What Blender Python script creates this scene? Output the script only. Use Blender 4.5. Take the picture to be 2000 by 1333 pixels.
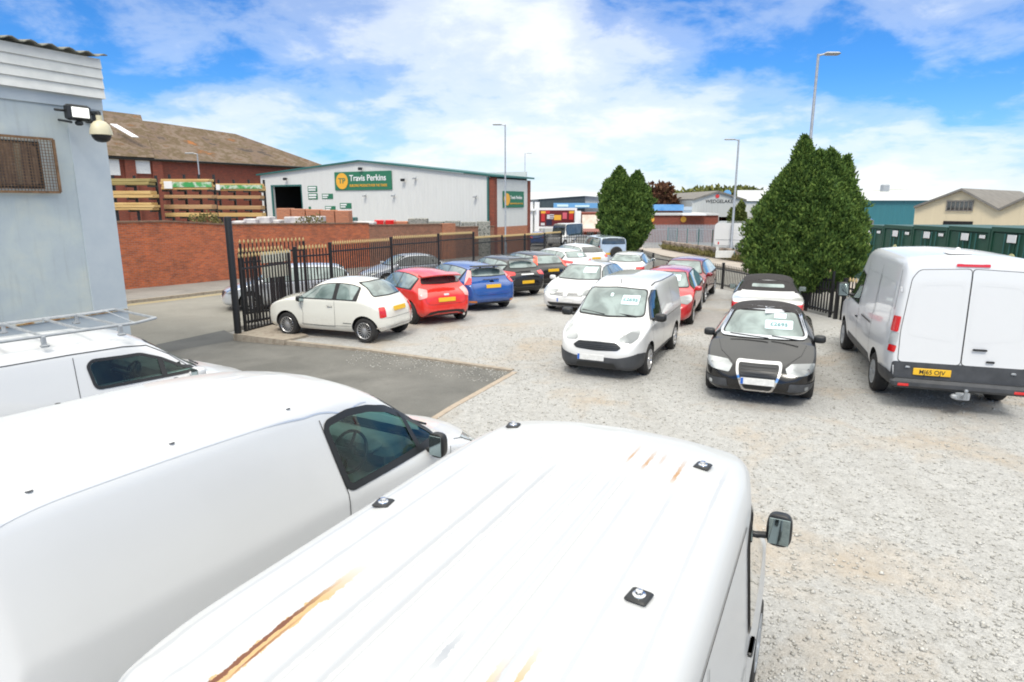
import bpy, bmesh, math, random
import numpy as np
from mathutils import Vector, Matrix, geometry
from mathutils.bvhtree import BVHTree
random.seed(7); RNG = np.random.default_rng(7)
R = math.radians
SC = bpy.context.scene
for o in list(bpy.data.objects): bpy.data.objects.remove(o)
C = SC.collection

# ---------------------------------------------------------------- camera
CAM_H = 3.28; PITCH = R(12.15); FPX = 1250.0
cd = bpy.data.cameras.new('camera'); cam = bpy.data.objects.new('camera', cd); C.objects.link(cam)
cam.location = (0, 0, CAM_H); cam.rotation_euler = (R(90) - PITCH, 0, 0)
cd.sensor_width = 36; cd.lens = FPX / 2000 * 36; cd.clip_start = .05; cd.clip_end = 3000
SC.camera = cam
# ---------------------------------------------------------------- world
SUN_EL, SUN_AZ = R(54), R(190)      # azimuth clockwise from +Y
w = bpy.data.worlds.new("World"); SC.world = w; w.use_nodes = True
nt = w.node_tree; nt.nodes.clear()
def N(nt, t, **k):
    n = nt.nodes.new(t)
    for a, b in k.items(): setattr(n, a, b)
    return n
def ramp(nt, fac, stops, interp='LINEAR'):
    n = N(nt, 'ShaderNodeValToRGB'); cr = n.color_ramp; cr.interpolation = interp
    while len(cr.elements) < len(stops): cr.elements.new(.5)
    for e, (p, c) in zip(cr.elements, stops):
        e.position = p; e.color = (c, c, c, 1) if isinstance(c, (int, float)) else (*c, 1)
    nt.links.new(fac, n.inputs[0]); return n.outputs[0]
def mth(nt, op, a, b=None, c=None, clamp=False):
    n = N(nt, 'ShaderNodeMath', operation=op, use_clamp=clamp)
    for i, v in enumerate((a, b, c)):
        if v is None: continue
        if isinstance(v, (int, float)): n.inputs[i].default_value = v
        else: nt.links.new(v, n.inputs[i])
    return n.outputs[0]
def mix(nt, f, a, b, blend='MIX'):
    n = N(nt, 'ShaderNodeMix', data_type='RGBA', blend_type=blend)
    for i, v in ((0, f), (6, a), (7, b)):
        if isinstance(v, (int, float)): n.inputs[i].default_value = v if i == 0 else (v, v, v, 1)
        elif isinstance(v, tuple): n.inputs[i].default_value = (*v[:3], 1)
        else: nt.links.new(v, n.inputs[i])
    return n.outputs[2]
def noise(nt, vec, scale, detail=4, rough=.55, dist=0.):
    n = N(nt, 'ShaderNodeTexNoise'); n.inputs['Scale'].default_value = scale
    n.inputs['Detail'].default_value = detail; n.inputs['Roughness'].default_value = rough
    n.inputs['Distortion'].default_value = dist
    if vec is not None: nt.links.new(vec, n.inputs['Vector'])
    return n.outputs['Fac']
sky = N(nt, 'ShaderNodeTexSky', sky_type='NISHITA'); sky.sun_disc = False
sky.sun_elevation = SUN_EL; sky.sun_rotation = SUN_AZ; sky.altitude = 50
sky.air_density = 1.0; sky.dust_density = .6; sky.ozone_density = 2.0
tc = N(nt, 'ShaderNodeTexCoord'); sp = N(nt, 'ShaderNodeSeparateXYZ'); nt.links.new(tc.outputs['Generated'], sp.inputs[0])
zz = mth(nt, 'ADD', mth(nt, 'MAXIMUM', sp.outputs[2], 0.0), .26)
cb = N(nt, 'ShaderNodeCombineXYZ')
nt.links.new(mth(nt, 'DIVIDE', sp.outputs[0], zz), cb.inputs[0]); nt.links.new(mth(nt, 'DIVIDE', sp.outputs[1], zz), cb.inputs[1])
cb.inputs[2].default_value = 3.7
n1 = noise(nt, cb.outputs[0], 1.7, 10, .56, .25)
n2 = noise(nt, cb.outputs[0], .75, 5, .5, .2)
n5 = noise(nt, cb.outputs[0], 4.5, 8, .62, .3)
bank = mth(nt, 'MULTIPLY', mth(nt, 'SUBTRACT', .26, mth(nt, 'ABSOLUTE', mth(nt, 'SUBTRACT', sp.outputs[0], .06)), clamp=True), .52)   # a brighter bank of cloud straight ahead
lowb = mth(nt, 'MULTIPLY', mth(nt, 'SUBTRACT', .16, sp.outputs[2], clamp=True), .95)
over = mth(nt, 'MULTIPLY', mth(nt, 'SUBTRACT', sp.outputs[2], .36, clamp=True), 1.2)    # unseen cloud overhead, added to neutralise the blue light
cl = mth(nt, 'ADD', mth(nt, 'ADD', mth(nt, 'ADD', mth(nt, 'MULTIPLY', n1, .60), mth(nt, 'MULTIPLY', n2, .46)), mth(nt, 'ADD', mth(nt, 'MULTIPLY', n5, .26), over)), mth(nt, 'ADD', lowb, bank))
mask = ramp(nt, cl, [(.60, 0.02), (.69, .32), (.78, .70), (.90, 1.0)], 'EASE')
n3 = noise(nt, cb.outputs[0], 3.0, 6, .6)
ccol = mix(nt, n3, (5.9, 6.55, 7.0), (7.6, 7.65, 7.7))
hi = ramp(nt, sp.outputs[2], [(.36, 1.0), (.72, 1.9)])  # unseen overhead cloud made brighter to light the scene
ccol = mix(nt, 1.0, ccol, hi, 'MULTIPLY'); ccol = mix(nt, 1.0, ccol, ramp(nt, sp.outputs[2], [(.3, (1.,1.,1.)), (.6, (1.06,1.,.91))]), 'MULTIPLY')
el = ramp(nt, sp.outputs[2], [(0.0, (.60,.80,1.05)), (.08, (.40,.72,1.10)), (.17, (.22,.62,1.10)), (.30, (.10,.54,1.05))])
skyt = mix(nt, 1.0, sky.outputs[0], el, 'MULTIPLY')
bg = N(nt, 'ShaderNodeBackground'); bg.inputs[1].default_value = .10
nt.links.new(mix(nt, mask, skyt, ccol), bg.inputs[0])
out = N(nt, 'ShaderNodeOutputWorld'); nt.links.new(bg.outputs[0], out.inputs[0])
# ---------------------------------------------------------------- sun
sd = bpy.data.lights.new('sun', 'SUN'); sd.energy = 1.5; sd.angle = R(14); sd.color = (1, .94, .85)
so = bpy.data.objects.new('sun', sd); C.objects.link(so)
sdir = Vector((math.sin(SUN_AZ) * math.cos(SUN_EL), math.cos(SUN_AZ) * math.cos(SUN_EL), math.sin(SUN_EL)))
so.rotation_euler = sdir.to_track_quat('Z', 'Y').to_euler()
SC.view_settings.view_transform = 'Standard'; SC.view_settings.look = 'None'
SC.view_settings.exposure = .60; SC.view_settings.gamma = 1
SC.render.engine = 'CYCLES'
try: SC.cycles.filter_width = 1.9
except Exception: pass

# ---------------------------------------------------------------- measuring helpers (pixel of the photograph -> point on a real surface)
CP, SP = math.cos(PITCH), math.sin(PITCH)
def ray(px, py):
    u = (px - 1000) / FPX; v = (py - 666.5) / FPX
    return Vector((u, CP - v * SP, -(SP + v * CP)))
def G(y): return -.022 * (min(max(y, 18), 85) - 18)
def at_y(px, py, Y):
    d = ray(px, py); t = Y / d.y; return Vector((d.x * t, Y, CAM_H + d.z * t))
def on_plane(px, py, p0, dr):        # vertical plane through p0 with horizontal direction dr
    d = ray(px, py); nx, ny = -dr[1], dr[0]
    t = (p0[0] * nx + p0[1] * ny) / (d.x * nx + d.y * ny)
    return Vector((d.x * t, d.y * t, CAM_H + d.z * t))
# ---------------------------------------------------------------- object helpers
def tag(o, label=None, cat=None, group=None, kind=None):
    if label: o['label'] = label
    if cat: o['category'] = cat
    if group: o['group'] = group
    if kind: o['kind'] = kind
    return o
def empty(name, loc=(0, 0, 0), rz=0, label=None, cat=None, group=None):
    o = bpy.data.objects.new(name, None); C.objects.link(o); o.location = loc; o.rotation_euler = (0, 0, rz)
    o.empty_display_size = .1
    return tag(o, label, cat, group)
def link(name, me, parent=None, mats=None, sharp=35):
    o = bpy.data.objects.new(name, me); C.objects.link(o)
    if parent is not None: o.parent = parent
    if mats is not None:
        if len(me.materials): me.materials.clear()
        for m in (mats if isinstance(mats, (list, tuple)) else [mats]): me.materials.append(m)
    if sharp is not None:
        me.shade_smooth()
        try: me.set_sharp_from_angle(angle=R(sharp))
        except Exception: pass
    return o
class MB:
    def __init__(s): s.v = []; s.f = []; s.m = []
    def add(s, vs, fs, m=0):
        b = len(s.v); s.v += [tuple(v) for v in vs]; s.f += [tuple(b + i for i in f) for f in fs]; s.m += [m] * len(fs); return s
    def box(s, a, b, m=0, M=None):
        x0, y0, z0 = a; x1, y1, z1 = b
        vs = [(x0,y0,z0),(x1,y0,z0),(x1,y1,z0),(x0,y1,z0),(x0,y0,z1),(x1,y0,z1),(x1,y1,z1),(x0,y1,z1)]
        if M is not None: vs = [M @ Vector(v) for v in vs]
        return s.add(vs, [(0,3,2,1),(4,5,6,7),(0,1,5,4),(1,2,6,5),(2,3,7,6),(3,0,4,7)], m)
    def bbox(s, c, d, bev=.01, m=0, M=None):     # bevelled box, centre c, size d
        hx, hy, hz = [q / 2 for q in d]; b = min(bev, hx*.9, hy*.9, hz*.9); vs = []; rings = []
        def ring(x, y, z):
            r = []
            for sx, sy in ((1,1),(-1,1),(-1,-1),(1,-1)):
                for k in ((0,1) if sx*sy > 0 else (1,0)):
                    px, py = (x - b, y) if k else (x, y - b)
                    r.append((sx*px, sy*py, z))
            return r
        for z, ins in ((-hz, b), (-hz+b, 0), (hz-b, 0), (hz, b)): rings.append(ring(hx-ins, hy-ins, z))
        for r in rings: vs += r
        fs = []
        for i in range(3):
            for j in range(8): fs.append((i*8+j, i*8+(j+1)%8, (i+1)*8+(j+1)%8, (i+1)*8+j))
        fs.append(tuple(reversed(range(8)))); fs.append(tuple(range(24, 32)))
        vs = [Vector(v) + Vector(c) for v in vs]
        if M is not None: vs = [M @ v for v in vs]
        return s.add(vs, fs, m)
    def tube(s, pts, r, n=8, m=0, cap=True, r2=None):
        pts = [Vector(p) for p in pts]; vs = []; k = len(pts); up = None
        for i, p in enumerate(pts):
            t = (pts[min(i+1, k-1)] - pts[max(i-1, 0)]).normalized()
            if up is None: up = t.orthogonal().normalized()
            up = (up - t * up.dot(t)).normalized(); q = t.cross(up)
            rr = r if r2 is None else r + (r2 - r) * i / (k - 1)
            for j in range(n):
                a = 2 * math.pi * j / n; vs.append(p + up * math.cos(a) * rr + q * math.sin(a) * rr)
        fs = [(i*n+j, i*n+(j+1)%n, (i+1)*n+(j+1)%n, (i+1)*n+j) for i in range(k-1) for j in range(n)]
        if cap: fs += [tuple(reversed(range(n))), tuple(range((k-1)*n, k*n))]
        return s.add(vs, fs, m)
    def lathe(s, prof, n=24, M=None, m=0, a0=0, a1=2*math.pi):   # prof (r, h) about local z
        vs = []; full = abs(a1 - a0 - 2*math.pi) < 1e-6; cnt = n if full else n + 1
        for r, h in prof:
            for j in range(cnt):
                a = a0 + (a1 - a0) * j / n; vs.append(Vector((r*math.cos(a), r*math.sin(a), h)))
        if M is not None: vs = [M @ v for v in vs]
        fs = []
        for i in range(len(prof)-1):
            for j in range(n):
                k = (j+1) % cnt; fs.append((i*cnt+j, i*cnt+k, (i+1)*cnt+k, (i+1)*cnt+j))
        return s.add(vs, fs, m)
    def prism(s, poly, vec, m=0):               # closed polygon (3D points) swept along vec
        n = len(poly); vec = Vector(vec); a = [Vector(p) for p in poly]; b = [p + vec for p in a]
        fs = [tuple(reversed(range(n))), tuple(range(n, 2*n))] + [(i, (i+1)%n, n+(i+1)%n, n+i) for i in range(n)]
        return s.add(a + b, fs, m)
    def build(s, name, mats, parent=None, sharp=35):
        me = bpy.data.meshes.new(name); me.from_pydata(s.v, [], s.f)
        if any(s.m): me.polygons.foreach_set('material_index', s.m)
        me.update(); bm = bmesh.new(); bm.from_mesh(me); bmesh.ops.recalc_face_normals(bm, faces=bm.faces); bm.to_mesh(me); bm.free()
        return link(name, me, parent, mats, sharp)
def np_mesh(name, V, F, mats, parent=None, sharp=None):
    me = bpy.data.meshes.new(name); V = np.asarray(V, np.float32); F = np.asarray(F, np.int32); k = F.shape[1]
    me.vertices.add(len(V)); me.vertices.foreach_set('co', V.ravel())
    me.loops.add(F.size); me.loops.foreach_set('vertex_index', F.ravel())
    me.polygons.add(len(F)); me.polygons.foreach_set('loop_start', np.arange(0, F.size, k, dtype=np.int32))
    me.polygons.foreach_set('loop_total', np.full(len(F), k, np.int32)); me.update(calc_edges=True); me.validate()
    return link(name, me, parent, mats, sharp)
# ---------------------------------------------------------------- materials
def pm(name, col, rough=.5, metal=0., coat=0., spec=.5, emis=None, trans=0., alpha=1.):
    m = bpy.data.materials.new(name); m.use_nodes = True; b = m.node_tree.nodes['Principled BSDF']
    b.inputs['Base Color'].default_value = (*col, 1); b.inputs['Roughness'].default_value = rough
    b.inputs['Metallic'].default_value = metal; b.inputs['Coat Weight'].default_value = coat; b.inputs['Coat Roughness'].default_value = .04
    b.inputs['Specular IOR Level'].default_value = spec; b.inputs['Transmission Weight'].default_value = trans; b.inputs['Alpha'].default_value = alpha
    if emis: b.inputs['Emission Color'].default_value = (*emis[0], 1); b.inputs['Emission Strength'].default_value = emis[1]
    return m
def nodes(m): t = m.node_tree; return t, t.nodes['Principled BSDF']
def objco(t, kind='Object'): return N(t, 'ShaderNodeTexCoord').outputs[kind]
def bump(t, b, h, strength=.3, dist=.02):
    n = N(t, 'ShaderNodeBump'); n.inputs['Strength'].default_value = strength; n.inputs['Distance'].default_value = dist
    t.links.new(h, n.inputs['Height']); t.links.new(n.outputs[0], b.inputs['Normal'])
def noisy(name, stops, scale=4, detail=6, rough=.7, bstr=.2, bscale=None, rr=.6, coat=0, metal=0, dist=.02, ndist=0.):
    m = pm(name, (.5,.5,.5), rough, metal, coat); t, b = nodes(m); co = objco(t)
    f = noise(t, co, scale, detail, rr, ndist); t.links.new(ramp(t, f, stops), b.inputs['Base Color'])
    if bstr: bump(t, b, noise(t, co, bscale or scale*4, 6, .6), bstr, dist)
    return m
def paint(name, col, rough=.22, metal=0., coat=1.0, dirt=.5, dirtcol=(.30,.28,.25)):
    m = pm(name, col, rough, metal, coat); t, b = nodes(m); co = objco(t)
    f = noise(t, co, 3.1, 8, .62); s = N(t, 'ShaderNodeSeparateXYZ'); t.links.new(co, s.inputs[0])
    low = ramp(t, s.outputs[2], [(.18, 1.0), (.55, .12), (1.0, .06)])
    k = mth(t, 'MULTIPLY', mth(t, 'MULTIPLY', ramp(t, f, [(.35, 0.), (.75, 1.)]), low), dirt)
    t.links.new(mix(t, k, col, dirtcol), b.inputs['Base Color'])
    t.links.new(mth(t, 'ADD', mth(t, 'MULTIPLY', k, .6), rough), b.inputs['Roughness'])
    return m
MAT = {}
MAT['white'] = paint('white paint', (.68,.68,.67), .3)
MAT['vanwhite'] = paint('van white', (.66,.67,.68), .36, coat=.6, dirt=.35)
MAT['cream'] = paint('cream white paint', (.78,.765,.69), .25)
MAT['red'] = paint('bright red paint', (.74,.028,.018), .25, dirt=.25)
MAT['blue'] = paint('blue paint', (.018,.085,.32), .25, dirt=.25)
MAT['black'] = paint('black paint', (.008,.008,.009), .15, coat=.2, dirt=.1, dirtcol=(.10,.09,.08))
MAT['grey'] = paint('near black paint', (.014,.014,.016), .18, coat=.6, dirt=.2, dirtcol=(.12,.11,.10))
MAT['dkred'] = paint('dark red paint', (.24,.010,.016), .22, metal=.2, dirt=.2)
MAT['crimson'] = paint('crimson paint', (.50,.014,.02), .22, dirt=.2)
MAT['silver'] = paint('silver paint', (.62,.65,.70), .28, metal=.4)
MAT['palegreen'] = paint('pale blue paint', (.50,.58,.66), .28, metal=.3)
def glassmat(name, a, b_, rough=.04):
    m = pm(name, a, rough, 0, 1.0, .8); t, b = nodes(m); co = objco(t)
    f = noise(t, co, 2.2, 3, .5, .6); t.links.new(ramp(t, f, [(.38, a), (.62, b_)]), b.inputs['Base Color']); return m
MAT['glass'] = glassmat('car glass', (.10,.14,.135), (.26,.33,.315))
MAT['dkglass'] = glassmat('dark tinted glass', (.015,.018,.02), (.05,.06,.06))
MAT['clear'] = None
MAT['rubber'] = pm('black rubber', (.014,.014,.015), .6)
MAT['tyre'] = noisy('tyre rubber', [(.3,(.012,.012,.013)),(.8,(.045,.043,.04))], 6, 5, .85, .3, 60)
MAT['plastic'] = noisy('grey plastic trim', [(.3,(.035,.038,.042)),(.8,(.07,.073,.08))], 5, 5, .55, .08, 200)
MAT['blackplastic'] = pm('black plastic', (.016,.017,.018), .42)
MAT['chrome'] = pm('chrome', (.75,.75,.76), .12, 1)
MAT['alloy'] = pm('alloy', (.62,.62,.63), .28, .85)
MAT['steel'] = noisy('galvanised steel', [(.3,(.32,.34,.36)),(.8,(.50,.52,.54))], 9, 6, .5, .1, 60, metal=.5)
MAT['arch'] = pm('wheel arch liner', (.008,.008,.008), .9)
MAT['lamp'] = glassmat('headlamp lens', (.15,.165,.17), (.48,.50,.50), .10)
MAT['amber'] = pm('amber lens', (.8,.25,.03), .15, coat=1)
MAT['redlens'] = pm('red lens', (.62,.012,.014), .14, coat=1)
MAT['pinklens'] = pm('clear red lens', (.80,.36,.34), .16, coat=1)
MAT['orangelens'] = pm('orange red lens', (.86,.10,.035), .16, coat=1)
MAT['yplate'] = noisy('yellow plate', [(.3,(.80,.50,.02)),(.8,(.78,.42,.03))], 14, 3, .4, 0)
MAT['wplate'] = noisy('white plate', [(.3,(.62,.62,.60)),(.8,(.82,.82,.80))], 14, 3, .4, 0)
MAT['eublue'] = pm('plate blue band', (.02,.12,.5), .4)
MAT['ink'] = pm('black ink', (.02,.02,.02), .5)
MAT['card'] = pm('price card', (.66,.84,.84), .5)
MAT['faintink'] = pm('faded ink', (.13,.24,.25), .5)
MAT['whitetxt'] = pm('white lettering', (.8,.8,.8), .5)
MAT['fabric'] = noisy('soft top fabric', [(.3,(.022,.020,.020)),(.8,(.05,.045,.045))], 30, 5, .9, .3, 300)
MAT['seat'] = noisy('seat cloth', [(.3,(.05,.06,.06)),(.8,(.13,.15,.15))], 20, 4, .9, .1)
MAT['interior'] = pm('van interior trim', (.26,.30,.30), .8)
MAT['dash'] = noisy('grey dashboard', [(.3,(.12,.14,.14)),(.8,(.2,.23,.23))], 5, 4, .6, .1)
MAT['intlight'] = pm('van inner door panel', (.42,.48,.48), .7)
m = bpy.data.materials.new('green tinted glass'); m.use_nodes = True; t = m.node_tree; t.nodes.clear()
g1 = N(t, 'ShaderNodeBsdfTransparent'); g1.inputs[0].default_value = (.70,.92,.84,1); g2 = N(t, 'ShaderNodeBsdfGlossy'); g2.inputs[1].default_value = .02; g2.inputs[0].default_value=(.9,1,.97,1)
fr = N(t, 'ShaderNodeFresnel'); fr.inputs[0].default_value = 1.55; ms = N(t, 'ShaderNodeMixShader'); oo = N(t, 'ShaderNodeOutputMaterial')
t.links.new(fr.outputs[0], ms.inputs[0]); t.links.new(g1.outputs[0], ms.inputs[1]); t.links.new(g2.outputs[0], ms.inputs[2]); t.links.new(ms.outputs[0], oo.inputs[0])
MAT['clear'] = m

# ---------------------------------------------------------------- vehicle body generator
def pchip(pts):
    pts = sorted(pts); X = np.array([p[0] for p in pts], float); Y = np.array([p[1] for p in pts], float)
    h = np.diff(X); d = np.diff(Y) / h; n = len(X); mm = np.zeros(n)
    for i in range(1, n-1):
        if d[i-1] * d[i] > 0:
            w1, w2 = 2*h[i] + h[i-1], h[i] + 2*h[i-1]; mm[i] = (w1 + w2) / (w1 / d[i-1] + w2 / d[i])
    mm[0], mm[-1] = d[0], d[-1]
    def f(x):
        x = np.clip(x, X[0], X[-1]); i = np.clip(np.searchsorted(X, x) - 1, 0, n-2); t = (x - X[i]) / h[i]
        return ((1+2*t)*(1-t)**2)*Y[i] + t*(1-t)**2*h[i]*mm[i] + t*t*(3-2*t)*Y[i+1] + t*t*(t-1)*h[i]*mm[i+1]
    return f
def fillet(K, rad, nb=5, ns=3, ns_last=None):
    out = []; n = len(K); cuts = [K[0]]
    K = [np.array(k, float) for k in K]; prev = K[0]; out.append(K[0])
    for i in range(1, n-1):
        a, b = K[i-1] - K[i], K[i+1] - K[i]; la, lb = np.hypot(*a)+1e-9, np.hypot(*b)+1e-9
        d = min(rad[i], .46*la, .46*lb); p, q = K[i] + a/la*d, K[i] + b/lb*d
        for k in range(1, ns+1): out.append(prev + (p - prev) * k / ns)
        for k in range(1, nb+1):
            t = k / nb; out.append((1-t)**2*p + 2*t*(1-t)*K[i] + t*t*q)
        prev = q
    m = ns_last or ns
    for k in range(1, m+1): out.append(prev + (K[-1] - prev) * k / m)
    return np.array(out)
class Body:
    """closed body surface from side-view and plan-view curves; x forward, y left, z up"""
    def __init__(s, top, wid, belt, bot, roofw, nx=100, crown=.05, rtop=.10, ribs=None, nroof=4, mid=.5, flare=None):
        s.top, s.wid, s.belt, s.bot, s.rw = [pchip(p) for p in (top, wid, belt, bot, roofw)]
        s.crown = crown; s.xf = max(p[0] for p in top); s.xr = min(p[0] for p in top)
        th = np.linspace(0, math.pi, nx); a = (s.xf + s.xr) / 2; h = (s.xf - s.xr) / 2
        uni = np.linspace(s.xr, s.xf, nx); xs = .55 * (a - h*np.cos(th)) + .45 * uni
        xs[0], xs[-1] = s.xr, s.xf; rings = []
        for x in xs:
            zt, zb = float(s.top(x)), float(s.bot(x)); zb = min(zb, zt - .03); H = zt - zb
            zs = min(float(s.belt(x)), zt - min(.055, .22*H)); zs = max(zs, zb + .3*H); W = float(s.wid(x)); rw = min(float(s.rw(x)), W*.97)
            cr = min(crown + .02, (zt - zs)*.6)
            K = [(0,zb),(W*.84,zb),(W*.965,zb+.16*(zs-zb)),(W,zb+mid*(zs-zb)),(W*.985,zs),(rw,zt-cr),(rw*.55,zt-cr*.22),(0,zt)]
            P = fillet(K, [0,.08,.12,.2,.05,rtop,.3,0], ns_last=nroof)
            if ribs is not None:
                for q in P:
                    if q[1] > zt - cr*1.2: q[1] += ribs(x, q[0])
            rings.append((x, P))
        n = len(rings[0][1]); V = []; F = []
        for x, P in rings:
            V += [(x, -p[0], p[1]) for p in P] + [(x, p[0], p[1]) for p in P[-2:0:-1]]
        m = 2*n - 2
        for i in range(len(xs)-1):
            for j in range(m): F.append((i*m+j, (i+1)*m+j, (i+1)*m+(j+1)%m, i*m+(j+1)%m))
        F.append(tuple(range(m))); F.append(tuple(reversed(range((len(xs)-1)*m, len(xs)*m))))
        s.V, s.F = V, F; s.bvh = BVHTree.FromPolygons(V, F)
    def make(s, mats, parent, cutters=None, name='body'):
        me = bpy.data.meshes.new(name); me.from_pydata(s.V, [], s.F); me.update()
        bm = bmesh.new(); bm.from_mesh(me); bmesh.ops.recalc_face_normals(bm, faces=bm.faces); bm.to_mesh(me); bm.free()
        me.materials.append(mats[0])
        if cutters:
            tmp = bpy.data.objects.new('tmp', me); C.objects.link(tmp)
            for cm in cutters:
                md = tmp.modifiers.new('b', 'BOOLEAN'); md.operation = 'DIFFERENCE'; md.solver = 'EXACT'; md.object = cm
                try: md.material_mode = 'TRANSFER'
                except Exception: pass
            dg = bpy.context.evaluated_depsgraph_get(); me2 = bpy.data.meshes.new_from_object(tmp.evaluated_get(dg), depsgraph=dg)
            if len(me2.polygons) < .7*len(s.F):
                for md in tmp.modifiers: md.use_self = True
                dg = bpy.context.evaluated_depsgraph_get(); me2 = bpy.data.meshes.new_from_object(tmp.evaluated_get(dg), depsgraph=dg)
            bpy.data.objects.remove(tmp)
            for cm in cutters: bpy.data.objects.remove(cm)
            me = me2; me.name = name
        return link(name, me, parent, None, 38)
    def ray(s, o, d):
        r = s.bvh.ray_cast(Vector(o), Vector(d)); return r
def ccyl(c, r, y0, y1, mat):
    mb = MB(); n = 40
    vs = [(c[0]+r*math.cos(2*math.pi*i/n), y, c[1]+r*math.sin(2*math.pi*i/n)) for y in (y0, y1) for i in range(n)]
    mb.add(vs, [tuple(range(n)), tuple(reversed(range(n, 2*n)))] + [(i, (i+1)%n, n+(i+1)%n, n+i) for i in range(n)])
    return mb.build('cutter', mat, None, None)
def round_poly(P, rad, nb=4):
    out = []; n = len(P); P = [np.array(p[:2], float) for p in P]
    for i in range(n):
        a, b = P[i-1]-P[i], P[(i+1)%n]-P[i]; la, lb = np.hypot(*a)+1e-9, np.hypot(*b)+1e-9; d = min(rad, .45*la, .45*lb)
        p, q = P[i]+a/la*d, P[i]+b/lb*d
        for k in range(nb+1): t = k/nb; out.append((1-t)**2*p + 2*t*(1-t)*P[i] + t*t*q)
    return out
def densify(P, s):
    out = []
    for i in range(len(P)):
        a, b = P[i], P[(i+1)%len(P)]; k = max(1, int(np.hypot(*(b-a))/s))
        for j in range(k): out.append(a + (b-a)*j/k)
    return out
def inpoly(x, y, P):
    c = False; n = len(P)
    for i in range(n):
        x1, y1 = P[i]; x2, y2 = P[i-1]
        if (y1 > y) != (y2 > y) and x < (x2-x1)*(y-y1)/(y2-y1)+x1: c = not c
    return c
def offset_poly(P, d):
    P = [np.array(p[:2], float) for p in P]; n = len(P); c = sum(P)/n; A = sum(P[i][0]*P[(i+1)%n][1]-P[(i+1)%n][0]*P[i][1] for i in range(n)); sg = 1 if A > 0 else -1
    out = []
    for i in range(n):
        e1 = P[i]-P[i-1]; e2 = P[(i+1)%n]-P[i]
        n1 = np.array((e1[1],-e1[0]))/(np.hypot(*e1)+1e-9); n2 = np.array((e2[1],-e2[0]))/(np.hypot(*e2)+1e-9)
        b = n1+n2; L = np.hypot(*b)
        b = b/L if L > 1e-6 else n1; out.append(P[i] + sg*b*d/max(.6, float(np.dot(b, n1))))
    return out
def patch(body, P, proj, name, mat, parent, off=.006, rad=.03, s=.045, mirror=False, origin=None):
    """lay a panel with outline P on the body surface, looking along proj"""
    P = densify(round_poly(P, rad), s); pts = [Vector((p[0], p[1])) for p in P]; nb = len(pts)
    xs = [p[0] for p in P]; ys = [p[1] for p in P]; e = [(i, (i+1) % nb) for i in range(nb)]
    x = min(xs) + s*.6
    allp = list(pts)
    while x < max(xs):
        y = min(ys) + s*.6
        while y < max(ys):
            if inpoly(x, y, [tuple(p) for p in P]) and min((p[0]-x)**2+(p[1]-y)**2 for p in P) > (s*.45)**2: allp.append(Vector((x, y)))
            y += s
        x += s
    r = geometry.delaunay_2d_cdt(allp, e, [], 1, 1e-6)
    v2, f2 = r[0], r[2]
    if isinstance(proj, str): pj = proj; ang = 0
    else: pj, ang = proj
    V = []; bad = set(); last = None
    for i, p in enumerate(v2):
        a, b = p.x, p.y
        if pj == 'R': o, d = (a, -3, b), (0, 1, 0)
        elif pj == 'L': o, d = (a, 3, b), (0, -1, 0)
        elif pj == 'F': o, d = (6, a, b), (-1, 0, 0)
        elif pj == 'B': o, d = (-6, a, b), (1, 0, 0)
        elif pj == 'T': o, d = (a, b, 4), (0, 0, -1)
        else:       # 'A': horizontal direction at an angle, a measured across it
            dx, dy = -math.cos(R(ang)), -math.sin(R(ang)); o = (-6*dx + a*dy, -6*dy - a*dx, b); d = (dx, dy, 0)
        h = body.bvh.ray_cast(Vector(o), Vector(d))
        if h[0] is None: bad.add(i); V.append(Vector(o)); continue
        nn = h[1] if h[1].dot(Vector(d)) < 0 else -h[1]
        V.append(h[0] + nn * off)
    F = [tuple(f) for f in f2 if not any(k in bad for k in f)]
    used = sorted({k for f in F for k in f}); mp = {k: i for i, k in enumerate(used)}
    mb = MB(); mb.add([V[k] for k in used], [tuple(mp[k] for k in f) for f in F])
    if mirror: mb.v = [(v[0], -v[1], v[2]) for v in mb.v]
    o = mb.build(name, mat, parent, 50)
    return o
def pair(body, P, proj, name, mat, parent, **k):
    patch(body, P, proj, name, mat, parent, **k); patch(body, P, proj, name, mat, parent, mirror=True, **k)
TYRES = {}
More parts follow.
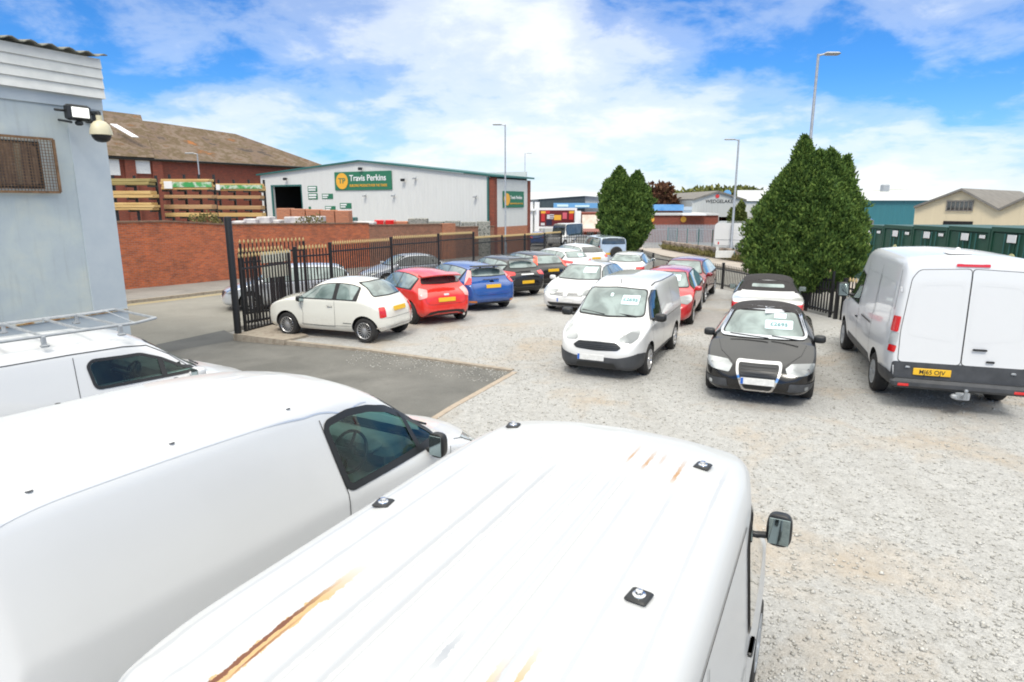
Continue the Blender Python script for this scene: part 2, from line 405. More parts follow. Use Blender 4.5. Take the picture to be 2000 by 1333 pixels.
def wheel_meshes(r, wd, style):
    key = (r, wd, style)
    if key in TYRES: return TYRES[key]
    M = Matrix.Rotation(R(90), 4, 'X')     # axis along y, +h -> -y (outer side is -y)
    rr = r * (.66 if style != 'steel' else .62)
    ty = MB().lathe([(rr*.97,-wd/2+.02),(rr+.01,-wd/2),(r-.035,-wd/2-.002),(r-.008,-wd/2+.025),(r,-wd/4),(r,wd/4),(r-.008,wd/2-.025),(r-.035,wd/2+.002),(rr+.01,wd/2),(rr*.97,wd/2-.02)], 40, M)
    rim = MB()
    rim.lathe([(rr,wd/2-.002),(rr*.97,wd/2-.004),(rr*.93,wd/2-.03),(rr*.90,-wd/2+.05),(rr*.2,-wd/2+.06)], 36, M, 1)
    n, wdt = {'multi':(16,.013),'five':(5,.075),'seven':(7,.05),'steel':(8,.06),'ten':(10,.034)}[style]
    rim.lathe([(rr*1.0,wd/2+.001),(rr*.985,wd/2+.004),(rr*.94,wd/2-.006),(rr*.92,wd/2-.03)], 36, M, 0)
    for k in range(n):
        A = M @ Matrix.Rotation(2*math.pi*k/n, 4, 'Z')
        w0, w1 = wdt*.75, wdt
        vs = [(rr*.16,-w0,wd/2-.03),(rr*.95,-w1,wd/2-.012),(rr*.95,w1,wd/2-.012),(rr*.16,w0,wd/2-.03)]
        vs += [(x, y*.7, z+.012) for x, y, z in vs]; vs = [A @ Vector(v) for v in vs]
        rim.add(vs, [(4,5,6,7),(0,1,5,4),(1,2,6,5),(2,3,7,6),(3,0,4,7)])
    rim.lathe([(rr*.24,wd/2-.035),(rr*.22,wd/2-.008),(rr*.10,wd/2),(0.001,wd/2+.001)], 20, M, 0)
    a = ty.build('wheel', MAT['tyre'], None, 40); b = rim.build('rim', [MAT['alloy'] if style != 'steel' else MAT['steel'], MAT['arch']], None, 30)
    ma, mbb = a.data, b.data; bpy.data.objects.remove(a); bpy.data.objects.remove(b)
    TYRES[key] = (ma, mbb); return TYRES[key]
def wheels(root, wb, hw, r, wd, style, dz=0):
    a, b = wheel_meshes(r, wd, style)
    for sx in (1, -1):
        for sy in (-1, 1):
            w_ = bpy.data.objects.new('wheel', a); C.objects.link(w_); w_.parent = root
            w_.location = (sx*wb/2, sy*(hw - wd/2 - .015), r); w_.rotation_euler = (0, random.uniform(0, 6), 0 if sy < 0 else math.pi)
            q = bpy.data.objects.new('rim', b); C.objects.link(q); q.parent = w_
def text_mesh(s, size, name, mat, parent, M, align='CENTER', extr=.004, xs=1.0):
    cu = bpy.data.curves.new('t', 'FONT'); cu.body = s; cu.size = size; cu.align_x = align; cu.align_y = 'CENTER'; cu.extrude = extr; cu.offset = size*.012
    to = bpy.data.objects.new('t', cu); C.objects.link(to); dg = bpy.context.evaluated_depsgraph_get()
    me = bpy.data.meshes.new_from_object(to.evaluated_get(dg), depsgraph=dg); bpy.data.objects.remove(to)
    me.transform(Matrix.Diagonal((xs, 1, 1, 1))); o = link(name, me, parent, mat, None); o.matrix_local = M; return o
def frame(origin, xdir, up=(0,0,1)):          # matrix whose local x runs along xdir, local y up, local z out of the surface
    x = Vector(xdir).normalized(); u = Vector(up); z = x.cross(u).normalized(); y = z.cross(x)
    M = Matrix((x, y, z)).transposed().to_4x4(); M.translation = Vector(origin); return M
def plate(body, root, front, z, yellow, txt=None, w=.52, h=.112, tilt=0, y0=0):
    sx = 1 if front else -1
    hs = [body.ray((sx*6, y0+yy, z+zz), (-sx, 0, 0))[0] for yy in (-w*.4, 0, w*.4) for zz in (-h*.4, h*.4)]
    hs = [q.x*sx for q in hs if q is not None]; x = max(hs) if hs else 2
    M = frame((sx*(x+.008), y0, z), (0, sx, 0), (-sx*tilt, 0, 1))
    o = MB().bbox((0,0,0), (w, h, .012), .004).build('number_plate', MAT['yplate'] if yellow else MAT['wplate'], root); o.matrix_local = M
    if txt: text_mesh(txt, .098, 'plate_text', MAT['ink'], o, Matrix.Translation((0,-.004,.007)), extr=.001, xs=.92)
    elif not yellow:
        b = MB().box((-w/2+.004,-h/2+.004,.0065),(-w/2+.045,h/2-.004,.0085)).build('plate_band', MAT['eublue'], o)
    return o
def mirror(root, x, y, z, mat, s=1.0, tall=False, glass=True):
    for sy in (-1, 1):
        d = (.10*s, .20*s, .14*s) if not tall else (.11*s, .19*s, .27*s)
        mb = MB(); n = 14; V = []
        for i in range(n+1):
            a = -math.pi/2 + math.pi*i/n
            for j in range(20):
                b = 2*math.pi*j/20; sp_ = lambda v, e: math.copysign(abs(v)**e, v)
                X = sp_(math.cos(a), .6)*sp_(math.cos(b), .6)*d[0]; Y = sp_(math.cos(a), .6)*sp_(math.sin(b), .6)*d[1]/2*1.0; Z = sp_(math.sin(a), .6)*d[2]/2
                if X < 0: X *= .25
                V.append((x+X, sy*(y+d[1]*.55)+Y, z+d[2]*.35+Z))
        mb.add(V, [(i*20+j, i*20+(j+1)%20, (i+1)*20+(j+1)%20, (i+1)*20+j) for i in range(n) for j in range(20)])
        mb.tube([(x+.01, sy*(y-.12), z), (x+.02, sy*(y+.03), z+.02)], .028*s, 8)
        o = mb.build('wing_mirror', mat, root, 60)
        if glass:
            g = MB(); yy = sy*(y+d[1]*.55); zc = z+d[2]*.35
            g.bbox((x-d[0]*.27, yy, zc), (.006, d[1]*.80, d[2]*.80), .002)
            g.build('mirror_glass', MAT['chrome'] if False else MAT['mirrorglass'], o)
MAT['mirrorglass'] = pm('mirror glass', (.34,.42,.43), .03, .95)
def auto_windows(body, root, xa, xb, pillars, gap=.035, lo=.035, hi=.115, glass='glass', rearcut=0.0, frontcut=0.0, taper=0.0):
    xs = sorted([xa, xb] + pillars, reverse=True); parts = []
    outl = []
    def poly(x1, x0, l=lo, h=hi):
        up = [(x, max(float(body.top(x)) - h, float(body.belt(x)) + l + .012)) for x in np.linspace(x1, x0, 10)]
        dn = [(x, float(body.belt(x)) + l) for x in np.linspace(x0, x1, 6)]
        if rearcut and abs(x0 - xb) < .01: dn[0] = (dn[0][0] + rearcut, dn[0][1])
        return up + dn
    pair(body, poly(xa + .045, xb - .045, lo - .022, hi - .022), 'R', 'window_surround', MAT['rubber'], root, off=.006, rad=.03)
    for k in range(len(xs)-1):
        pair(body, poly(xs[k] - (gap/2 if k else 0), xs[k+1] + (gap/2 if k < len(xs)-2 else 0)), 'R', 'side_window', MAT[glass], root, off=.010, rad=.03)
def screen(body, root, front, xb, xt, mat='glass', mb_=.05, mt=.07, zb=.035, zt=.05, name=None, bw=None, tw=None, frame_=True, card=None):
    b0, b1 = bw or (float(body.rw(xb)) - mb_), tw or (float(body.rw(xt)) - mt)
    z0, z1 = float(body.top(xb)) + zb, float(body.top(xt)) - zt
    P = [(-b0, z0), (0, z0 - .012), (b0, z0), (b1, z1), (0, z1 + .012), (-b1, z1)]
    pj = 'F' if front else 'B'
    if frame_: patch(body, offset_poly(P, .022), pj, 'windscreen_surround' if front else 'rear_window_surround', MAT['rubber'], root, off=.005, rad=.07)
    return patch(body, P, pj, name or ('windscreen' if front else 'rear_window'), MAT[mat], root, off=.010, rad=.06)
def seam(body, root, pts, proj, wdt=.007, name='door_seam', mat=None, mirror_=True):
    """thin dark shut line following an open polyline"""
    L = []; Rr = []; P = [np.array(p, float) for p in pts]
    for i in range(len(P)):
        t_ = P[min(i+1, len(P)-1)] - P[max(i-1, 0)]; t_ /= np.hypot(*t_)+1e-9; nrm = np.array((-t_[1], t_[0]))*wdt/2; L.append(P[i]+nrm); Rr.append(P[i]-nrm)
    poly = L + Rr[::-1]
    mm = mat or MAT['rubber']
    patch(body, poly, proj, name, mm, root, off=.0045, rad=.001, s=.05)
    if mirror_: patch(body, poly, proj, name, mm, root, off=.0045, rad=.001, s=.05, mirror=True)
def handle(body, root, x, z, mat, sides=(-1, 1), L=.17):
    for sy in sides:
        h = body.ray((x, sy*3, z), (0, -sy, 0))[0]
        if h: MB().bbox((x, h.y + sy*.012, z), (L, .028, .026), .012).build('door_handle', mat, root)
def ubox(root, name, mat, c, d, bev=.01): return MB().bbox(c, d, bev).build(name, mat, root)

def car_spec(kind, L, W, H, wb, fo):
    xf = wb/2 + fo; xr = xf - L; hw = W/2
    if kind in ('hatch', 'mpv'):
        wsb = xf - (1.02 if kind == 'hatch' else .85); wst = wsb - .72
        top = [(xf,.45),(xf-.025,.60),(xf-.11,.69),(xf-.4,.80),(wsb+.1,.955),(wsb,.985),(wst,H-.055),(wst-.32,H-.008),(wst-.8,H),(xr+.70,H-.055),(xr+.52,H-.12),(xr+.22,1.0),(xr+.07,.90),(xr+.015,.72),(xr,.5)]
        re = xr + .60; rb = xr + .25
    elif kind == 'saloon':
        wsb = xf - 1.08; wst = wsb - .74
        top = [(xf,.45),(xf-.025,.58),(xf-.11,.66),(xf-.4,.76),(wsb+.1,.93),(wsb,.96),(wst,H-.055),(wst-.32,H-.005),(wst-.75,H),(xr+1.28,H-.07),(xr+.70,1.04),(xr+.55,1.01),(xr+.12,.96),(xr+.03,.84),(xr,.5)]
        re = xr + 1.22; rb = xr + .72
    elif kind == 'cab':
        wsb = xf - 1.18; wst = wsb - .66
        top = [(xf,.45),(xf-.025,.58),(xf-.11,.66),(xf-.4,.75),(wsb+.1,.91),(wsb,.935),(wst,H-.06),(wst-.3,H-.004),(wst-.6,H),(xr+1.50,H-.06),(xr+.95,1.05),(xr+.80,.985),(xr+.14,.94),(xr+.03,.84),(xr,.5)]
        re = xr + 1.40; rb = xr + .98
    elif kind == 'suv':
        wsb = xf - .95; wst = wsb - .42
        top = [(xf,.55),(xf-.02,.85),(xf-.10,.98),(xf-.4,1.05),(wsb+.1,1.12),(wsb,1.16),(wst,H-.06),(wst-.3,H-.02),(wst-.8,H),(xr+.5,H),(xr+.16,H-.05),(xr+.07,1.2),(xr+.03,1.0),(xr+.01,.8),(xr,.55)]
        re = xr + .17; rb = xr + .08
    wid = [(xf,hw*.42),(xf-.05,hw*.66),(xf-.2,hw*.86),(xf-.5,hw*.965),(xf-.9,hw),(0,hw),(xr+.9,hw),(xr+.4,hw*.96),(xr+.14,hw*.87),(xr+.03,hw*.72),(xr,hw*.52)]
    bz = .93 if kind != 'suv' else 1.12
    if kind == 'cab': bz = .885
    belt = [(xf,.44),(xf-.15,.62 if kind != 'suv' else .9),(xf-.6,.80 if kind != 'suv' else 1.0),(wsb,bz-.02),(0,bz),(xr+.5,bz+.03),(xr+.15,bz-.06),(xr,.49)]
    bot = [(xf,.38),(xf-.08,.25),(xf-.35,.2),(xr+.4,.22),(xr+.1,.30),(xr,.42)]
    if kind == 'suv': bot = [(x, z+.12) for x, z in bot]
    rw = [(xf,hw*.34),(xf-.25,hw*.62),(wsb+.15,hw*.80),(wsb,hw*.82),(wst,hw*.66),(wst-.5,hw*.665),(re,hw*.63),(rb,hw*.76),(xr+.05,hw*.62),(xr,hw*.4)]
    if kind == 'suv': rw = [(xf,hw*.5),(xf-.2,hw*.8),(wsb,hw*.86),(wst,hw*.80),(re,hw*.80),(rb,hw*.84),(xr,hw*.6)]
    return dict(top=top, wid=wid, belt=belt, bot=bot, roofw=rw), dict(xf=xf, xr=xr, hw=hw, wsb=wsb, wst=wst, re=re, rb=rb, bz=bz, H=H, wb=wb)
def make_car(name, label, cat, pos, yaw, kind, L, W, H, wb, fo, colour, r=.31, rim='five', front_seen=True, glass='glass', group=None, doors=4, spec_edit=None, z0=0.0, plate_z=None, lights='std', roof=None, plate_txt=None, rubstrip=False, mir=None, pil=None, wxa=None, wxb=None, wgap=.035, whi=.115):
    x, y = pos; root = empty(name, (x, y, G(y)+z0), R(yaw), label, cat, group)
    sp_, g = car_spec(kind, L, W, H, wb, fo)
    if spec_edit: spec_edit(sp_, g)
    b = Body(**sp_); xf, xr, hw = g['xf'], g['xr'], g['hw']
    cut = [ccyl((sx*wb/2, r+.005), r+.055, sy*(hw-.26), sy*(hw+.3), MAT['arch']) for sx in (1,-1) for sy in (-1,1)]
    b.make([colour], root, cut)
    wheels(root, wb, hw, r, .205, rim)
    wxa = wxa if wxa is not None else g['wsb'] - .30; wxb = wxb if wxb is not None else {'hatch': xr+.50, 'mpv': xr+.35, 'saloon': xr+1.05, 'cab': xr+1.35, 'suv': xr+.32}[kind]
    pil = pil if pil is not None else ([wxa-.98] if doors == 2 else [wxa-.85, wxa-1.75])
    auto_windows(b, root, wxa, wxb, [p for p in pil if p > wxb+.12], glass=glass, rearcut=.08, gap=wgap, hi=whi)
    # shut lines
    bl = g['bz']
    for p in (pil[:1] if doors == 2 else pil[:2]):
        seam(b, root, [(p, bl+.02), (p-.01, .6), (p+.02, .34)], 'R')
    seam(b, root, [(g['wsb']-.22, bl), (g['wsb']-.30, .62), (g['wsb']-.26, .34)], 'R')
    seam(b, root, [(g['wsb']-.26, .335), (min(pil[0], wxa-.9)+.02, .335)], 'R')
    for p in pil[:(1 if doors == 2 else 2)]: handle(b, root, p+.14, bl-.10, colour)
    if mir is not False: mirror(root, g['wsb']-.30, hw*.93, bl+.0, mir or colour)
    g['b'] = b; g['root'] = root
    return root, b, g
def headlights(b, root, g, P=None, ang=32, mat='lamp'):
    hw = g['hw']; s = math.sin(R(ang)); c = math.cos(R(ang)); xf = g['xf']
    # across coordinate a: point (x,y) -> a = -(-x*dy... ) computed from corners given as (x,y,z)
    Q = []
    for (x, y, z) in P:
        dx, dy = -c, -s; a = x*dy - y*dx; a = a  # o = a*(dy,-dx)
        Q.append((a, z))
    o1 = patch(b, Q, ('A', ang), 'headlight', MAT[mat], root, off=.008, rad=.03, s=.035)
    o2 = patch(b, Q, ('A', ang), 'headlight', MAT[mat], root, off=.008, rad=.03, s=.035, mirror=True)
def sidelight(b, root, P, ang, name, mat, mirror_=True, off=.010, rad=.03):
    c, s = math.cos(R(ang)), math.sin(R(ang)); Q = [(x*(-s) - y*(-c), z) for (x, y, z) in P]
    patch(b, Q, ('A', ang), name, MAT[mat], root, off=off, rad=rad, s=.035)
    if mirror_: patch(b, Q, ('A', ang), name, MAT[mat], root, off=off, rad=rad, s=.035, mirror=True)
def card_on(b, root, y0, y1, z0, z1, txt, front=True):
    o = patch(b, [(y0,z0),(y1,z0),(y1,z1),(y0,z1)], 'F' if front else 'B', 'price_card', MAT['card'], root, off=.016, rad=.02)
    if txt:
        cy, cz = (y0+y1)/2, (z0+z1)/2; h = b.ray((6, cy, cz), (-1, 0, 0)); n_ = h[1] if h[1].x > 0 else -h[1]
        M = frame(h[0] + n_*.024, (0, 1, 0), (0,0,1)); zax = n_.normalized(); xax = Vector((0,1,0)); yax = zax.cross(xax).normalized()
        M = Matrix((xax, yax, zax)).transposed().to_4x4(); M.translation = h[0] + n_*.026
        text_mesh(txt, .12, 'price_text', MAT['faintink'], o, M, extr=.001)
    return o

# ================================================================ VEHICLES
def ring(body, P, proj, name, mat, parent, wdt=.03, off=.006, rad=.03, s=.03, sides=(1,)):
    A = densify(round_poly(P, rad), s); B_ = offset_poly(A, wdt)
    for sd_ in sides:
        V = []
        for p in list(A) + list(B_):
            if proj == 'R': o, d = (p[0], -3, p[1]), (0, 1, 0)
            elif proj == 'F': o, d = (6, p[0], p[1]), (-1, 0, 0)
            elif proj == 'B': o, d = (-6, p[0], p[1]), (1, 0, 0)
            h = body.ray(o, d)
            q = (h[0] + (h[1] if h[1].dot(Vector(d)) < 0 else -h[1])*off) if h[0] else Vector((p[0], 0, p[1]))
            V.append((q.x, q.y*sd_, q.z))
        n = len(A); mb = MB().add(V, [(i, (i+1)%n, n+(i+1)%n, n+i) for i in range(n)])
        mb.build(name, mat, parent, 60)

# --- white retro hatchback (nearest left)
def ed_fiat(s, g):
    s['top'] = [(1.87,.46),(1.855,.64),(1.80,.78),(1.66,.90),(1.42,.985),(1.15,1.035),(.98,1.055),(.90,1.075),(.34,1.385),(.08,1.465),(-.35,1.50),(-.75,1.475),(-1.05,1.385),(-1.30,1.17),(-1.46,1.00),(-1.60,.88),(-1.665,.74),(-1.68,.48)]
    s['wid'] = [(1.87,.42),(1.82,.62),(1.66,.75),(1.40,.80),(1.0,.805),(0,.795),(-.9,.815),(-1.2,.815),(-1.45,.76),(-1.60,.64),(-1.68,.44)]
    s['belt'] = [(1.87,.45),(1.7,.74),(1.4,.88),(1.0,.955),(0,.975),(-.9,.985),(-1.3,.93),(-1.55,.78),(-1.68,.47)]
    s['roofw'] = [(1.87,.30),(1.6,.52),(1.15,.64),(.95,.67),(.35,.54),(-.3,.545),(-.95,.535),(-1.4,.60),(-1.6,.50),(-1.68,.34)]
    g.update(wsb=.92, wst=.33, re=-1.0, rb=-1.38, bz=.94)
rt, b, g = make_car('parked_car', 'small cream white retro hatchback parked beside the black railings', 'car', (-4.30, 16.15), 158, 'hatch', 3.55, 1.627, 1.49, 2.30, .72, MAT['cream'], .30, 'multi', doors=2, spec_edit=ed_fiat, mir=MAT['blackplastic'], wxa=.74, wxb=-.93, pil=[-.32], wgap=.12, whi=.135, group='cars nosed up to the black railings')
screen(b, rt, False, -1.36, -1.03, mb_=.07, mt=.09, zb=.0, zt=.0, tw=.47, bw=.56)
screen(b, rt, True, .90, .33)
seam(b, rt, [(1.25,-.62),(1.1,-.3),(1.07,0),(1.1,.3),(1.25,.62)], 'T', mirror_=False)
sidelight(b, rt, [(-1.56,.72,.86),(-1.66,.56,.86),(-1.66,.56,.63),(-1.58,.72,.61)], 152, 'tail_light', 'redlens', rad=.03)
sidelight(b, rt, [(-1.50,.74,.36),(-1.70,.20,.34),(-1.70,.20,.375),(-1.50,.74,.395)], 155, 'bumper_strip', 'chrome', rad=.008)
patch(b, [(-.2,.355),(.2,.355),(.2,.39),(-.2,.39)], 'B', 'bumper_strip', MAT['chrome'], rt, off=.01, rad=.008)
plate(b, rt, False, .80, True, tilt=.25); headlights(b, rt, g, [(1.72,.62,.80),(1.80,.44,.80),(1.82,.44,.66),(1.76,.62,.66)])
pair(b, [(-.55,.44),(-.80,.44),(-.80,.455),(-.55,.455)], 'R', 'side_trim', MAT['blackplastic'], rt, rad=.004)
seam(b, rt, [(-1.0,.40),(0,.345),(.7,.36)], 'R')
seam(b, rt, [(-.62,.83),(-.58,.66),(-.52,.60),(.52,.60),(.58,.66),(.62,.83)], 'B', mirror_=False)

# --- red hot hatch
rt, b, g = make_car('parked_car', 'bright red hatchback with roof spoiler beside the white retro hatchback', 'car', (-2.84, 19.01), 124, 'hatch', 3.95, 1.72, 1.46, 2.49, .80, MAT['red'], .32, 'ten', doors=2, group='cars nosed up to the black railings', wxb=-1.30, pil=[-.42])
screen(b, rt, False, g['rb']+.02, g['re']+.02, mat='dkglass', zb=.10, zt=.09, bw=.58, tw=.50)
ww = MB()
for i in range(13):
    y_ = -.60 + 1.2*i/12; q = (y_/.6)**2
    ww.v += [(-1.36-.0*q, y_, 1.425-.035*q), (-1.72+.10*q, y_, 1.385-.04*q), (-1.70+.10*q, y_, 1.35-.04*q), (-1.36, y_, 1.36-.035*q)]
for i in range(12):
    for j in range(4): ww.f.append((i*4+j, i*4+(j+1)%4, i*4+4+(j+1)%4, i*4+4+j)); ww.m.append(0)
ww.f += [(0,1,2,3), (51,50,49,48)]; ww.m += [0, 0]
ww.build('roof_spoiler', MAT['red'], rt, 40)
sidelight(b, rt, [(-1.62,.74,1.04),(-1.80,.56,.98),(-1.82,.56,.80),(-1.70,.76,.74)], 150, 'tail_light', 'pinklens', rad=.04)
plate(b, rt, False, .72, True, tilt=.12)
patch(b, [(-.66,.26),(-.52,.40),(-.3,.43),(.3,.43),(.52,.40),(.66,.26),(.55,.30),(.3,.36),(-.3,.36),(-.55,.30)], 'B', 'rear_diffuser', MAT['blackplastic'], rt, rad=.02)
patch(b, [(-.45,.24),(.45,.24),(.35,.31),(-.35,.31)], 'B', 'rear_diffuser', MAT['plastic'], rt, rad=.02)
patch(b, [(-.08,.83),(.08,.83),(.08,.88),(-.08,.88)], 'B', 'badge', MAT['chrome'], rt, rad=.024)
seam(b, rt, [(-.66,1.0),(-.60,.66),(-.5,.60),(.5,.60),(.60,.66),(.66,1.0)], 'B', mirror_=False)
MB().tube([(-1.90,-.52,.27),(-1.72,-.52,.27)], .035, 12).build('exhaust', MAT['chrome'], rt)

# --- blue hatch with big spoiler
rt, b, g = make_car('parked_car', 'blue hatchback with tall rear spoiler parked beside the red hatchback', 'car', (-1.67, 21.79), 121, 'hatch', 4.36, 1.84, 1.47, 2.64, .88, MAT['blue'], .33, 'five', doors=2, group='cars nosed up to the black railings', wxb=-1.45, pil=[-.45])
screen(b, rt, False, g['rb']+.02, g['re'], mat='glass', zb=.08, zt=.06, bw=.62, tw=.53)
MB().bbox((-1.78,0,1.43), (.30,1.20,.035), .015).bbox((-1.70,.25,1.40), (.1,.04,.07), .01).bbox((-1.70,-.25,1.40), (.1,.04,.07), .01).build('roof_spoiler', MAT['blackplastic'], rt)
sidelight(b, rt, [(-1.62,.66,1.30),(-1.75,.60,1.28),(-1.97,.70,.90),(-1.80,.86,.88)], 150, 'tail_light', 'pinklens', rad=.03)
sidelight(b, rt, [(-1.80,.70,1.10),(-1.90,.66,1.06),(-1.97,.70,.90),(-1.82,.85,.89)], 150, 'lamp_lens', 'redlens', rad=.02, off=.014)
plate(b, rt, False, .83, True, tilt=.1)
patch(b, [(-.60,.22),(.60,.22),(.62,.34),(-.62,.34)], 'B', 'rear_diffuser', MAT['blackplastic'], rt, rad=.04)
patch(b, [(-.07,.94),(.07,.94),(.07,.985),(-.07,.985)], 'B', 'badge', MAT['chrome'], rt, rad=.02)
patch(b, [(-.30,1.005),(.28,1.005),(.28,1.02),(-.30,1.02)], 'B', 'rear_wiper', MAT['blackplastic'], rt, off=.02, rad=.005)
sidelight(b, rt, [(-1.92,.75,.40),(-2.05,.55,.40),(-2.05,.55,.34),(-1.92,.75,.34)], 150, 'reflector', 'amber', rad=.01)
seam(b, rt, [(-.72,.98),(-.66,.62),(-.5,.56),(.5,.56),(.66,.62),(.72,.98)], 'B', mirror_=False)

# --- black hatch 1
rt, b, g = make_car('parked_car', 'black hatchback with wide red tail lamps beside the blue hatchback', 'car', (-.49, 25.41), 121, 'hatch', 4.30, 1.77, 1.46, 2.61, .86, MAT['grey'], .31, 'seven', group='cars nosed up to the black railings')
screen(b, rt, False, g['rb']+.02, g['re'], zb=.06, zt=.05, bw=.60, tw=.50)
MB().bbox((-1.72,0,1.435), (.20,1.12,.03), .012).build('roof_spoiler', MAT['blackplastic'], rt)
sidelight(b, rt, [(-1.66,.84,1.02),(-2.0,.50,.96),(-2.02,.48,.86),(-1.80,.86,.80)], 150, 'tail_light', 'redlens', rad=.04)
plate(b, rt, False, .60, True); patch(b, [(-.28,.86),(.28,.86),(.26,.90),(-.26,.90)], 'B', 'chrome_strip', MAT['chrome'], rt, rad=.012)
patch(b, [(-.6,.24),(.6,.24),(.6,.40),(-.6,.40)], 'B', 'rear_diffuser', MAT['blackplastic'], rt, rad=.04)
# --- black hatch 2
rt, b, g = make_car('parked_car', 'dark grey hatchback with tall orange red tail lamps, between black and white hatchbacks', 'car', (.72, 28.43), 118, 'hatch', 4.35, 1.78, 1.47, 2.60, .88, MAT['grey'], .31, 'seven', group='cars nosed up to the black railings')
screen(b, rt, False, g['rb']+.02, g['re'], zb=.02, zt=.05, bw=.60, tw=.52)
sidelight(b, rt, [(-1.58,.64,1.36),(-1.74,.56,1.34),(-1.97,.66,.92),(-1.84,.84,.90)], 150, 'tail_light', 'orangelens', rad=.04)
plate(b, rt, False, .80, True); patch(b, [(-.6,.24),(.6,.24),(.6,.44),(-.6,.44)], 'B', 'rear_diffuser', MAT['blackplastic'], rt, rad=.04)
# --- white hatch
rt, b, g = make_car('parked_car', 'white hatchback with slim pointed red tail lamps behind the dark grey hatchback', 'car', (2.18, 31.97), 122, 'hatch', 4.2, 1.77, 1.45, 2.6, .84, MAT['white'], .31, 'seven', group='cars nosed up to the black railings')
screen(b, rt, False, g['rb']+.04, g['re'], zb=.03, zt=.05, bw=.58, tw=.50); plate(b, rt, False, .62, True)
patch(b, [(-.38,1.10),(-.06,1.10),(-.06,1.24),(-.38,1.24)], 'B', 'price_card', MAT['card'], rt, off=.016, rad=.03)
sidelight(b, rt, [(-1.60,.84,1.0),(-1.98,.42,.92),(-1.98,.46,.84),(-1.76,.86,.84)], 150, 'tail_light', 'redlens', rad=.04)
# --- white hatch 2
rt, b, g = make_car('parked_car', 'white hatchback with dark rear window, farthest in the row before the blue grey off-roader', 'car', (3.40, 34.83), 116, 'hatch', 4.3, 1.78, 1.45, 2.6, .86, MAT['white'], .31, 'seven', group='cars nosed up to the black railings', z0=.1)
screen(b, rt, False, g['rb']+.04, g['re'], mat='dkglass', zb=.03, zt=.05, bw=.60, tw=.52); plate(b, rt, False, .80, True)
sidelight(b, rt, [(-1.70,.84,.98),(-1.98,.52,.94),(-1.98,.52,.84),(-1.78,.86,.82)], 150, 'tail_light', 'redlens')
# --- off-roader
rt, b, g = make_car('parked_car', 'pale blue grey square off-roader parked in front of the smaller conifer', 'off-roader', (5.45, 39.3), 99, 'suv', 4.6, 1.82, 1.88, 2.6, .85, MAT['palegreen'], .38, 'five', z0=.0)
screen(b, rt, False, g['rb']+.02, g['re'], mat='dkglass', zb=.04, zt=.06, bw=.68, tw=.64); plate(b, rt, False, .92, True, y0=.35)
M_ = Matrix.Translation((g['xr']-.10, -.12, .98)) @ Matrix.Rotation(R(90), 4, 'Y')
MB().lathe([(.001,-.09),(.30,-.09),(.35,-.05),(.36,0),(.35,.06),(.001,.08)], 28, M_).build('spare_wheel', MAT['tyre'], rt)
pair(b, [(.78,1.0),(.86,1.0),(.86,1.35),(.78,1.35)], 'B', 'tail_light', MAT['redlens'], rt, rad=.01)
# --- white saloon seen from behind
rt, b, g = make_car('parked_car', 'white two-door saloon seen from behind, beyond the white saloon facing the camera', 'car', (5.36, 29.14), 72, 'saloon', 4.5, 1.80, 1.42, 2.70, .86, MAT['white'], .32, 'five', doors=2, z0=.0)
screen(b, rt, False, g['rb']+.02, g['re']-.02, zb=.03, zt=.03, bw=.66, tw=.52, mat='glass')
sidelight(b, rt, [(-1.88,.86,.92),(-2.12,.50,.90),(-2.12,.50,.78),(-1.92,.86,.78)], 155, 'tail_light', 'redlens'); plate(b, rt, False, .72, True)
# --- white saloon facing camera
rt, b, g = make_car('parked_car', 'white saloon facing the camera with slim chrome grille and blank blue card', 'car', (2.61, 21.50), 244, 'saloon', 4.70, 1.82, 1.46, 2.71, .92, MAT['white'], .32, 'five', z0=.0)
screen(b, rt, True, g['wsb'], g['wst'])
card_on(b, rt, -.02+.10, .50, 1.16, 1.32, None)
headlights(b, rt, g, [(1.62,.86,.78),(2.22,.42,.72),(2.25,.42,.60),(1.86,.86,.62)])
patch(b, [(-.52,.58),(.52,.58),(.56,.66),(-.56,.66)], 'F', 'grille', MAT['blackplastic'], rt, rad=.02)
for z_ in (.60,.635): patch(b, [(-.50,z_-.006),(.50,z_-.006),(.50,z_+.006),(-.50,z_+.006)], 'F', 'grille_bar', MAT['chrome'], rt, off=.014, rad=.003)
patch(b, [(-.07,.56),(.07,.56),(.07,.69),(-.07,.69)], 'F', 'badge', MAT['chrome'], rt, off=.02, rad=.062)
patch(b, [(-.50,.27),(.50,.27),(.60,.37),(-.60,.37)], 'F', 'lower_grille', MAT['blackplastic'], rt, rad=.03)
patch(b, [(-.46,.235),(.46,.235),(.46,.262),(-.46,.262)], 'F', 'chrome_strip', MAT['chrome'], rt, off=.012, rad=.01)
plate(b, rt, True, .45, False)
seam(b, rt, [(1.98,-.58),(2.12,-.2),(2.14,0),(2.12,.2),(1.98,.58)], 'T', mirror_=False)
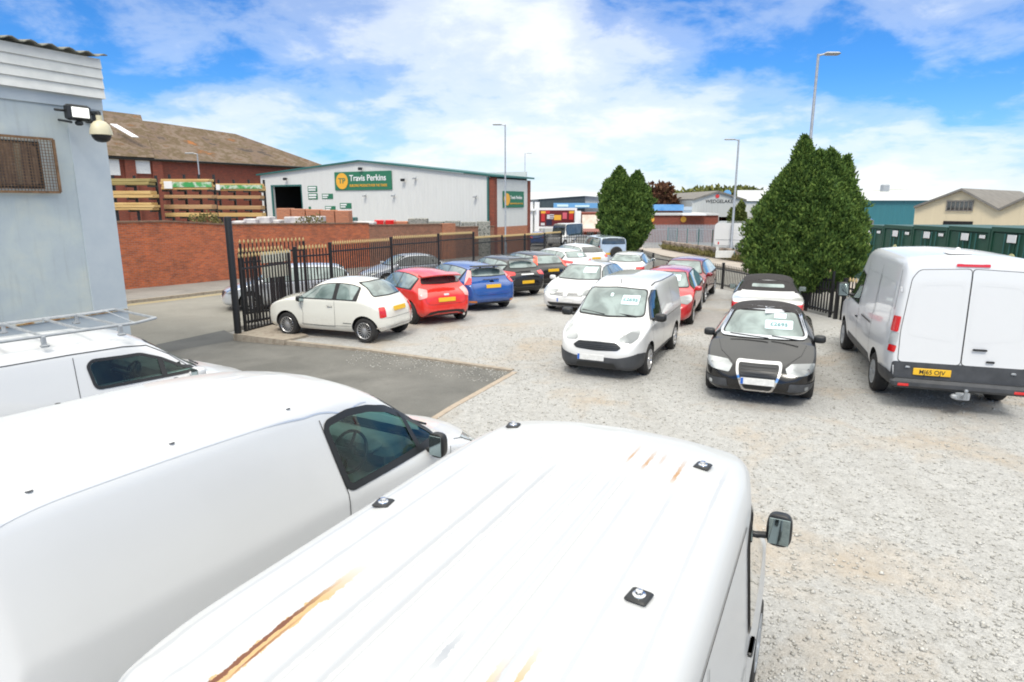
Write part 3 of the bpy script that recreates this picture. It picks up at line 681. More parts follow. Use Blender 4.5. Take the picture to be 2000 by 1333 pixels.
# --- courier van: small white van facing camera
def van_small():
    root = empty('parked_van', (2.45, 13.62, 0), R(245), 'small white panel van with black grille and windscreen card, facing the camera', 'van')
    xf, xr, hw, H = 2.06, -2.05, .86, 1.76
    top = [(xf,.50),(xf-.02,.66),(xf-.08,.80),(xf-.30,.92),(1.42,1.06),(1.30,1.09),(.72,1.53),(.55,1.62),(.2,1.71),(-.4,1.755),(-1.4,1.76),(-1.85,1.73),(-1.96,1.62),(-2.0,1.2),(-2.03,.8),(xr,.45)]
    wid = [(xf,.38),(xf-.05,.60),(xf-.20,.755),(xf-.45,.83),(1.2,.86),(0,.865),(-1.6,.865),(-1.92,.83),(xr,.70)]
    belt = [(xf,.48),(1.85,.74),(1.4,.93),(1.2,.98),(0,1.0),(-1.9,1.02),(xr,.44)]
    bot = [(xf,.34),(xf-.08,.22),(1.6,.18),(-1.7,.2),(xr,.34)]
    rw = [(xf,.30),(1.8,.56),(1.42,.70),(1.3,.72),(.62,.62),(.2,.64),(-.4,.68),(-1.8,.70),(xr,.66)]
    b = Body(top, wid, belt, bot, rw, crown=.05, rtop=.12, nroof=6)
    cut = [ccyl((sx*1.245, .31), .36, sy*.60, sy*1.2, MAT['arch']) for sx in (1,-1) for sy in (-1,1)]
    b.make([MAT['white']], root, cut); wheels(root, 2.49, hw, .305, .195, 'seven')
    P = [(-.66,1.125),(0,1.105),(.66,1.125),(.575,1.55),(0,1.585),(-.575,1.55)]
    patch(b, offset_poly(P, .022), 'F', 'windscreen_surround', MAT['rubber'], root, off=.004, rad=.08)
    patch(b, P, 'F', 'windscreen', MAT['glass'], root, off=.009, rad=.07)
    card_on(b, root, .16, .50, 1.30, 1.46, '£2695')
    patch(b, [(-.1,1.43),(-.04,1.43),(-.04,1.49),(-.1,1.49)], 'F', 'tax_sticker', MAT['card'], root, off=.012, rad=.02)
    pair(b, offset_poly([(1.08,1.06),(.28,1.06),(.20,1.52),(.44,1.54),(.72,1.40)], .015), 'R', 'window_surround', MAT['rubber'], root, off=.005)
    pair(b, [(1.08,1.06),(.28,1.06),(.20,1.52),(.44,1.54),(.72,1.40)], 'R', 'side_window', MAT['dkglass'], root, off=.009)
    seam(b, root, [(.16,1.58),(.20,1.05),(.12,.7),(.14,.32)], 'R'); seam(b, root, [(1.18,1.0),(1.02,.62),(1.04,.32)], 'R'); seam(b, root, [(1.04,.32),(.14,.32)], 'R')
    seam(b, root, [(-.82,1.60),(-.84,.9),(-.72,.4)], 'R'); seam(b, root, [(.05,.95),(-1.9,.96)], 'R', wdt=.012)
    seam(b, root, [(.30,1.62),(0,1.66),(-1.8,1.68)], 'R', wdt=.012)
    pair(b, [(.95,.30),(-.78,.30),(-.78,.37),(.95,.37)], 'R', 'side_moulding', MAT['plastic'], root, rad=.01)
    # front
    patch(b, [(-.47,.64),(-.40,.585),(0,.565),(.40,.585),(.47,.64),(.36,.725),(0,.735),(-.36,.725)], 'F', 'grille', MAT['blackplastic'], root, off=.007, rad=.03)
    for z_ in (.61,.645,.68): patch(b, [(-.40,z_-.005),(.40,z_-.005),(.40,z_+.005),(-.40,z_+.005)], 'F', 'grille_bar', MAT['plastic'], root, off=.016, rad=.002)
    sidelight(b, root, [(1.60,.84,1.0),(1.78,.72,.93),(1.98,.44,.80),(1.98,.42,.74),(1.90,.62,.72),(1.80,.74,.80)], 32, 'headlight', 'lamp', rad=.03)
    patch(b, [(-.05,.78),(.05,.78),(.05,.82),(-.05,.82)], 'F', 'badge', MAT['chrome'], root, rad=.02)
    P = [(-.80,.24),(.80,.24),(.80,.46),(.62,.50),(.40,.44),(-.40,.44),(-.62,.50),(-.80,.46)]
    patch(b, [(-.62,.20),(.62,.20),(.62,.49),(.42,.45),(-.42,.45),(-.62,.49)], 'F', 'bumper', MAT['plastic'], root, off=.010, rad=.03)
    sidelight(b, root, [(1.62,.86,.24),(1.62,.86,.52),(1.85,.72,.54),(2.02,.50,.47),(2.02,.50,.20),(1.85,.72,.20)], 45, 'bumper', 'plastic', rad=.03, off=.012)
    patch(b, [(-.40,.25),(.40,.25),(.36,.34),(-.36,.34)], 'F', 'lower_grille', MAT['blackplastic'], root, off=.016, rad=.02)
    plate(b, root, True, .43, False, y0=-.10)
    seam(b, root, [(1.62,-.70),(1.80,-.50),(1.90,-.2),(1.92,0),(1.90,.2),(1.80,.50),(1.62,.70)], 'T', mirror_=False)
    MB().tube([(1.24,-.1,1.125),(1.10,-.60,1.17)], .012, 6).tube([(1.24,.55,1.125),(1.16,.05,1.15)], .012, 6).build('wiper', MAT['blackplastic'], root)
    mirror(root, .98, .84, 1.04, MAT['blackplastic'], 1.15); handle(b, root, .30, .92, MAT['blackplastic'])
    sidelight(b, root, [(-1.96,.82,1.30),(-2.02,.74,1.30),(-2.04,.76,.80),(-1.96,.84,.80)], 120, 'tail_light', 'redlens')
    patch(b, [(-.62,1.1),(.62,1.1),(.56,1.55),(-.56,1.55)], 'B', 'rear_window', MAT['dkglass'], root)
    MB().tube([(.46,0,1.60),(.40,0,1.74)], .008, 6).build('aerial', MAT['blackplastic'], root)
van_small()
# --- crimson hatch facing camera
rt, b, g = make_car('parked_car', 'bright crimson hatchback facing the camera, just behind the small white panel van', 'car', (4.70, 19.06), 249, 'mpv', 4.2, 1.77, 1.46, 2.6, .86, MAT['crimson'], .32, 'seven')
screen(b, rt, True, g['wsb'], g['wst'])
sidelight(b, rt, [(1.58,.86,.86),(1.94,.54,.79),(1.97,.50,.68),(1.86,.66,.64),(1.68,.86,.74)], 35, 'headlight', 'lamp', rad=.05)
patch(b, [(-.45,.36),(.45,.36),(.52,.50),(-.52,.50)], 'F', 'grille', MAT['blackplastic'], rt, rad=.05); plate(b, rt, True, .50, False)
card_on(b, rt, .08, .42, 1.15, 1.30, None)
# --- dark red hatch facing camera
rt, b, g = make_car('parked_car', 'dark wine red hatchback facing the camera beside the low railings, behind the crimson one', 'car', (6.46, 23.62), 246, 'mpv', 4.2, 1.77, 1.47, 2.6, .86, MAT['dkred'], .32, 'seven')
screen(b, rt, True, g['wsb'], g['wst'])
sidelight(b, rt, [(1.60,.86,.84),(1.94,.56,.79),(1.96,.52,.70),(1.70,.86,.74)], 35, 'headlight', 'lamp', rad=.05); plate(b, rt, True, .48, False)
# --- black convertible facing camera
def ed_cab(s, g): g['soft'] = True
rt, b, g = make_car('parked_car', 'black convertible with black fabric roof, big chrome grille and price card, facing the camera', 'convertible', (4.88, 12.14), 247, 'cab', 4.57, 1.777, 1.40, 2.65, .93, MAT['black'], .32, 'five', doors=2, mir=MAT['blackplastic'], pil=[-.28], wxb=-.95, glass='dkglass')
screen(b, rt, True, g['wsb'], g['wst'], mb_=.055, mt=.075, zt=.035)
bw_, tw_ = float(b.rw(g['wsb'])), float(b.rw(g['wst'])); zt_ = float(b.top(g['wst']))
P = [(-bw_+.055,.965),(0,.955),(bw_-.055,.965),(tw_-.075,zt_-.035),(0,zt_-.02),(-tw_+.075,zt_-.035)]
ring(b, [(-bw_+.03,.965),(bw_-.03,.965),(tw_-.05,zt_-.005),(-tw_+.05,zt_-.005)], 'F', 'screen_frame', MAT['silver'], rt, wdt=.040, off=.014, rad=.05)
def softtop(b, rt, g, rear_window=True):
    x1, x0 = g['wst']-.03, g['re']+.02
    P = [(x1,-.555),(x1,.555),(-.2,.60),(x0,.585),(x0,-.585),(-.2,-.60)]
    patch(b, P, 'T', 'soft_top', MAT['fabric'], rt, off=.014, rad=.04, s=.05)
    pair(b, [(x1+.02,float(b.top(x1))-.10),(x1-.3,float(b.top(x1-.3))-.115),(x0+.2,float(b.top(x0+.2))-.115),(x0-.05,float(b.top(x0))-.10),(x0-.36,1.03),(x0-.12,1.0),(x0+.12,1.20),(x0+.4,1.33),(x1-.3,float(b.top(x1-.3))-.06),(x1,float(b.top(x1))-.06)][::-1], 'R', 'soft_top', MAT['fabric'], rt, off=.013, rad=.02, s=.05)
    ztb, ztt = float(b.top(g['rb']))-.0, float(b.top(g['re']))-.01
    patch(b, [(-.66,ztb),(.66,ztb),(.58,ztt),(-.58,ztt)], 'B', 'soft_top', MAT['fabric'], rt, off=.012, rad=.05)
    if rear_window: patch(b, [(-.40,ztb+.07),(.40,ztb+.07),(.38,ztt-.08),(-.38,ztt-.08)], 'B', 'rear_window', MAT['glass'], rt, off=.018, rad=.06)
softtop(b, rt, g)
headlights(b, rt, g, [(1.74,.84,.71),(2.08,.56,.70),(2.18,.44,.65),(2.18,.44,.54),(1.84,.84,.60)], ang=30)
patch(b, [(-.36,.72),(.36,.72),(.34,.55),(.23,.26),(-.23,.26),(-.34,.55)], 'F', 'grille_surround', MAT['chrome'], rt, off=.012, rad=.06)
patch(b, [(-.315,.685),(.315,.685),(.30,.55),(.20,.295),(-.20,.295),(-.30,.55)], 'F', 'grille', MAT['blackplastic'], rt, off=.020, rad=.04)
for z_ in (.33,.37,.53,.57,.61,.65): patch(b, [(-.26,z_-.004),(.26,z_-.004),(.26,z_+.004),(-.26,z_+.004)], 'F', 'grille_bar', MAT['plastic'], rt, off=.026, rad=.001)
plate(b, rt, True, .44, False).location.x += .03
sidelight(b, rt, [(1.72,.86,.42),(2.14,.42,.44),(2.16,.42,.30),(1.76,.86,.32)], 32, 'air_intake', 'plastic', rad=.03)
sidelight(b, rt, [(1.96,.70,.385),(2.02,.64,.385),(2.02,.64,.325),(1.96,.70,.325)], 32, 'fog_lamp', 'lamp', rad=.03, off=.016)
card_on(b, rt, .02, .48, 1.06, 1.19, '£2695'); patch(b, [(.16,1.22),(.36,1.22),(.36,1.29),(.16,1.29)], 'F', 'price_card', MAT['card'], rt, off=.016, rad=.01)
seam(b, rt, [(1.18,-.72),(1.6,-.64),(2.02,-.42)], 'T', wdt=.006); MB().tube([(1.16,.1,.955),(1.05,-.55,.985)], .011, 6).tube([(1.16,.6,.955),(1.08,.15,.985)], .011, 6).build('wiper', MAT['blackplastic'], rt)
# --- white convertible behind
rt, b, g = make_car('parked_car', 'white convertible with black fabric roof up, seen from behind beyond the black convertible', 'convertible', (7.02, 17.51), 69, 'cab', 4.3, 1.76, 1.39, 2.6, .86, MAT['white'], .32, 'five', doors=2, mir=MAT['blackplastic'], pil=[-.28], wxb=-.85, glass='dkglass')
softtop(b, rt, g); screen(b, rt, True, g['wsb'], g['wst'])
sidelight(b, rt, [(-1.72,.86,.86),(-2.0,.58,.84),(-2.0,.58,.72),(-1.78,.86,.70)], 152, 'tail_light', 'redlens'); plate(b, rt, False, .66, True)

# --- big white van on the right
def van_big():
    root = empty('parked_van', (7.95, 12.42, 0), R(71), 'tall white panel van with yellow plate and tow ball, seen from behind at right', 'van')
    xf, xr, hw = 2.85, -2.88, 1.0
    top = [(xf,.60),(xf-.03,.80),(xf-.12,.98),(xf-.4,1.12),(2.05,1.30),(1.95,1.34),(1.25,2.05),(1.05,2.22),(.7,2.38),(.2,2.46),(-1.0,2.50),(-2.3,2.50),(-2.66,2.485),(-2.76,2.42),(-2.81,2.05),(-2.84,1.2),(-2.86,.8),(xr,.52)]
    wid = [(xf,.50),(xf-.08,.74),(xf-.3,.90),(2.2,.98),(1.5,1.0),(0,1.01),(-2.4,1.01),(-2.7,.99),(-2.82,.95),(xr,.90)]
    belt = [(xf,.58),(2.6,.88),(2.0,1.12),(1.5,1.18),(0,1.20),(-2.6,1.22),(-2.84,1.2),(xr,.5)]
    bot = [(xf,.40),(xf-.1,.28),(2.3,.26),(-2.3,.30),(-2.7,.36),(xr,.40)]
    rw = [(xf,.36),(2.5,.66),(2.05,.80),(1.2,.76),(.5,.81),(-.5,.87),(-2.5,.885),(-2.78,.86),(xr,.82)]
    rib = lambda x, y: 0.0
    b = Body(top, wid, belt, bot, rw, nx=110, crown=.05, rtop=.13, nroof=8, mid=.62)
    cut = [ccyl((sx*1.75, .36), .42, sy*.70, sy*1.4, MAT['arch']) for sx in (1,-1) for sy in (-1,1)]
    b.make([MAT['vanwhite']], root, cut); wheels(root, 3.5, hw, .345, .22, 'steel')
    # rear doors
    for sy in (1, -1):
        P = [(sy*.010,.80),(sy*.86,.80),(sy*.865,1.3),(sy*.79,2.12),(sy*.70,2.26),(sy*.010,2.29)]
        patch(b, offset_poly(P, .009), 'B', 'door_seal', MAT['rubber'], root, off=.003, rad=.06)
        d = patch(b, P, 'B', 'rear_door', MAT['vanwhite'], root, off=.008, rad=.06)
        q = [(sy*.09,1.18),(sy*.74,1.26),(sy*.75,1.42),(sy*.70,1.95),(sy*.62,2.02),(sy*.09,2.05)]
        ring(b, q, 'B', 'pressed_panel', MAT['vanwhite'], d, wdt=.035, off=.010, rad=.09)
    patch(b, [(-.93,.52),(.93,.52),(.93,.80),(-.93,.80)], 'B', 'lower_trim', MAT['plastic'], root, off=.010, rad=.04)
    seam(b, root, [(0,.54),(0,.80)], 'B', mirror_=False, wdt=.012)
    MB().bbox((-2.93,0,.47), (.16,1.90,.15), .045).build('rear_bumper', MAT['plastic'], root)
    sidelight(b, root, [(-2.2,1.01,.42),(-2.2,1.01,.62),(-2.75,.99,.64),(-2.9,.86,.56),(-2.9,.86,.40),(-2.75,.99,.40)], 125, 'bumper_corner', 'plastic', off=.018, rad=.04)
    for (z0_, z1_, mt) in ((1.27,1.52,'redlens'),(1.06,1.26,'lamp'),(.94,1.05,'redlens')):
        sidelight(b, root, [(-2.70,.99,z0_),(-2.84,.91,z0_),(-2.84,.91-.01,z1_),(-2.72,.97,z1_)], 130, 'tail_light', mt, off=.014, rad=.02)
    pl = plate(b, root, False, .66, True, 'MJ65 OJV', y0=.38); pl.location.x = -2.905
    for sy in (1, -1): MB().bbox((-3.005, sy*.78, .455), (.02, .16, .05), .008).build('reflector', MAT['redlens'], root)
    MB().tube([(-2.95,-.05,.34),(-3.12,-.05,.34),(-3.12,-.05,.42)], .03, 10).lathe([(.001,.03),(.02,.028),(.028,.01),(.025,-.012),(.015,-.03)], 14, Matrix.Translation((-3.12,-.05,.45))).bbox((-2.98,-.05,.33), (.05,.20,.12), .01).bbox((-3.05,.08,.34),(.10,.09,.07),.02).build('tow_ball', MAT['steel'], root)
    patch(b, [(-.22,2.325),(.22,2.325),(.22,2.365),(-.22,2.365)], 'B', 'brake_light', MAT['redlens'], root, off=.016, rad=.01)
    MB().bbox((-2.40,.12,2.515), (.30,.34,.035), .015).lathe([(.001,.06),(.03,.05),(.035,.0),(.001,-.01)], 12, Matrix.Translation((-2.3,.1,2.535))).build('roof_vent', MAT['whitetxt'], root)
    for y_, z_, l_ in ((-.22,1.06,.20),(-.38,.88,.12)):
        MB().bbox((-2.885, y_, z_), (.03, l_, .028), .012).build('door_handle', MAT['blackplastic'], root)
    MB().bbox((-2.82,-.03,1.62), (.02,.03,.04), .006).build('door_lock', MAT['blackplastic'], root)
    for y_ in (-.70,.72): MB().bbox((-2.89, y_, .72), (.02,.07,.035), .01).build('plate_lamp', MAT['steel'], root)
    for z_ in (1.0,1.95): 
        for sy in (1,-1): MB().bbox((-2.80, sy*.925, z_), (.05,.03,.09), .01).build('door_hinge', MAT['vanwhite'], root)
    # sides
    pair(b, [(1.15,.36),(-1.2,.36),(-1.2,.56),(1.15,.56)], 'R', 'side_moulding', MAT['plastic'], root, rad=.03)
    for (x1, x0) in ((.05,-1.20),(-1.30,-2.45)):
        ring(b, [(x1,1.32),(x0,1.32),(x0,2.02),(x1,2.02)], 'R', 'pressed_panel', MAT['vanwhite'], root, wdt=.03, off=.006, rad=.08, sides=(1,-1))
    seam(b, root, [(.1,2.2),(.1,1.2),(.06,.4)], 'R', wdt=.010); seam(b, root, [(-1.25,2.2),(-1.25,1.2),(-1.22,.62)], 'R', wdt=.010); seam(b, root, [(1.45,1.1),(1.25,.7),(1.28,.4)], 'R', wdt=.010)
    seam(b, root, [(-2.62,2.25),(-2.64,1.6)], 'R', wdt=.010)
    pair(b, [(-.28,1.12),(-1.16,1.12),(-1.16,1.15),(-.28,1.15)], 'R', 'door_rail', MAT['blackplastic'], root, rad=.008, off=.012)
    handle(b, root, .22, 1.02, MAT['blackplastic'])
    P = [(1.60,1.28),(.22,1.28),(.22,1.86),(.80,1.90),(1.15,1.76)]
    pair(b, offset_poly(P, .02), 'R', 'window_surround', MAT['rubber'], root, off=.005); pair(b, P, 'R', 'side_window', MAT['dkglass'], root, off=.009)
    screen(b, root, True, 1.97, 1.15, bw=.74, tw=.66)
    mirror(root, 1.40, .99, 1.30, MAT['blackplastic'], 1.2, tall=True)
    sidelight(b, root, [(2.40,.90,1.02),(2.72,.62,.92),(2.74,.62,.72),(2.46,.90,.80)], 35, 'headlight', 'lamp')
van_big()

# --- foreground roof-rack bolts, rust etc
def streak(t, co, x0, x1, y0, hw, ns=12., seed=0.):
    s = N(t, 'ShaderNodeSeparateXYZ'); t.links.new(co, s.inputs[0])
    mp = N(t, 'ShaderNodeMapping'); t.links.new(co, mp.inputs[0]); mp.inputs['Location'].default_value = (seed, seed, 0); mp.inputs['Scale'].default_value = (.6, 1, 1)
    nz = noise(t, mp.outputs[0], ns*1.6, 8, .72)
    d = mth(t, 'DIVIDE', mth(t, 'ABSOLUTE', mth(t, 'SUBTRACT', s.outputs[1], y0)), hw)
    a = mth(t, 'SUBTRACT', 1.0, d)
    ea = mth(t, 'MULTIPLY', mth(t, 'SUBTRACT', s.outputs[0], x0), 8.0, clamp=True); eb = mth(t, 'MULTIPLY', mth(t, 'SUBTRACT', x1, s.outputs[0]), 4.0, clamp=True)
    f = mth(t, 'ADD', a, mth(t, 'MULTIPLY', mth(t, 'SUBTRACT', nz, .5), 3.2))
    up = mth(t, 'MULTIPLY', mth(t, 'SUBTRACT', s.outputs[2], 1.6), 10, clamp=True)
    return mth(t, 'MULTIPLY', mth(t, 'MULTIPLY', mth(t, 'MULTIPLY', ea, eb), up), mth(t, 'MULTIPLY', f, 6.0, clamp=True), clamp=True)
def rusty_white():
    m = paint('rusty white paint', (.50,.51,.515), .5, coat=.3, dirt=.3); t, b = nodes(m); co = objco(t)
    cur = b.inputs['Base Color'].links[0].from_socket
    def lay(cur, args, col): return mix(t, streak(t, co, *args), cur, col)
    cur = lay(cur, (-2.2,-1.20,.395,.027,12,1.3), (.52,.34,.15)); cur = lay(cur, (-2.2,-1.32,.412,.011,20,4.2), (.15,.045,.012))
    cur = lay(cur, (-1.9,-1.5,.378,.006,26,7.7), (.22,.085,.025))
    for a in ((-1.62,-1.33,-.15,.012,30,2.),(-1.55,-1.42,-.30,.008,30,5.)): cur = lay(cur, a, (.24,.26,.30))
    for a in ((.10,.46,-.30,.010,26,3.),(.02,.42,-.47,.010,26,9.),(.22,.44,-.36,.008,30,11.),(.16,.50,-.20,.007,30,12.)): cur = lay(cur, a, (.42,.24,.10))
    for a in ((-2.1,-1.40,-.325,.014,24,6.),(-2.1,-1.30,-.39,.010,24,8.)): cur = lay(cur, a, (.46,.30,.12))
    for y_, a_, b2_ in ((-.52,-2.1,.05),(-.36,-2.1,.0),(-.22,-2.1,.1),(-.08,-2.1,.0),(.10,-2.1,.05),(.24,-2.1,-.1),(.54,-2.1,.0),(.70,-2.1,.5),(-.70,-2.1,.5)): cur = mix(t, mth(t, 'MULTIPLY', streak(t, co, a_, b2_, y_+.018, .009, 7., y_), .40), cur, (.30,.32,.36))  # grey lines along the ribs: groove dirt that also paints in their shading
    f2 = ramp(t, noise(t, co, 22, 5, .7), [(.70,0.),(.78,.55)]); cur = mix(t, mth(t,'MULTIPLY',f2,.6), cur, (.46,.40,.30))
    t.links.new(cur, b.inputs['Base Color']); return m
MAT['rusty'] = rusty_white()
def ribf(x0, x1, ys, hw, dep):
    def f(x, y):
        e = min(max((x-x0)/.12, 0), 1)*min(max((x1-x)/.12, 0), 1); e = e*e*(3-2*e); r = 0
        for y0 in ys:
            d = abs(y-y0)/hw
            if d < 1: r += dep*(.5+.5*math.cos(math.pi*d))
        return r*e
    return f
def cutpoly(P, y0, y1, mat):
    return MB().prism([(p[0], y0, p[1]) for p in P], (0, y1-y0, 0)).build('cutter', mat, None, None)
def cutfront(P, x0, x1, mat): return MB().prism([(x0, p[0], p[1]) for p in P], (x1-x0, 0, 0)).build('cutter', mat, None, None)
def cutbox(a, b_, mat): return MB().box(a, b_).build('cutter', mat, None, None)
def steering(root, x, y, z, tilt=28):
    M = Matrix.Translation((x, y, z)) @ Matrix.Rotation(R(-90+tilt), 4, 'Y'); mb = MB()
    pts = [M @ Vector((.185*math.cos(a), .185*math.sin(a), 0)) for a in np.linspace(0, 2*math.pi, 33)]
    mb.tube(pts, .014, 8, cap=False); mb.bbox((0,0,.02), (.13,.15,.05), .02, M=M)
    for a in (0, 180, 270): mb.tube([M @ Vector((0,0,.01)), M @ Vector((.18*math.cos(R(a)), .18*math.sin(R(a)), 0))], .015, 6)
    mb.tube([M @ Vector((0,0,0)), M @ Vector((0,0,.28))], .03, 8)
    mb.build('steering_wheel', MAT['blackplastic'], root)
# --- nearest van (rusty roof), van A
def van_a():
    root = empty('parked_van', (.345, 3.11, 0), R(63.2), 'white van with rust streaks and black bolt pads on its roof, nearest the camera', 'van')
    xf, xr, hw, H = 2.15, -2.12, .875, 1.93
    top = [(xf,.55),(xf-.03,.78),(xf-.12,.90),(xf-.35,1.0),(1.52,1.10),(1.46,1.14),(1.02,1.72),(.95,1.82),(.82,1.89),(.55,1.935),(-.3,1.955),(-1.4,1.955),(-1.92,1.94),(-2.02,1.88),(-2.07,1.72),(-2.10,1.2),(xr,.5)]
    wid = [(xf,.42),(xf-.06,.66),(xf-.22,.78),(1.6,.85),(1.2,.87),(0,.885),(-1.7,.885),(-1.95,.86),(-2.06,.80),(xr,.74)]
    belt = [(xf,.53),(1.85,.84),(1.42,.98),(1.2,1.03),(0,1.06),(-1.95,1.06),(xr,.5)]
    bot = [(xf,.36),(xf-.08,.26),(1.6,.22),(-1.7,.24),(xr,.36)]
    rw = [(xf,.34),(1.8,.62),(1.5,.74),(.98,.70),(.7,.76),(.2,.815),(-1.6,.82),(-1.95,.78),(-2.05,.72),(xr,.62)]
    r1 = ribf(-1.95, .10, [-.52,-.36,-.22,-.08,.10,.24,.40,.54], .028, -.016); r2 = ribf(-1.97, .35, [-.70,.70], .018, -.012); r3 = ribf(.0, .55, [-.40,-.2,0,.2,.40], .05, -.004)
    b = Body(top, wid, belt, bot, rw, nx=150, crown=.045, rtop=.10, nroof=64, ribs=lambda x, y: r1(x, y)+r2(x, y)+r3(x, y))
    cut = [ccyl((sx*1.30, .33), .38, sy*.62, sy*1.3, MAT['arch']) for sx in (1,-1) for sy in (-1,1)]
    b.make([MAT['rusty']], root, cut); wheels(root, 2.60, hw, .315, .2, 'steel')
    for (x, y) in ((.52,.64),(.36,-.565),(-.74,.685),(-.93,-.585)):
        h = b.ray((x, y, 4), (0,0,-1))[0]; M = Matrix.Translation((x, y, h.z+.008)) @ Matrix.Rotation(R(12 if y > 0 else -8), 4, 'Z')
        p_ = MB().bbox((0,0,0), (.085,.082,.014), .006, M=M).build('bolt_pad', MAT['blackplastic'], root)
        MB().lathe([(.026,.004),(.024,.010),(.014,.012),(.013,.024),(.001,.025)], 16, M).build('bolt', MAT['chrome'], p_)
    P = [(1.22,1.10),(.32,1.10),(.24,1.12),(.20,1.60),(.26,1.655),(.55,1.63),(.74,1.55)]
    pair(b, offset_poly(P, .03), 'R', 'window_surround', MAT['rubber'], root, off=.006, rad=.04); pair(b, P, 'R', 'side_window', MAT['dkglass'], root, off=.011, rad=.04)
    P = [(-2.0+.0, 0)]
    # rear quarter / rear door glass and shut lines
    for sy in (1, -1):
        q = [(sy*.06,1.12),(sy*.60,1.12),(sy*.55,1.68),(sy*.06,1.70)]
        patch(b, offset_poly(q, .02), 'B', 'window_surround', MAT['rubber'], root, off=.005, rad=.05); patch(b, q, 'B', 'rear_window', MAT['glass'], root, off=.010, rad=.05)
    seam(b, root, [(0,.5),(0,1.86)], 'B', mirror_=False); seam(b, root, [(.17,1.72),(.14,1.05),(.12,.36)], 'R'); seam(b, root, [(-.9,1.70),(-.9,.42)], 'R')
    seam(b, root, [(.13,1.74),(-1.9,1.76)], 'R', wdt=.012); seam(b, root, [(.1,1.0),(-1.9,1.0)], 'R', wdt=.010)
    screen(b, root, True, 1.48, 1.0, bw=.68, tw=.60)
    pair(b, [(.95,.38),(-.95,.38),(-.95,.46),(.95,.46)], 'R', 'side_moulding', MAT['plastic'], root, rad=.01)
    handle(b, root, .30, .98, MAT['blackplastic']); mirror(root, 1.10, .85, 1.20, MAT['blackplastic'], .80, tall=True)
    patch(b, [(-.45,.62),(.45,.62),(.45,.78),(-.45,.78)], 'F', 'grille', MAT['blackplastic'], root); plate(b, root, True, .45, False)
    sidelight(b, root, [(1.70,.84,1.0),(2.02,.55,.92),(2.06,.55,.74),(1.82,.84,.78)], 35, 'headlight', 'lamp')
    sidelight(b, root, [(-2.0,.86,1.35),(-2.09,.76,1.35),(-2.10,.76,.85),(-2.0,.86,.85)], 130, 'tail_light', 'redlens')
van_a()
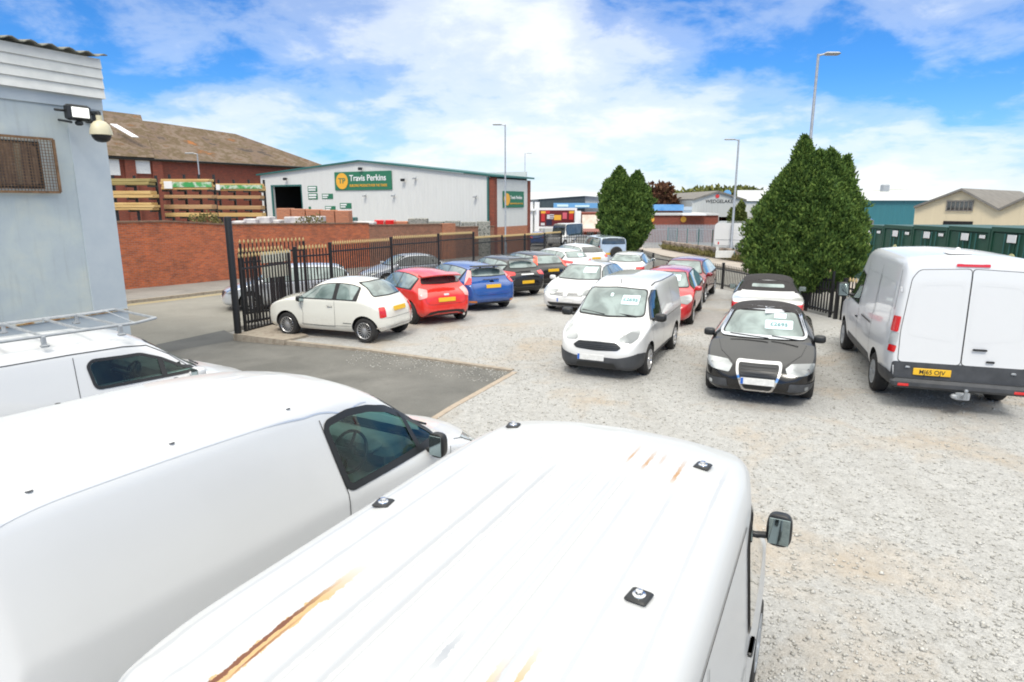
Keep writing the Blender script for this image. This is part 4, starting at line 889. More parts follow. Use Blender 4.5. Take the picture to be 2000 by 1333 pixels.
# --- middle foreground van (open green glass window), van B
def van_b():
    root = empty('parked_van', (-2.02, 5.05, 0), R(60), 'white panel van with steering wheel visible through its green tinted window', 'van')
    xf, xr, hw = 2.36, -2.42, .93
    top = [(xf,.55),(xf-.03,.74),(xf-.12,.86),(xf-.35,.96),(1.52,1.10),(1.42,1.14),(.78,1.62),(.62,1.72),(.35,1.83),(-.05,1.91),(-.7,1.955),(-1.8,1.96),(-2.2,1.94),(-2.33,1.86),(-2.38,1.6),(-2.40,1.1),(xr,.5)]
    wid = [(xf,.42),(xf-.06,.66),(xf-.24,.80),(1.8,.88),(1.3,.92),(0,.94),(-1.9,.94),(-2.25,.92),(-2.38,.84),(xr,.78)]
    belt = [(xf,.53),(2.0,.80),(1.5,.97),(1.3,1.02),(0,1.06),(-2.2,1.08),(xr,.5)]
    bot = [(xf,.36),(xf-.08,.24),(1.8,.20),(-2.0,.24),(xr,.36)]
    rw = [(xf,.34),(1.95,.62),(1.5,.76),(.70,.62),(.3,.66),(-.2,.73),(-1.9,.76),(-2.3,.74),(xr,.66)]
    r1 = ribf(-2.2, -.1, [-.46,-.28,-.10,.10,.28,.46], .03, -.006); r2 = ribf(-2.3, .3, [-.665,.665], .016, -.008)
    b = Body(top, wid, belt, bot, rw, nx=150, crown=.05, rtop=.20, nroof=56, mid=.6, ribs=lambda x, y: r1(x, y)+r2(x, y))
    W = [(1.20,1.10),(1.14,1.13),(-.03,1.13),(-.13,1.66),(.15,1.665),(.42,1.62),(.70,1.53),(.98,1.36),(1.20,1.19)]
    cut = [ccyl((sx*1.48, .33), .39, sy*.66, sy*1.3, MAT['arch']) for sx in (1,-1) for sy in (-1,1)]
    cut += [cutbox((-.40,-.82,.62),(1.15,.82,1.40), MAT['interior']), cutpoly([(-.05,1.135),(-.10,1.64),(.15,1.645),(.42,1.60),(.70,1.51),(.95,1.36),(1.17,1.18),(1.17,1.11)], -1.3, 1.3, MAT['interior']), cutfront([(-.66,1.185),(.66,1.185),(.53,1.57),(-.53,1.57)], .45, 2.2, MAT['interior'])]
    b.make([MAT['vanwhite']], root, cut); wheels(root, 2.96, hw, .325, .2, 'steel')
    ring(b, offset_poly(W, -.03), 'R', 'window_frame', MAT['blackplastic'], root, wdt=.055, off=.008, rad=.04, sides=(1,-1))
    pair(b, offset_poly(W, -.022), 'R', 'side_window', MAT['clear'], root, off=.003, rad=.03)
    pair(b, [(.86,1.12),(.92,1.12),(.90,1.42),(.84,1.46)], 'R', 'window_pillar', MAT['blackplastic'], root, off=.012, rad=.005)
    steering(root, .50, -.40, 1.15); MB().bbox((.82,0,1.08), (.42,1.5,.20), .06).bbox((.62,-.40,1.18), (.22,.42,.10), .04).build('dashboard', MAT['dash'], root)
    for y_ in (-.42,.42):
        MB().bbox((.05,y_,.80), (.48,.46,.16), .06).bbox((-.22,y_,1.12), (.16,.46,.62), .07).bbox((-.24,y_,1.46), (.10,.26,.16), .05).build('seat', MAT['seat'], root)
    for sy in (1,-1): MB().bbox((.45, sy*.81, .90), (1.2,.03,.40), .01).build('door_panel', MAT['intlight'], root)
    seam(b, root, [(-.16,1.70),(-.05,1.10),(-.06,.8),(-.03,.36)], 'R'); seam(b, root, [(1.32,1.02),(1.16,.7),(1.18,.36)], 'R')
    for sy in (1,-1): seam(b, root, [(.45,sy*.66),(.1,sy*.735),(-.3,sy*.755),(-2.3,sy*.765)], 'T', wdt=.004, name='roof_gutter', mat=MAT['silver'], mirror_=False)
    for x in (-2.0,-1.25,-.38):
        for y in (-.70,.60):
            h = b.ray((x, y, 4), (0,0,-1))[0]
            if h: MB().lathe([(.019,.001),(.017,.003),(.008,.002),(.001,.003)], 14, Matrix.Translation(h)).build('roof_plug', MAT['plastic'], root)
    ring(b, [(-.68,1.172),(.68,1.172),(.545,1.585),(-.545,1.585)], 'F', 'windscreen_surround', MAT['rubber'], root, wdt=.03, off=.004, rad=.05); patch(b, [(-.69,1.167),(.69,1.167),(.55,1.59),(-.55,1.59)], 'F', 'windscreen', MAT['clear'], root, off=.002, rad=.05)
    MB().tube([(1.50,-.1,1.13),(1.30,-.62,1.20)], .012, 6).build('wiper', MAT['blackplastic'], root)
    seam(b, root, [(1.50,-.80),(1.9,-.74),(2.2,-.5),(2.26,0),(2.2,.5),(1.9,.74),(1.50,.80)], 'T', mirror_=False)
    mirror(root, .98, .90, 1.08, MAT['blackplastic'], .85, tall=True)
    sidelight(b, root, [(1.78,.86,.98),(2.16,.58,.88),(2.22,.58,.70),(1.92,.86,.76)], 35, 'headlight', 'lamp'); handle(b, root, .12, .86, MAT['vanwhite'])
    patch(b, [(-.45,.60),(.45,.60),(.45,.74),(-.45,.74)], 'F', 'grille', MAT['blackplastic'], root); plate(b, root, True, .45, False)
van_b()
# --- far-left van with roof rack, van C
def van_c():
    z0 = -.12
    z0 = -.14
    root = empty('parked_van', (-5.78, 8.06, z0), R(54), 'white van carrying a grey tubular roof rack, beside the pale blue building', 'van')
    xf, xr, hw = 2.50, -1.95, .88
    top = [(xf,.50),(xf-.03,.64),(xf-.12,.78),(xf-.4,.92),(1.62,1.10),(1.50,1.14),(.72,1.68),(.56,1.745),(.3,1.785),(-.4,1.80),(-1.5,1.80),(-1.78,1.77),(-1.87,1.6),(-1.92,1.0),(xr,.5)]
    wid = [(xf,.42),(xf-.06,.66),(xf-.24,.78),(1.9,.86),(1.3,.88),(0,.885),(-1.6,.885),(-1.85,.85),(xr,.75)]
    belt = [(xf,.48),(2.1,.80),(1.6,.98),(1.4,1.05),(0,1.10),(-1.8,1.10),(xr,.5)]
    bot = [(xf,.36),(xf-.08,.24),(1.8,.20),(-1.6,.24),(xr,.36)]
    rw = [(xf,.34),(2.0,.62),(1.6,.74),(.62,.64),(.3,.69),(-.4,.72),(-1.7,.73),(xr,.62)]
    r1 = ribf(-1.7, .1, [-.50,-.33,-.16,0,.16,.33,.50], .03, -.008)
    b = Body(top, wid, belt, bot, rw, nx=120, crown=.05, rtop=.14, nroof=48, mid=.6, ribs=r1)
    W = [(1.28,1.17),(-.01,1.19),(-.05,1.48),(.02,1.535),(.60,1.50),(.84,1.40),(1.10,1.24)]
    Wm = [(.80,1.175),(-.01,1.19),(-.05,1.48),(.02,1.535),(.60,1.50),(.76,1.43)]; Wq = [(1.22,1.175),(.87,1.175),(.87,1.37),(1.0,1.31)]
    cut = [ccyl((sx*1.36, .32), .37, sy*.62, sy*1.3, MAT['arch']) for sx in (1,-1) for sy in (-1,1)]
    cut += [cutbox((-.35,-.75,.66),(1.10,.75,1.30), MAT['interior']), cutpoly([(1.20,1.192),(.02,1.207),(-.02,1.47),(.04,1.51),(.58,1.478),(.82,1.382),(1.05,1.25)], -1.31, 1.33, MAT['interior']), cutfront([(-.63,1.195),(.63,1.195),(.52,1.58),(-.52,1.58)], .50, 2.3, MAT['interior'])]
    b.make([MAT['vanwhite']], root, cut); wheels(root, 2.72, hw, .315, .2, 'steel')
    ring(b, offset_poly(W, -.025), 'R', 'window_frame', MAT['blackplastic'], root, wdt=.04, off=.008, rad=.04, sides=(1,-1))
    pair(b, offset_poly(W, -.02), 'R', 'side_window', MAT['clear'], root, off=.003, rad=.04)
    pair(b, [(.79,1.18),(.86,1.18),(.86,1.385),(.79,1.42)], 'R', 'window_pillar', MAT['blackplastic'], root, off=.012, rad=.005)
    MB().bbox((.98,0,1.10), (.42,1.4,.22), .06).build('dashboard', MAT['plastic'], root); steering(root, .62, -.36, 1.16)
    for y_ in (-.40,.40):
        MB().bbox((.12,y_,.84), (.48,.44,.16), .06).bbox((-.15,y_,1.14), (.16,.44,.60), .07).bbox((-.17,y_,1.48), (.10,.24,.15), .05).build('seat', MAT['seat'], root)
    seam(b, root, [(-.18,1.60),(-.20,1.1),(-.16,.4)], 'R'); seam(b, root, [(1.32,1.10),(.98,1.42),(.72,1.58),(.40,1.625),(-.18,1.64),(-1.75,1.63)], 'R', wdt=.010); seam(b, root, [(1.35,1.05),(1.2,.7),(1.22,.36)], 'R')
    ring(b, [(-.65,1.182),(.65,1.182),(.535,1.595),(-.535,1.595)], 'F', 'windscreen_surround', MAT['rubber'], root, wdt=.03, off=.004, rad=.05); patch(b, [(-.66,1.177),(.66,1.177),(.54,1.60),(-.54,1.60)], 'F', 'windscreen', MAT['clear'], root, off=.002, rad=.05)
    seam(b, root, [(1.60,-.76),(2.0,-.70),(2.3,-.5),(2.38,0),(2.3,.5),(2.0,.70),(1.60,.76)], 'T', mirror_=False)
    MB().tube([(1.58,0,1.12),(1.42,-.55,1.18)], .012, 6).build('wiper', MAT['blackplastic'], root)
    mirror(root, 1.16, .89, 1.12, MAT['vanwhite'], 1.05)
    sidelight(b, root, [(1.90,.84,.94),(2.30,.56,.82),(2.36,.56,.66),(2.05,.84,.72)], 35, 'headlight', 'lamp'); plate(b, root, True, .42, False)
    rk = MB(); zr = 1.90
    for sy in (-1, 1):
        rk.tube([(-1.7, sy*.66, zr), (.62, sy*.66, zr), (.90, sy*.60, zr+.02)], .020, 8)
        for x in (.42,-.42,-1.35): rk.bbox((x, sy*.665, 1.84), (.05,.045,.12), .008); rk.bbox((x, sy*.69, 1.785), (.09,.06,.03), .008)
    for x in (.42,.02,-.42,-.86,-1.35,-1.7): rk.tube([(x,-.66,zr),(x,.66,zr)], .018, 8)
    rk.tube([(.90,-.60,zr+.02),(.90,.60,zr+.02)], .018, 8)
    rk.tube([(.62,-.66,zr),(.42,-.2,zr+.16)], .006, 5)
    rk.build('roof_rack', MAT['steel'], root)
van_c()

# --- cars in the street
rt, b, g = make_car('parked_car', 'silver hatchback on the road behind the gate, facing left', 'car', (-7.75, 22.3), 203, 'hatch', 4.5, 1.80, 1.48, 2.68, .88, MAT['silver'], .32, 'five', z0=-.15)
screen(b, rt, True, g['wsb'], g['wst']); headlights(b, rt, g, [(1.70,.84,.76),(2.10,.50,.72),(2.14,.50,.60),(1.86,.84,.62)])
patch(b, [(-.52,.50),(.52,.50),(.50,.66),(-.50,.66)], 'F', 'grille', MAT['blackplastic'], rt); plate(b, rt, True, .42, False)
patch(b, [(-.06,.55),(.06,.55),(.06,.64),(-.06,.64)], 'F', 'badge', MAT['chrome'], rt, off=.014, rad=.04)
screen(b, rt, False, g['rb']+.02, g['re'], zb=.03, zt=.05, bw=.58, tw=.50)
rt, b, g = make_car('parked_car', 'pale silver saloon on the road, seen through the railings above the red hatchback', 'car', (-4.75, 29.2), 212, 'saloon', 4.5, 1.78, 1.43, 2.68, .88, MAT['silver'], .32, 'five', z0=-.12, glass='dkglass')
screen(b, rt, True, g['wsb'], g['wst']); screen(b, rt, False, g['rb']+.02, g['re'], zb=.03, zt=.03, bw=.62, tw=.52)
sidelight(b, rt, [(-1.90,.86,.92),(-2.05,.66,.90),(-2.05,.66,.78),(-1.92,.86,.78)], 150, 'tail_light', 'redlens'); headlights(b, rt, g, [(1.70,.84,.74),(2.10,.50,.70),(2.14,.50,.60),(1.86,.84,.62)])
rt, b, g = make_car('moving_car', 'dark blue car far up the road past the green lettered warehouse', 'car', (2.94, 72), 84, 'hatch', 4.3, 1.8, 1.5, 2.6, .86, MAT['blue'], .32, 'five', z0=-.06)
screen(b, rt, False, g['rb']+.02, g['re'], zb=.03, zt=.05, bw=.58, tw=.50); sidelight(b, rt, [(-1.70,.86,1.02),(-1.98,.62,.98),(-1.98,.62,.80),(-1.78,.86,.80)], 150, 'tail_light', 'redlens')
pair(b, [(.5,.84),(.80,.84),(.80,1.0),(.5,1.0)], 'B', 'tail_light', MAT['redlens'], rt)

# ================================================================ SETTING: ground, roads, pavements
def tex_gravel():
    m = pm('grey gravel', (.4,.4,.4), .9); t, b = nodes(m); co = objco(t)
    v = N(t, 'ShaderNodeTexVoronoi'); v.inputs['Scale'].default_value = 62; t.links.new(co, v.inputs['Vector'])
    sp_ = N(t, 'ShaderNodeSeparateColor'); t.links.new(v.outputs['Color'], sp_.inputs[0])
    st = ramp(t, sp_.outputs[0], [(0,(.26,.255,.24)),(.3,(.37,.365,.345)),(.65,(.42,.415,.395)),(1,(.49,.485,.465))])
    n2 = noise(t, co, 120, 3, .6); st = mix(t, .30, st, ramp(t, n2, [(.3,.20),(.7,.58)]))
    n_ = noise(t, co, .55, 7, .62, .6); br = ramp(t, n_, [(.52,0.),(.66,.6)])
    st = mix(t, br, st, (.40,.315,.22))
    mp = N(t, 'ShaderNodeMapping'); t.links.new(co, mp.inputs[0]); mp.inputs['Rotation'].default_value = (0,0,R(24)); mp.inputs['Scale'].default_value = (.95,.16,1)
    n4 = noise(t, mp.outputs[0], 1.3, 6, .6, .3); st = mix(t, mth(t, 'MULTIPLY', ramp(t, n4, [(.48,0.),(.68,1.)]), .40), st, (.30,.285,.26))
    n6 = noise(t, co, 2.2, 8, .7); st = mix(t, mth(t, 'MULTIPLY', ramp(t, n6, [(.60,0.),(.70,1.)]), .35), st, (.20,.185,.15))
    n5 = noise(t, co, 7, 5, .6); st = mix(t, .40, st, mix(t, 1., st, ramp(t, n5, [(.3,.65),(.7,1.2)]), 'MULTIPLY'))
    t.links.new(st, b.inputs['Base Color'])
    h = mth(t, 'ADD', mth(t, 'MULTIPLY', v.outputs['Distance'], -1.0), mth(t, 'MULTIPLY', n2, .4)); bump(t, b, h, .55, .015); return m
def tex_asphalt(name, a, b_, sc=1.0, blot=None):
    m = pm(name, a, .88); t, b = nodes(m); co = objco(t)
    f = noise(t, co, 60*sc, 4, .7); g_ = noise(t, co, .7, 7, .62, .5)
    c = mix(t, ramp(t, g_, [(.35,0.),(.65,1.)]), a, b_); c = mix(t, .5, c, mix(t, 1., c, ramp(t, f, [(.3,.55),(.7,1.45)]), 'MULTIPLY'))
    if blot: c = mix(t, ramp(t, noise(t, co, 2.3, 8, .7), [(.58,0.),(.66,.6)]), c, blot)
    t.links.new(c, b.inputs['Base Color']); bump(t, b, f, .35, .01); return m
MAT['gravel'] = tex_gravel()
MAT['tarmac'] = tex_asphalt('old tarmac', (.115,.113,.103), (.175,.17,.155), blot=(.125,.12,.11))
MAT['newtarmac'] = tex_asphalt('newer tarmac', (.090,.092,.090), (.12,.122,.118))
MAT['road'] = tex_asphalt('road', (.21,.20,.175), (.25,.24,.21))
MAT['pave'] = tex_asphalt('pavement', (.19,.18,.165), (.25,.235,.215), blot=(.15,.15,.14))
MAT['pinkpave'] = tex_asphalt('buff pavement', (.34,.30,.26), (.42,.37,.32))
MAT['groundmat'] = tex_asphalt('yard ground', (.24,.235,.22), (.32,.31,.29))
MAT['kerb'] = noisy('kerb stone', [(.3,(.24,.20,.155)),(.55,(.36,.31,.25)),(.8,(.28,.27,.20))], 7, 8, .9, .4, 40)
MAT['yellow'] = noisy('yellow line', [(.35,(.60,.46,.20)),(.7,(.48,.38,.20))], 8, 6, .8, 0)
def sheet(name, poly, dz, mat, skirt=0, ramp_=None):
    bm = bmesh.new(); vs = [bm.verts.new((p[0], p[1], 0)) for p in poly]; bm.faces.new(vs)
    bmesh.ops.triangulate(bm, faces=bm.faces)
    for yy in (18, 85): bmesh.ops.bisect_plane(bm, geom=bm.verts[:]+bm.edges[:]+bm.faces[:], plane_co=(0,yy,0), plane_no=(0,1,0))
    if ramp_:
        for k in range(-14, 16): bmesh.ops.bisect_plane(bm, geom=bm.verts[:]+bm.edges[:]+bm.faces[:], plane_co=(k,0,0), plane_no=(1,.01,0)); bmesh.ops.bisect_plane(bm, geom=bm.verts[:]+bm.edges[:]+bm.faces[:], plane_co=(0,k,0), plane_no=(.01,1,0))
    for v in bm.verts: v.co.z = G(v.co.y) + dz + (ramp_(v.co.x, v.co.y) if ramp_ else 0)
    bmesh.ops.recalc_face_normals(bm, faces=bm.faces)
    if sum(f.normal.z for f in bm.faces) < 0: bmesh.ops.reverse_faces(bm, faces=bm.faces)
    if skirt:
        ed = [e for e in bm.edges if e.is_boundary]; r = bmesh.ops.extrude_edge_only(bm, edges=ed)
        for v in [q for q in r['geom'] if isinstance(q, bmesh.types.BMVert)]: v.co.z -= skirt
    me = bpy.data.meshes.new(name); bm.to_mesh(me); bm.free(); return tag(link(name, me, None, mat, None), kind='structure')
LOT = [(-6.75,15.75),(-3.3,14.34),(-.25,12.62),(0,12.35),(-.93,10.07),(-4.6,.8),(-7,-8),(24,-8),(17,4),(10.4,12),(9.42,18.1),(8.67,26.3),(8.1,30.1),(7.5,33.7),(7.9,41.6),(3.4,42.4),(-6.2,18.3)]
sheet('ground', [(-700,-60),(700,-60),(700,1500),(-700,1500)], -.17, MAT['groundmat'])
wl = lambda t, off=0.: (-16.1+.489*t+.872*off, 26.7+.872*t-.489*off)       # along the brick wall, off metres towards the camera
sheet('road', [wl(-32,3.8), wl(-32,11.9), wl(0,11.9), (-4.2,25.5), (-.4,36), (2.6,44), (6.5,53), (9.4,64), (12.5,85), (19,170), (10,170), (5.5,85), (2.6,62.6), wl(30,2.4), wl(0,3.8)], -.158, MAT['road'])
sheet('road', [(9.9,4),(9.4,14),(9.6,20),(9.1,30),(9.4,42),(8.6,52),(9.4,64),(12.2,70),(12.0,52),(12.6,42),(13.6,31),(13.4,20),(14.4,4)], -.153, MAT['road'])
sheet('pavement', [wl(-32,0), wl(-32,3.8), wl(0,3.8), wl(30,2.4), (2.6,62.6), (1.2,58), wl(30,0)], -.06, MAT['pave'], .12)
sheet('pavement', [wl(-4,11.9), wl(0,11.9), (-4.2,25.5), (-.4,36), (2.6,44), (5.6,51), (9.0,50.5),(9.3,42),(9.0,31),(9.3,24),(9.55,18.2),(8.8,26.3),(8.2,30.1),(7.6,33.7),(8.0,41.8),(3.3,42.6),(-6.25,18.35)], -.06, MAT['pave'], .12)
sheet('pavement', [(12.7,42),(12.1,52),(12.4,66),(14.6,66),(15.0,52.7),(15.7,43.9),(16.6,31),(15.6,20),(15.8,8),(14.2,8),(13.5,20),(13.7,31)], -.06, MAT['pinkpave'], .12)
for off, a, b_ in ((4.05,-32,0),(4.30,-32,0)):
    sheet('road_marking', [wl(a,off), wl(a,off+.10), wl(b_,off+.10), wl(30,off-1.3), wl(30,off-1.4), wl(b_,off)], -.150, MAT['yellow'])
sheet('road_marking', [(12.3,52),(12.2,52),(12.75,42),(13.75,31),(13.6,20),(13.9,20),(14.0,31),(13.0,42)], -.146, MAT['yellow'])
def FR(x, y):
    c01 = lambda v: min(1., max(0., v)); d1 = -(x*.447+(y-12.4)*.894); d2 = -x*.926+(y-12.3)*.377
    return .125*c01(((x+7.6)*.87+(16.6-y)*.5)/5.0)**.8*max(c01(1-d1/2.2), c01(1.2-d2/3.5))
sheet('forecourt', [(-16,4),(-9.1,14.9),(-7.95,17.35),(-6.75,15.95),(-3.3,14.4),(.05,12.4),(-.93,10.07),(-4.6,.8),(-7,-8),(-22,-8)], -.150, MAT['tarmac'], 0, FR)
sheet('forecourt', [(-12.5,9.7),(-9.1,14.9),(-7.95,17.35),(-6.95,15.95),(-8.2,14.6),(-11,10.2)], -.146, MAT['newtarmac'], 0, FR)
tag(sheet('gravel_lot', LOT, 0, MAT['gravel'], .16), kind='structure')
MAT['flag'] = noisy('buff concrete edge', [(.3,(.30,.245,.19)),(.55,(.40,.33,.26)),(.8,(.30,.27,.22))], 5, 6, .9, .2, 60)
def strip(name, pts, w_, z0_, z1_, mat, kind='structure'):
    mb = MB()
    for i in range(len(pts)-1):
        a, b_ = Vector((*pts[i],0)), Vector((*pts[i+1],0)); d = (b_-a).normalized(); n_ = Vector((-d.y,d.x,0))*w_/2; L = (b_-a).length; k = max(1, int(L/.9))
        for j in range(k):
            p, q = a+d*(L*j/k+.004), a+d*(L*(j+1)/k-.004); g1, g2 = G(p.y), G(q.y)
            vs = [p-n_, q-n_, q+n_, p+n_]; zs = [g1, g2, g2, g1]
            mb.add([Vector((v.x,v.y,z+z0_)) for v, z in zip(vs,zs)] + [Vector((v.x,v.y,z+z1_)) for v, z in zip(vs,zs)], [(0,3,2,1),(4,5,6,7),(0,1,5,4),(1,2,6,5),(2,3,7,6),(3,0,4,7)])
    return tag(mb.build(name, mat, None, None), kind=kind)
strip('kerb', [(-6.80,15.78),(-3.32,14.27),(0.02,12.42)], .13, -.20, .022, MAT['kerb'])
strip('kerb', [(0.06,12.30),(-.99,10.05),(-4.7,.75)], .11, -.20, .010, MAT['flag'])
strip('kerb', [wl(-32,3.8), wl(0,3.8), wl(30,2.4)], .13, -.2, -.045, MAT['kerb'])
strip('kerb', [wl(-3,11.9), wl(0,11.9), (-4.2,25.5), (-.4,36), (2.6,44)], .13, -.2, -.045, MAT['kerb'])
strip('kerb', [(13.45,20),(13.65,31),(12.65,42),(12.05,52)], .13, -.2, -.045, MAT['kerb'])
MB().add([(-7.05,15.85,-.16),(-5.5,15.10,-.16),(-5.1,15.7,-.16),(-6.6,17.2,-.16),(-7.05,15.85,.055),(-5.5,15.10,.055),(-5.1,15.7,.055),(-6.6,17.2,.055)], [(0,3,2,1),(4,5,6,7),(0,1,5,4),(1,2,6,5),(2,3,7,6),(3,0,4,7)]).build('kerb', MAT['kerb'], None, None)['kind'] = 'structure'
# loose stones lying on the gravel
def stones(n, x0, x1, y0, y1, near=0.):
    base = np.array([(1,0,0),(0,1,0),(-1,0,0),(0,-1,0),(0,0,1),(0,0,-1)], float); bf = np.array([(0,1,4),(1,2,4),(2,3,4),(3,0,4),(1,0,5),(2,1,5),(3,2,5),(0,3,5)])
    P = []; 
    while len(P) < n:
        x, y = RNG.uniform(x0, x1), y0 + (y1-y0)*RNG.random()**1.6
        if inpoly(x, y, LOT): P.append((x, y))
    P = np.array(P); s = RNG.uniform(.007, .019, n)*(1+ .5*(RNG.random(n) > .93)); a = RNG.uniform(0, 6.28, n)
    V = base[None]*s[:,None,None]*np.stack([RNG.uniform(.8,1.5,n), RNG.uniform(.7,1.2,n), RNG.uniform(.5,.9,n)],1)[:,None,:]
    V *= RNG.uniform(.75,1.2,(n,6,1)); c, q = np.cos(a)[:,None], np.sin(a)[:,None]
    V = np.stack([V[...,0]*c - V[...,1]*q, V[...,0]*q + V[...,1]*c, V[...,2]], -1)
    V[...,0] += P[:,:1]; V[...,1] += P[:,1:]; V[...,2] += (s*.25)[:,None]
    F = bf[None] + 6*np.arange(n)[:,None,None]; return V.reshape(-1,3), F.reshape(-1,3)
V_, F_ = stones(30000, -2, 13, 3.5, 17)
MAT['stone'] = noisy('limestone chippings', [(.25,(.20,.19,.17)),(.45,(.38,.37,.34)),(.7,(.56,.55,.52))], 23, 2, .9, 0)
tag(np_mesh('gravel_stones', V_, F_, MAT['stone']), kind='stuff')
V_, F_ = stones(700, -6, 0, 11, 15.5); keep = None
k_ = 600; xs_ = RNG.uniform(-3.6, .1, k_); P2 = np.stack([xs_, 14.3 - .55*(xs_+3.3) - RNG.random(k_)**2*1.1 - .12], 1)
base = V_[:k_*6].reshape(k_,6,3); base = base - base.mean(1, keepdims=True); base[...,0] += P2[:,:1]; base[...,1] += P2[:,1:]; base[...,2] += np.array([FR(a_, b_)-.146 for a_, b_ in P2])[:,None]
tag(np_mesh('spilled_stones', base.reshape(-1,3), F_[:k_*8], MAT['stone']), kind='stuff')

# ================================================================ BUILDINGS
def brickmat(name, c1, c2, mortar=(.30,.26,.22), blot=.5, dark=(.09,.05,.035)):
    m = pm(name, c1, .88); t, b = nodes(m); co = objco(t); s = N(t, 'ShaderNodeSeparateXYZ'); t.links.new(co, s.inputs[0])
    cb_ = N(t, 'ShaderNodeCombineXYZ'); t.links.new(mth(t,'ADD',s.outputs[0],s.outputs[1]), cb_.inputs[0]); t.links.new(s.outputs[2], cb_.inputs[1])
    br = N(t, 'ShaderNodeTexBrick'); t.links.new(cb_.outputs[0], br.inputs['Vector']); br.inputs['Scale'].default_value = 1
    br.inputs['Brick Width'].default_value = .225; br.inputs['Row Height'].default_value = .075; br.inputs['Mortar Size'].default_value = .006
    br.inputs['Color1'].default_value = (*c1,1); br.inputs['Color2'].default_value = (*c2,1); br.inputs['Mortar'].default_value = (*mortar,1)
    c = br.outputs['Color']; n_ = mth(t, 'ADD', mth(t, 'MULTIPLY', noise(t, co, 3.3, 8, .7, .4), .5), mth(t, 'MULTIPLY', noise(t, co, .8, 5, .6, .4), .5))
    mp = N(t, 'ShaderNodeMapping'); t.links.new(co, mp.inputs[0]); mp.inputs['Scale'].default_value = (.8,.8,5); n2_ = noise(t, mp.outputs[0], 2.2, 6, .7)
    c = mix(t, mth(t, 'MULTIPLY', ramp(t, n_, [(.45,0.),(.72,1.)]), blot), c, dark)
    c = mix(t, mth(t, 'MULTIPLY', ramp(t, n2_, [(.48,0.),(.70,1.)]), .5), c, tuple(min(1, v*1.5) for v in c1))
    c = mix(t, mth(t, 'MULTIPLY', ramp(t, noise(t, co, 9, 6, .7), [(.66,0.),(.74,1.)]), .35), c, (.42,.36,.30))
    t.links.new(c, b.inputs['Base Color']); bump(t, b, br.outputs['Fac'], -.4, .01); return m
MAT['brick'] = brickmat('orange red brick', (.56,.135,.040), (.38,.085,.03), blot=.7)
MAT['brickbrown'] = brickmat('brown weathered brick', (.34,.135,.075), (.24,.10,.055), dark=(.07,.045,.03))
MAT['brickdark'] = brickmat('dark red brick', (.25,.055,.028), (.18,.042,.025), mortar=(.16,.10,.08))
MAT['brickorange'] = brickmat('clean orange brick', (.46,.17,.08), (.40,.14,.065), blot=.2)
def cladmat(name, a, pitch=.2, axis=0, rough=.45, streaks=.15):
    m = pm(name, a, rough); t, b = nodes(m); co = objco(t); s = N(t, 'ShaderNodeSeparateXYZ'); t.links.new(co, s.inputs[0])
    w_ = mth(t, 'SINE', mth(t, 'MULTIPLY', s.outputs[axis], 2*math.pi/pitch)); wv = mth(t, 'MULTIPLY', mth(t, 'ADD', w_, .4), 3., clamp=True)
    mp = N(t, 'ShaderNodeMapping'); t.links.new(co, mp.inputs[0]); mp.inputs['Scale'].default_value = (2,2,.25) if axis == 0 else (.3,.3,3)
    n_ = noise(t, mp.outputs[0], 1.2, 6, .65); t.links.new(mix(t, mth(t,'MULTIPLY',ramp(t, n_, [(.4,0.),(.75,1.)]),streaks), a, tuple(v*.6 for v in a)), b.inputs['Base Color'])
    bump(t, b, wv, .5, .03); return m
MAT['clad'] = cladmat('pale grey cladding', (.66,.665,.64), .3)
MAT['green'] = pm('sign green', (.022,.16,.085), .45)
MAT['greentrim'] = pm('dark green trim', (.03,.13,.12), .5)
MAT['signyellow'] = pm('sign yellow', (.78,.40,.04), .45)
MAT['black_m'] = pm('black metal', (.012,.012,.013), .45)
MAT['gold'] = pm('gold paint', (.50,.37,.17), .55, .1)
MAT['dark'] = pm('dark interior', (.012,.012,.013), .9)
class Site:
    """a building whose root sits at p0 with local x along dr, local y away from the viewer"""
    def __init__(s, name, p0, dr, label, cat):
        s.p0 = p0; d = Vector((dr[0], dr[1], 0)).normalized(); s.d = d; s.z = G(p0[1]) - .17
        s.root = empty(name, (p0[0], p0[1], s.z), math.atan2(d.y, d.x), label, cat); s.inv = s.root.matrix_basis.inverted()
        s.n = Vector((-d.y, d.x, 0))
    def L(s, px, py, off=0):       # pixel -> local point on the plane local y = off
        p = on_plane(px, py, (s.p0[0]+s.n.x*off, s.p0[1]+s.n.y*off), (s.d.x, s.d.y))
        q = Vector((p.x-s.p0[0], p.y-s.p0[1], 0)); return Vector((q.dot(s.d), off, p.z - s.z))
    def rect(s, px0, py0, px1, py1, off=0):
        a, b = s.L(px0, py0, off), s.L(px1, py1, off); return (a.x, b.z, b.x, a.z)       # x0,z0,x1,z1
def signboard(S, name, r, off, mat, parent=None, th=.05, label=None):
    x0, z0, x1, z1 = r; o = MB().bbox(((x0+x1)/2, off-th/2, (z0+z1)/2), (x1-x0, th, z1-z0), .012).build(name, mat, parent or S.root); 
    if label: o['label'] = label
    return o
def letter(S, txt, x, z, h, off, mat, parent, xs=1., align='LEFT', name='lettering'):
    M = Matrix(((1,0,0,x),(0,0,-1,off),(0,1,0,z),(0,0,0,1))); return text_mesh(txt, h, name, mat, parent, M, align, .01, xs)
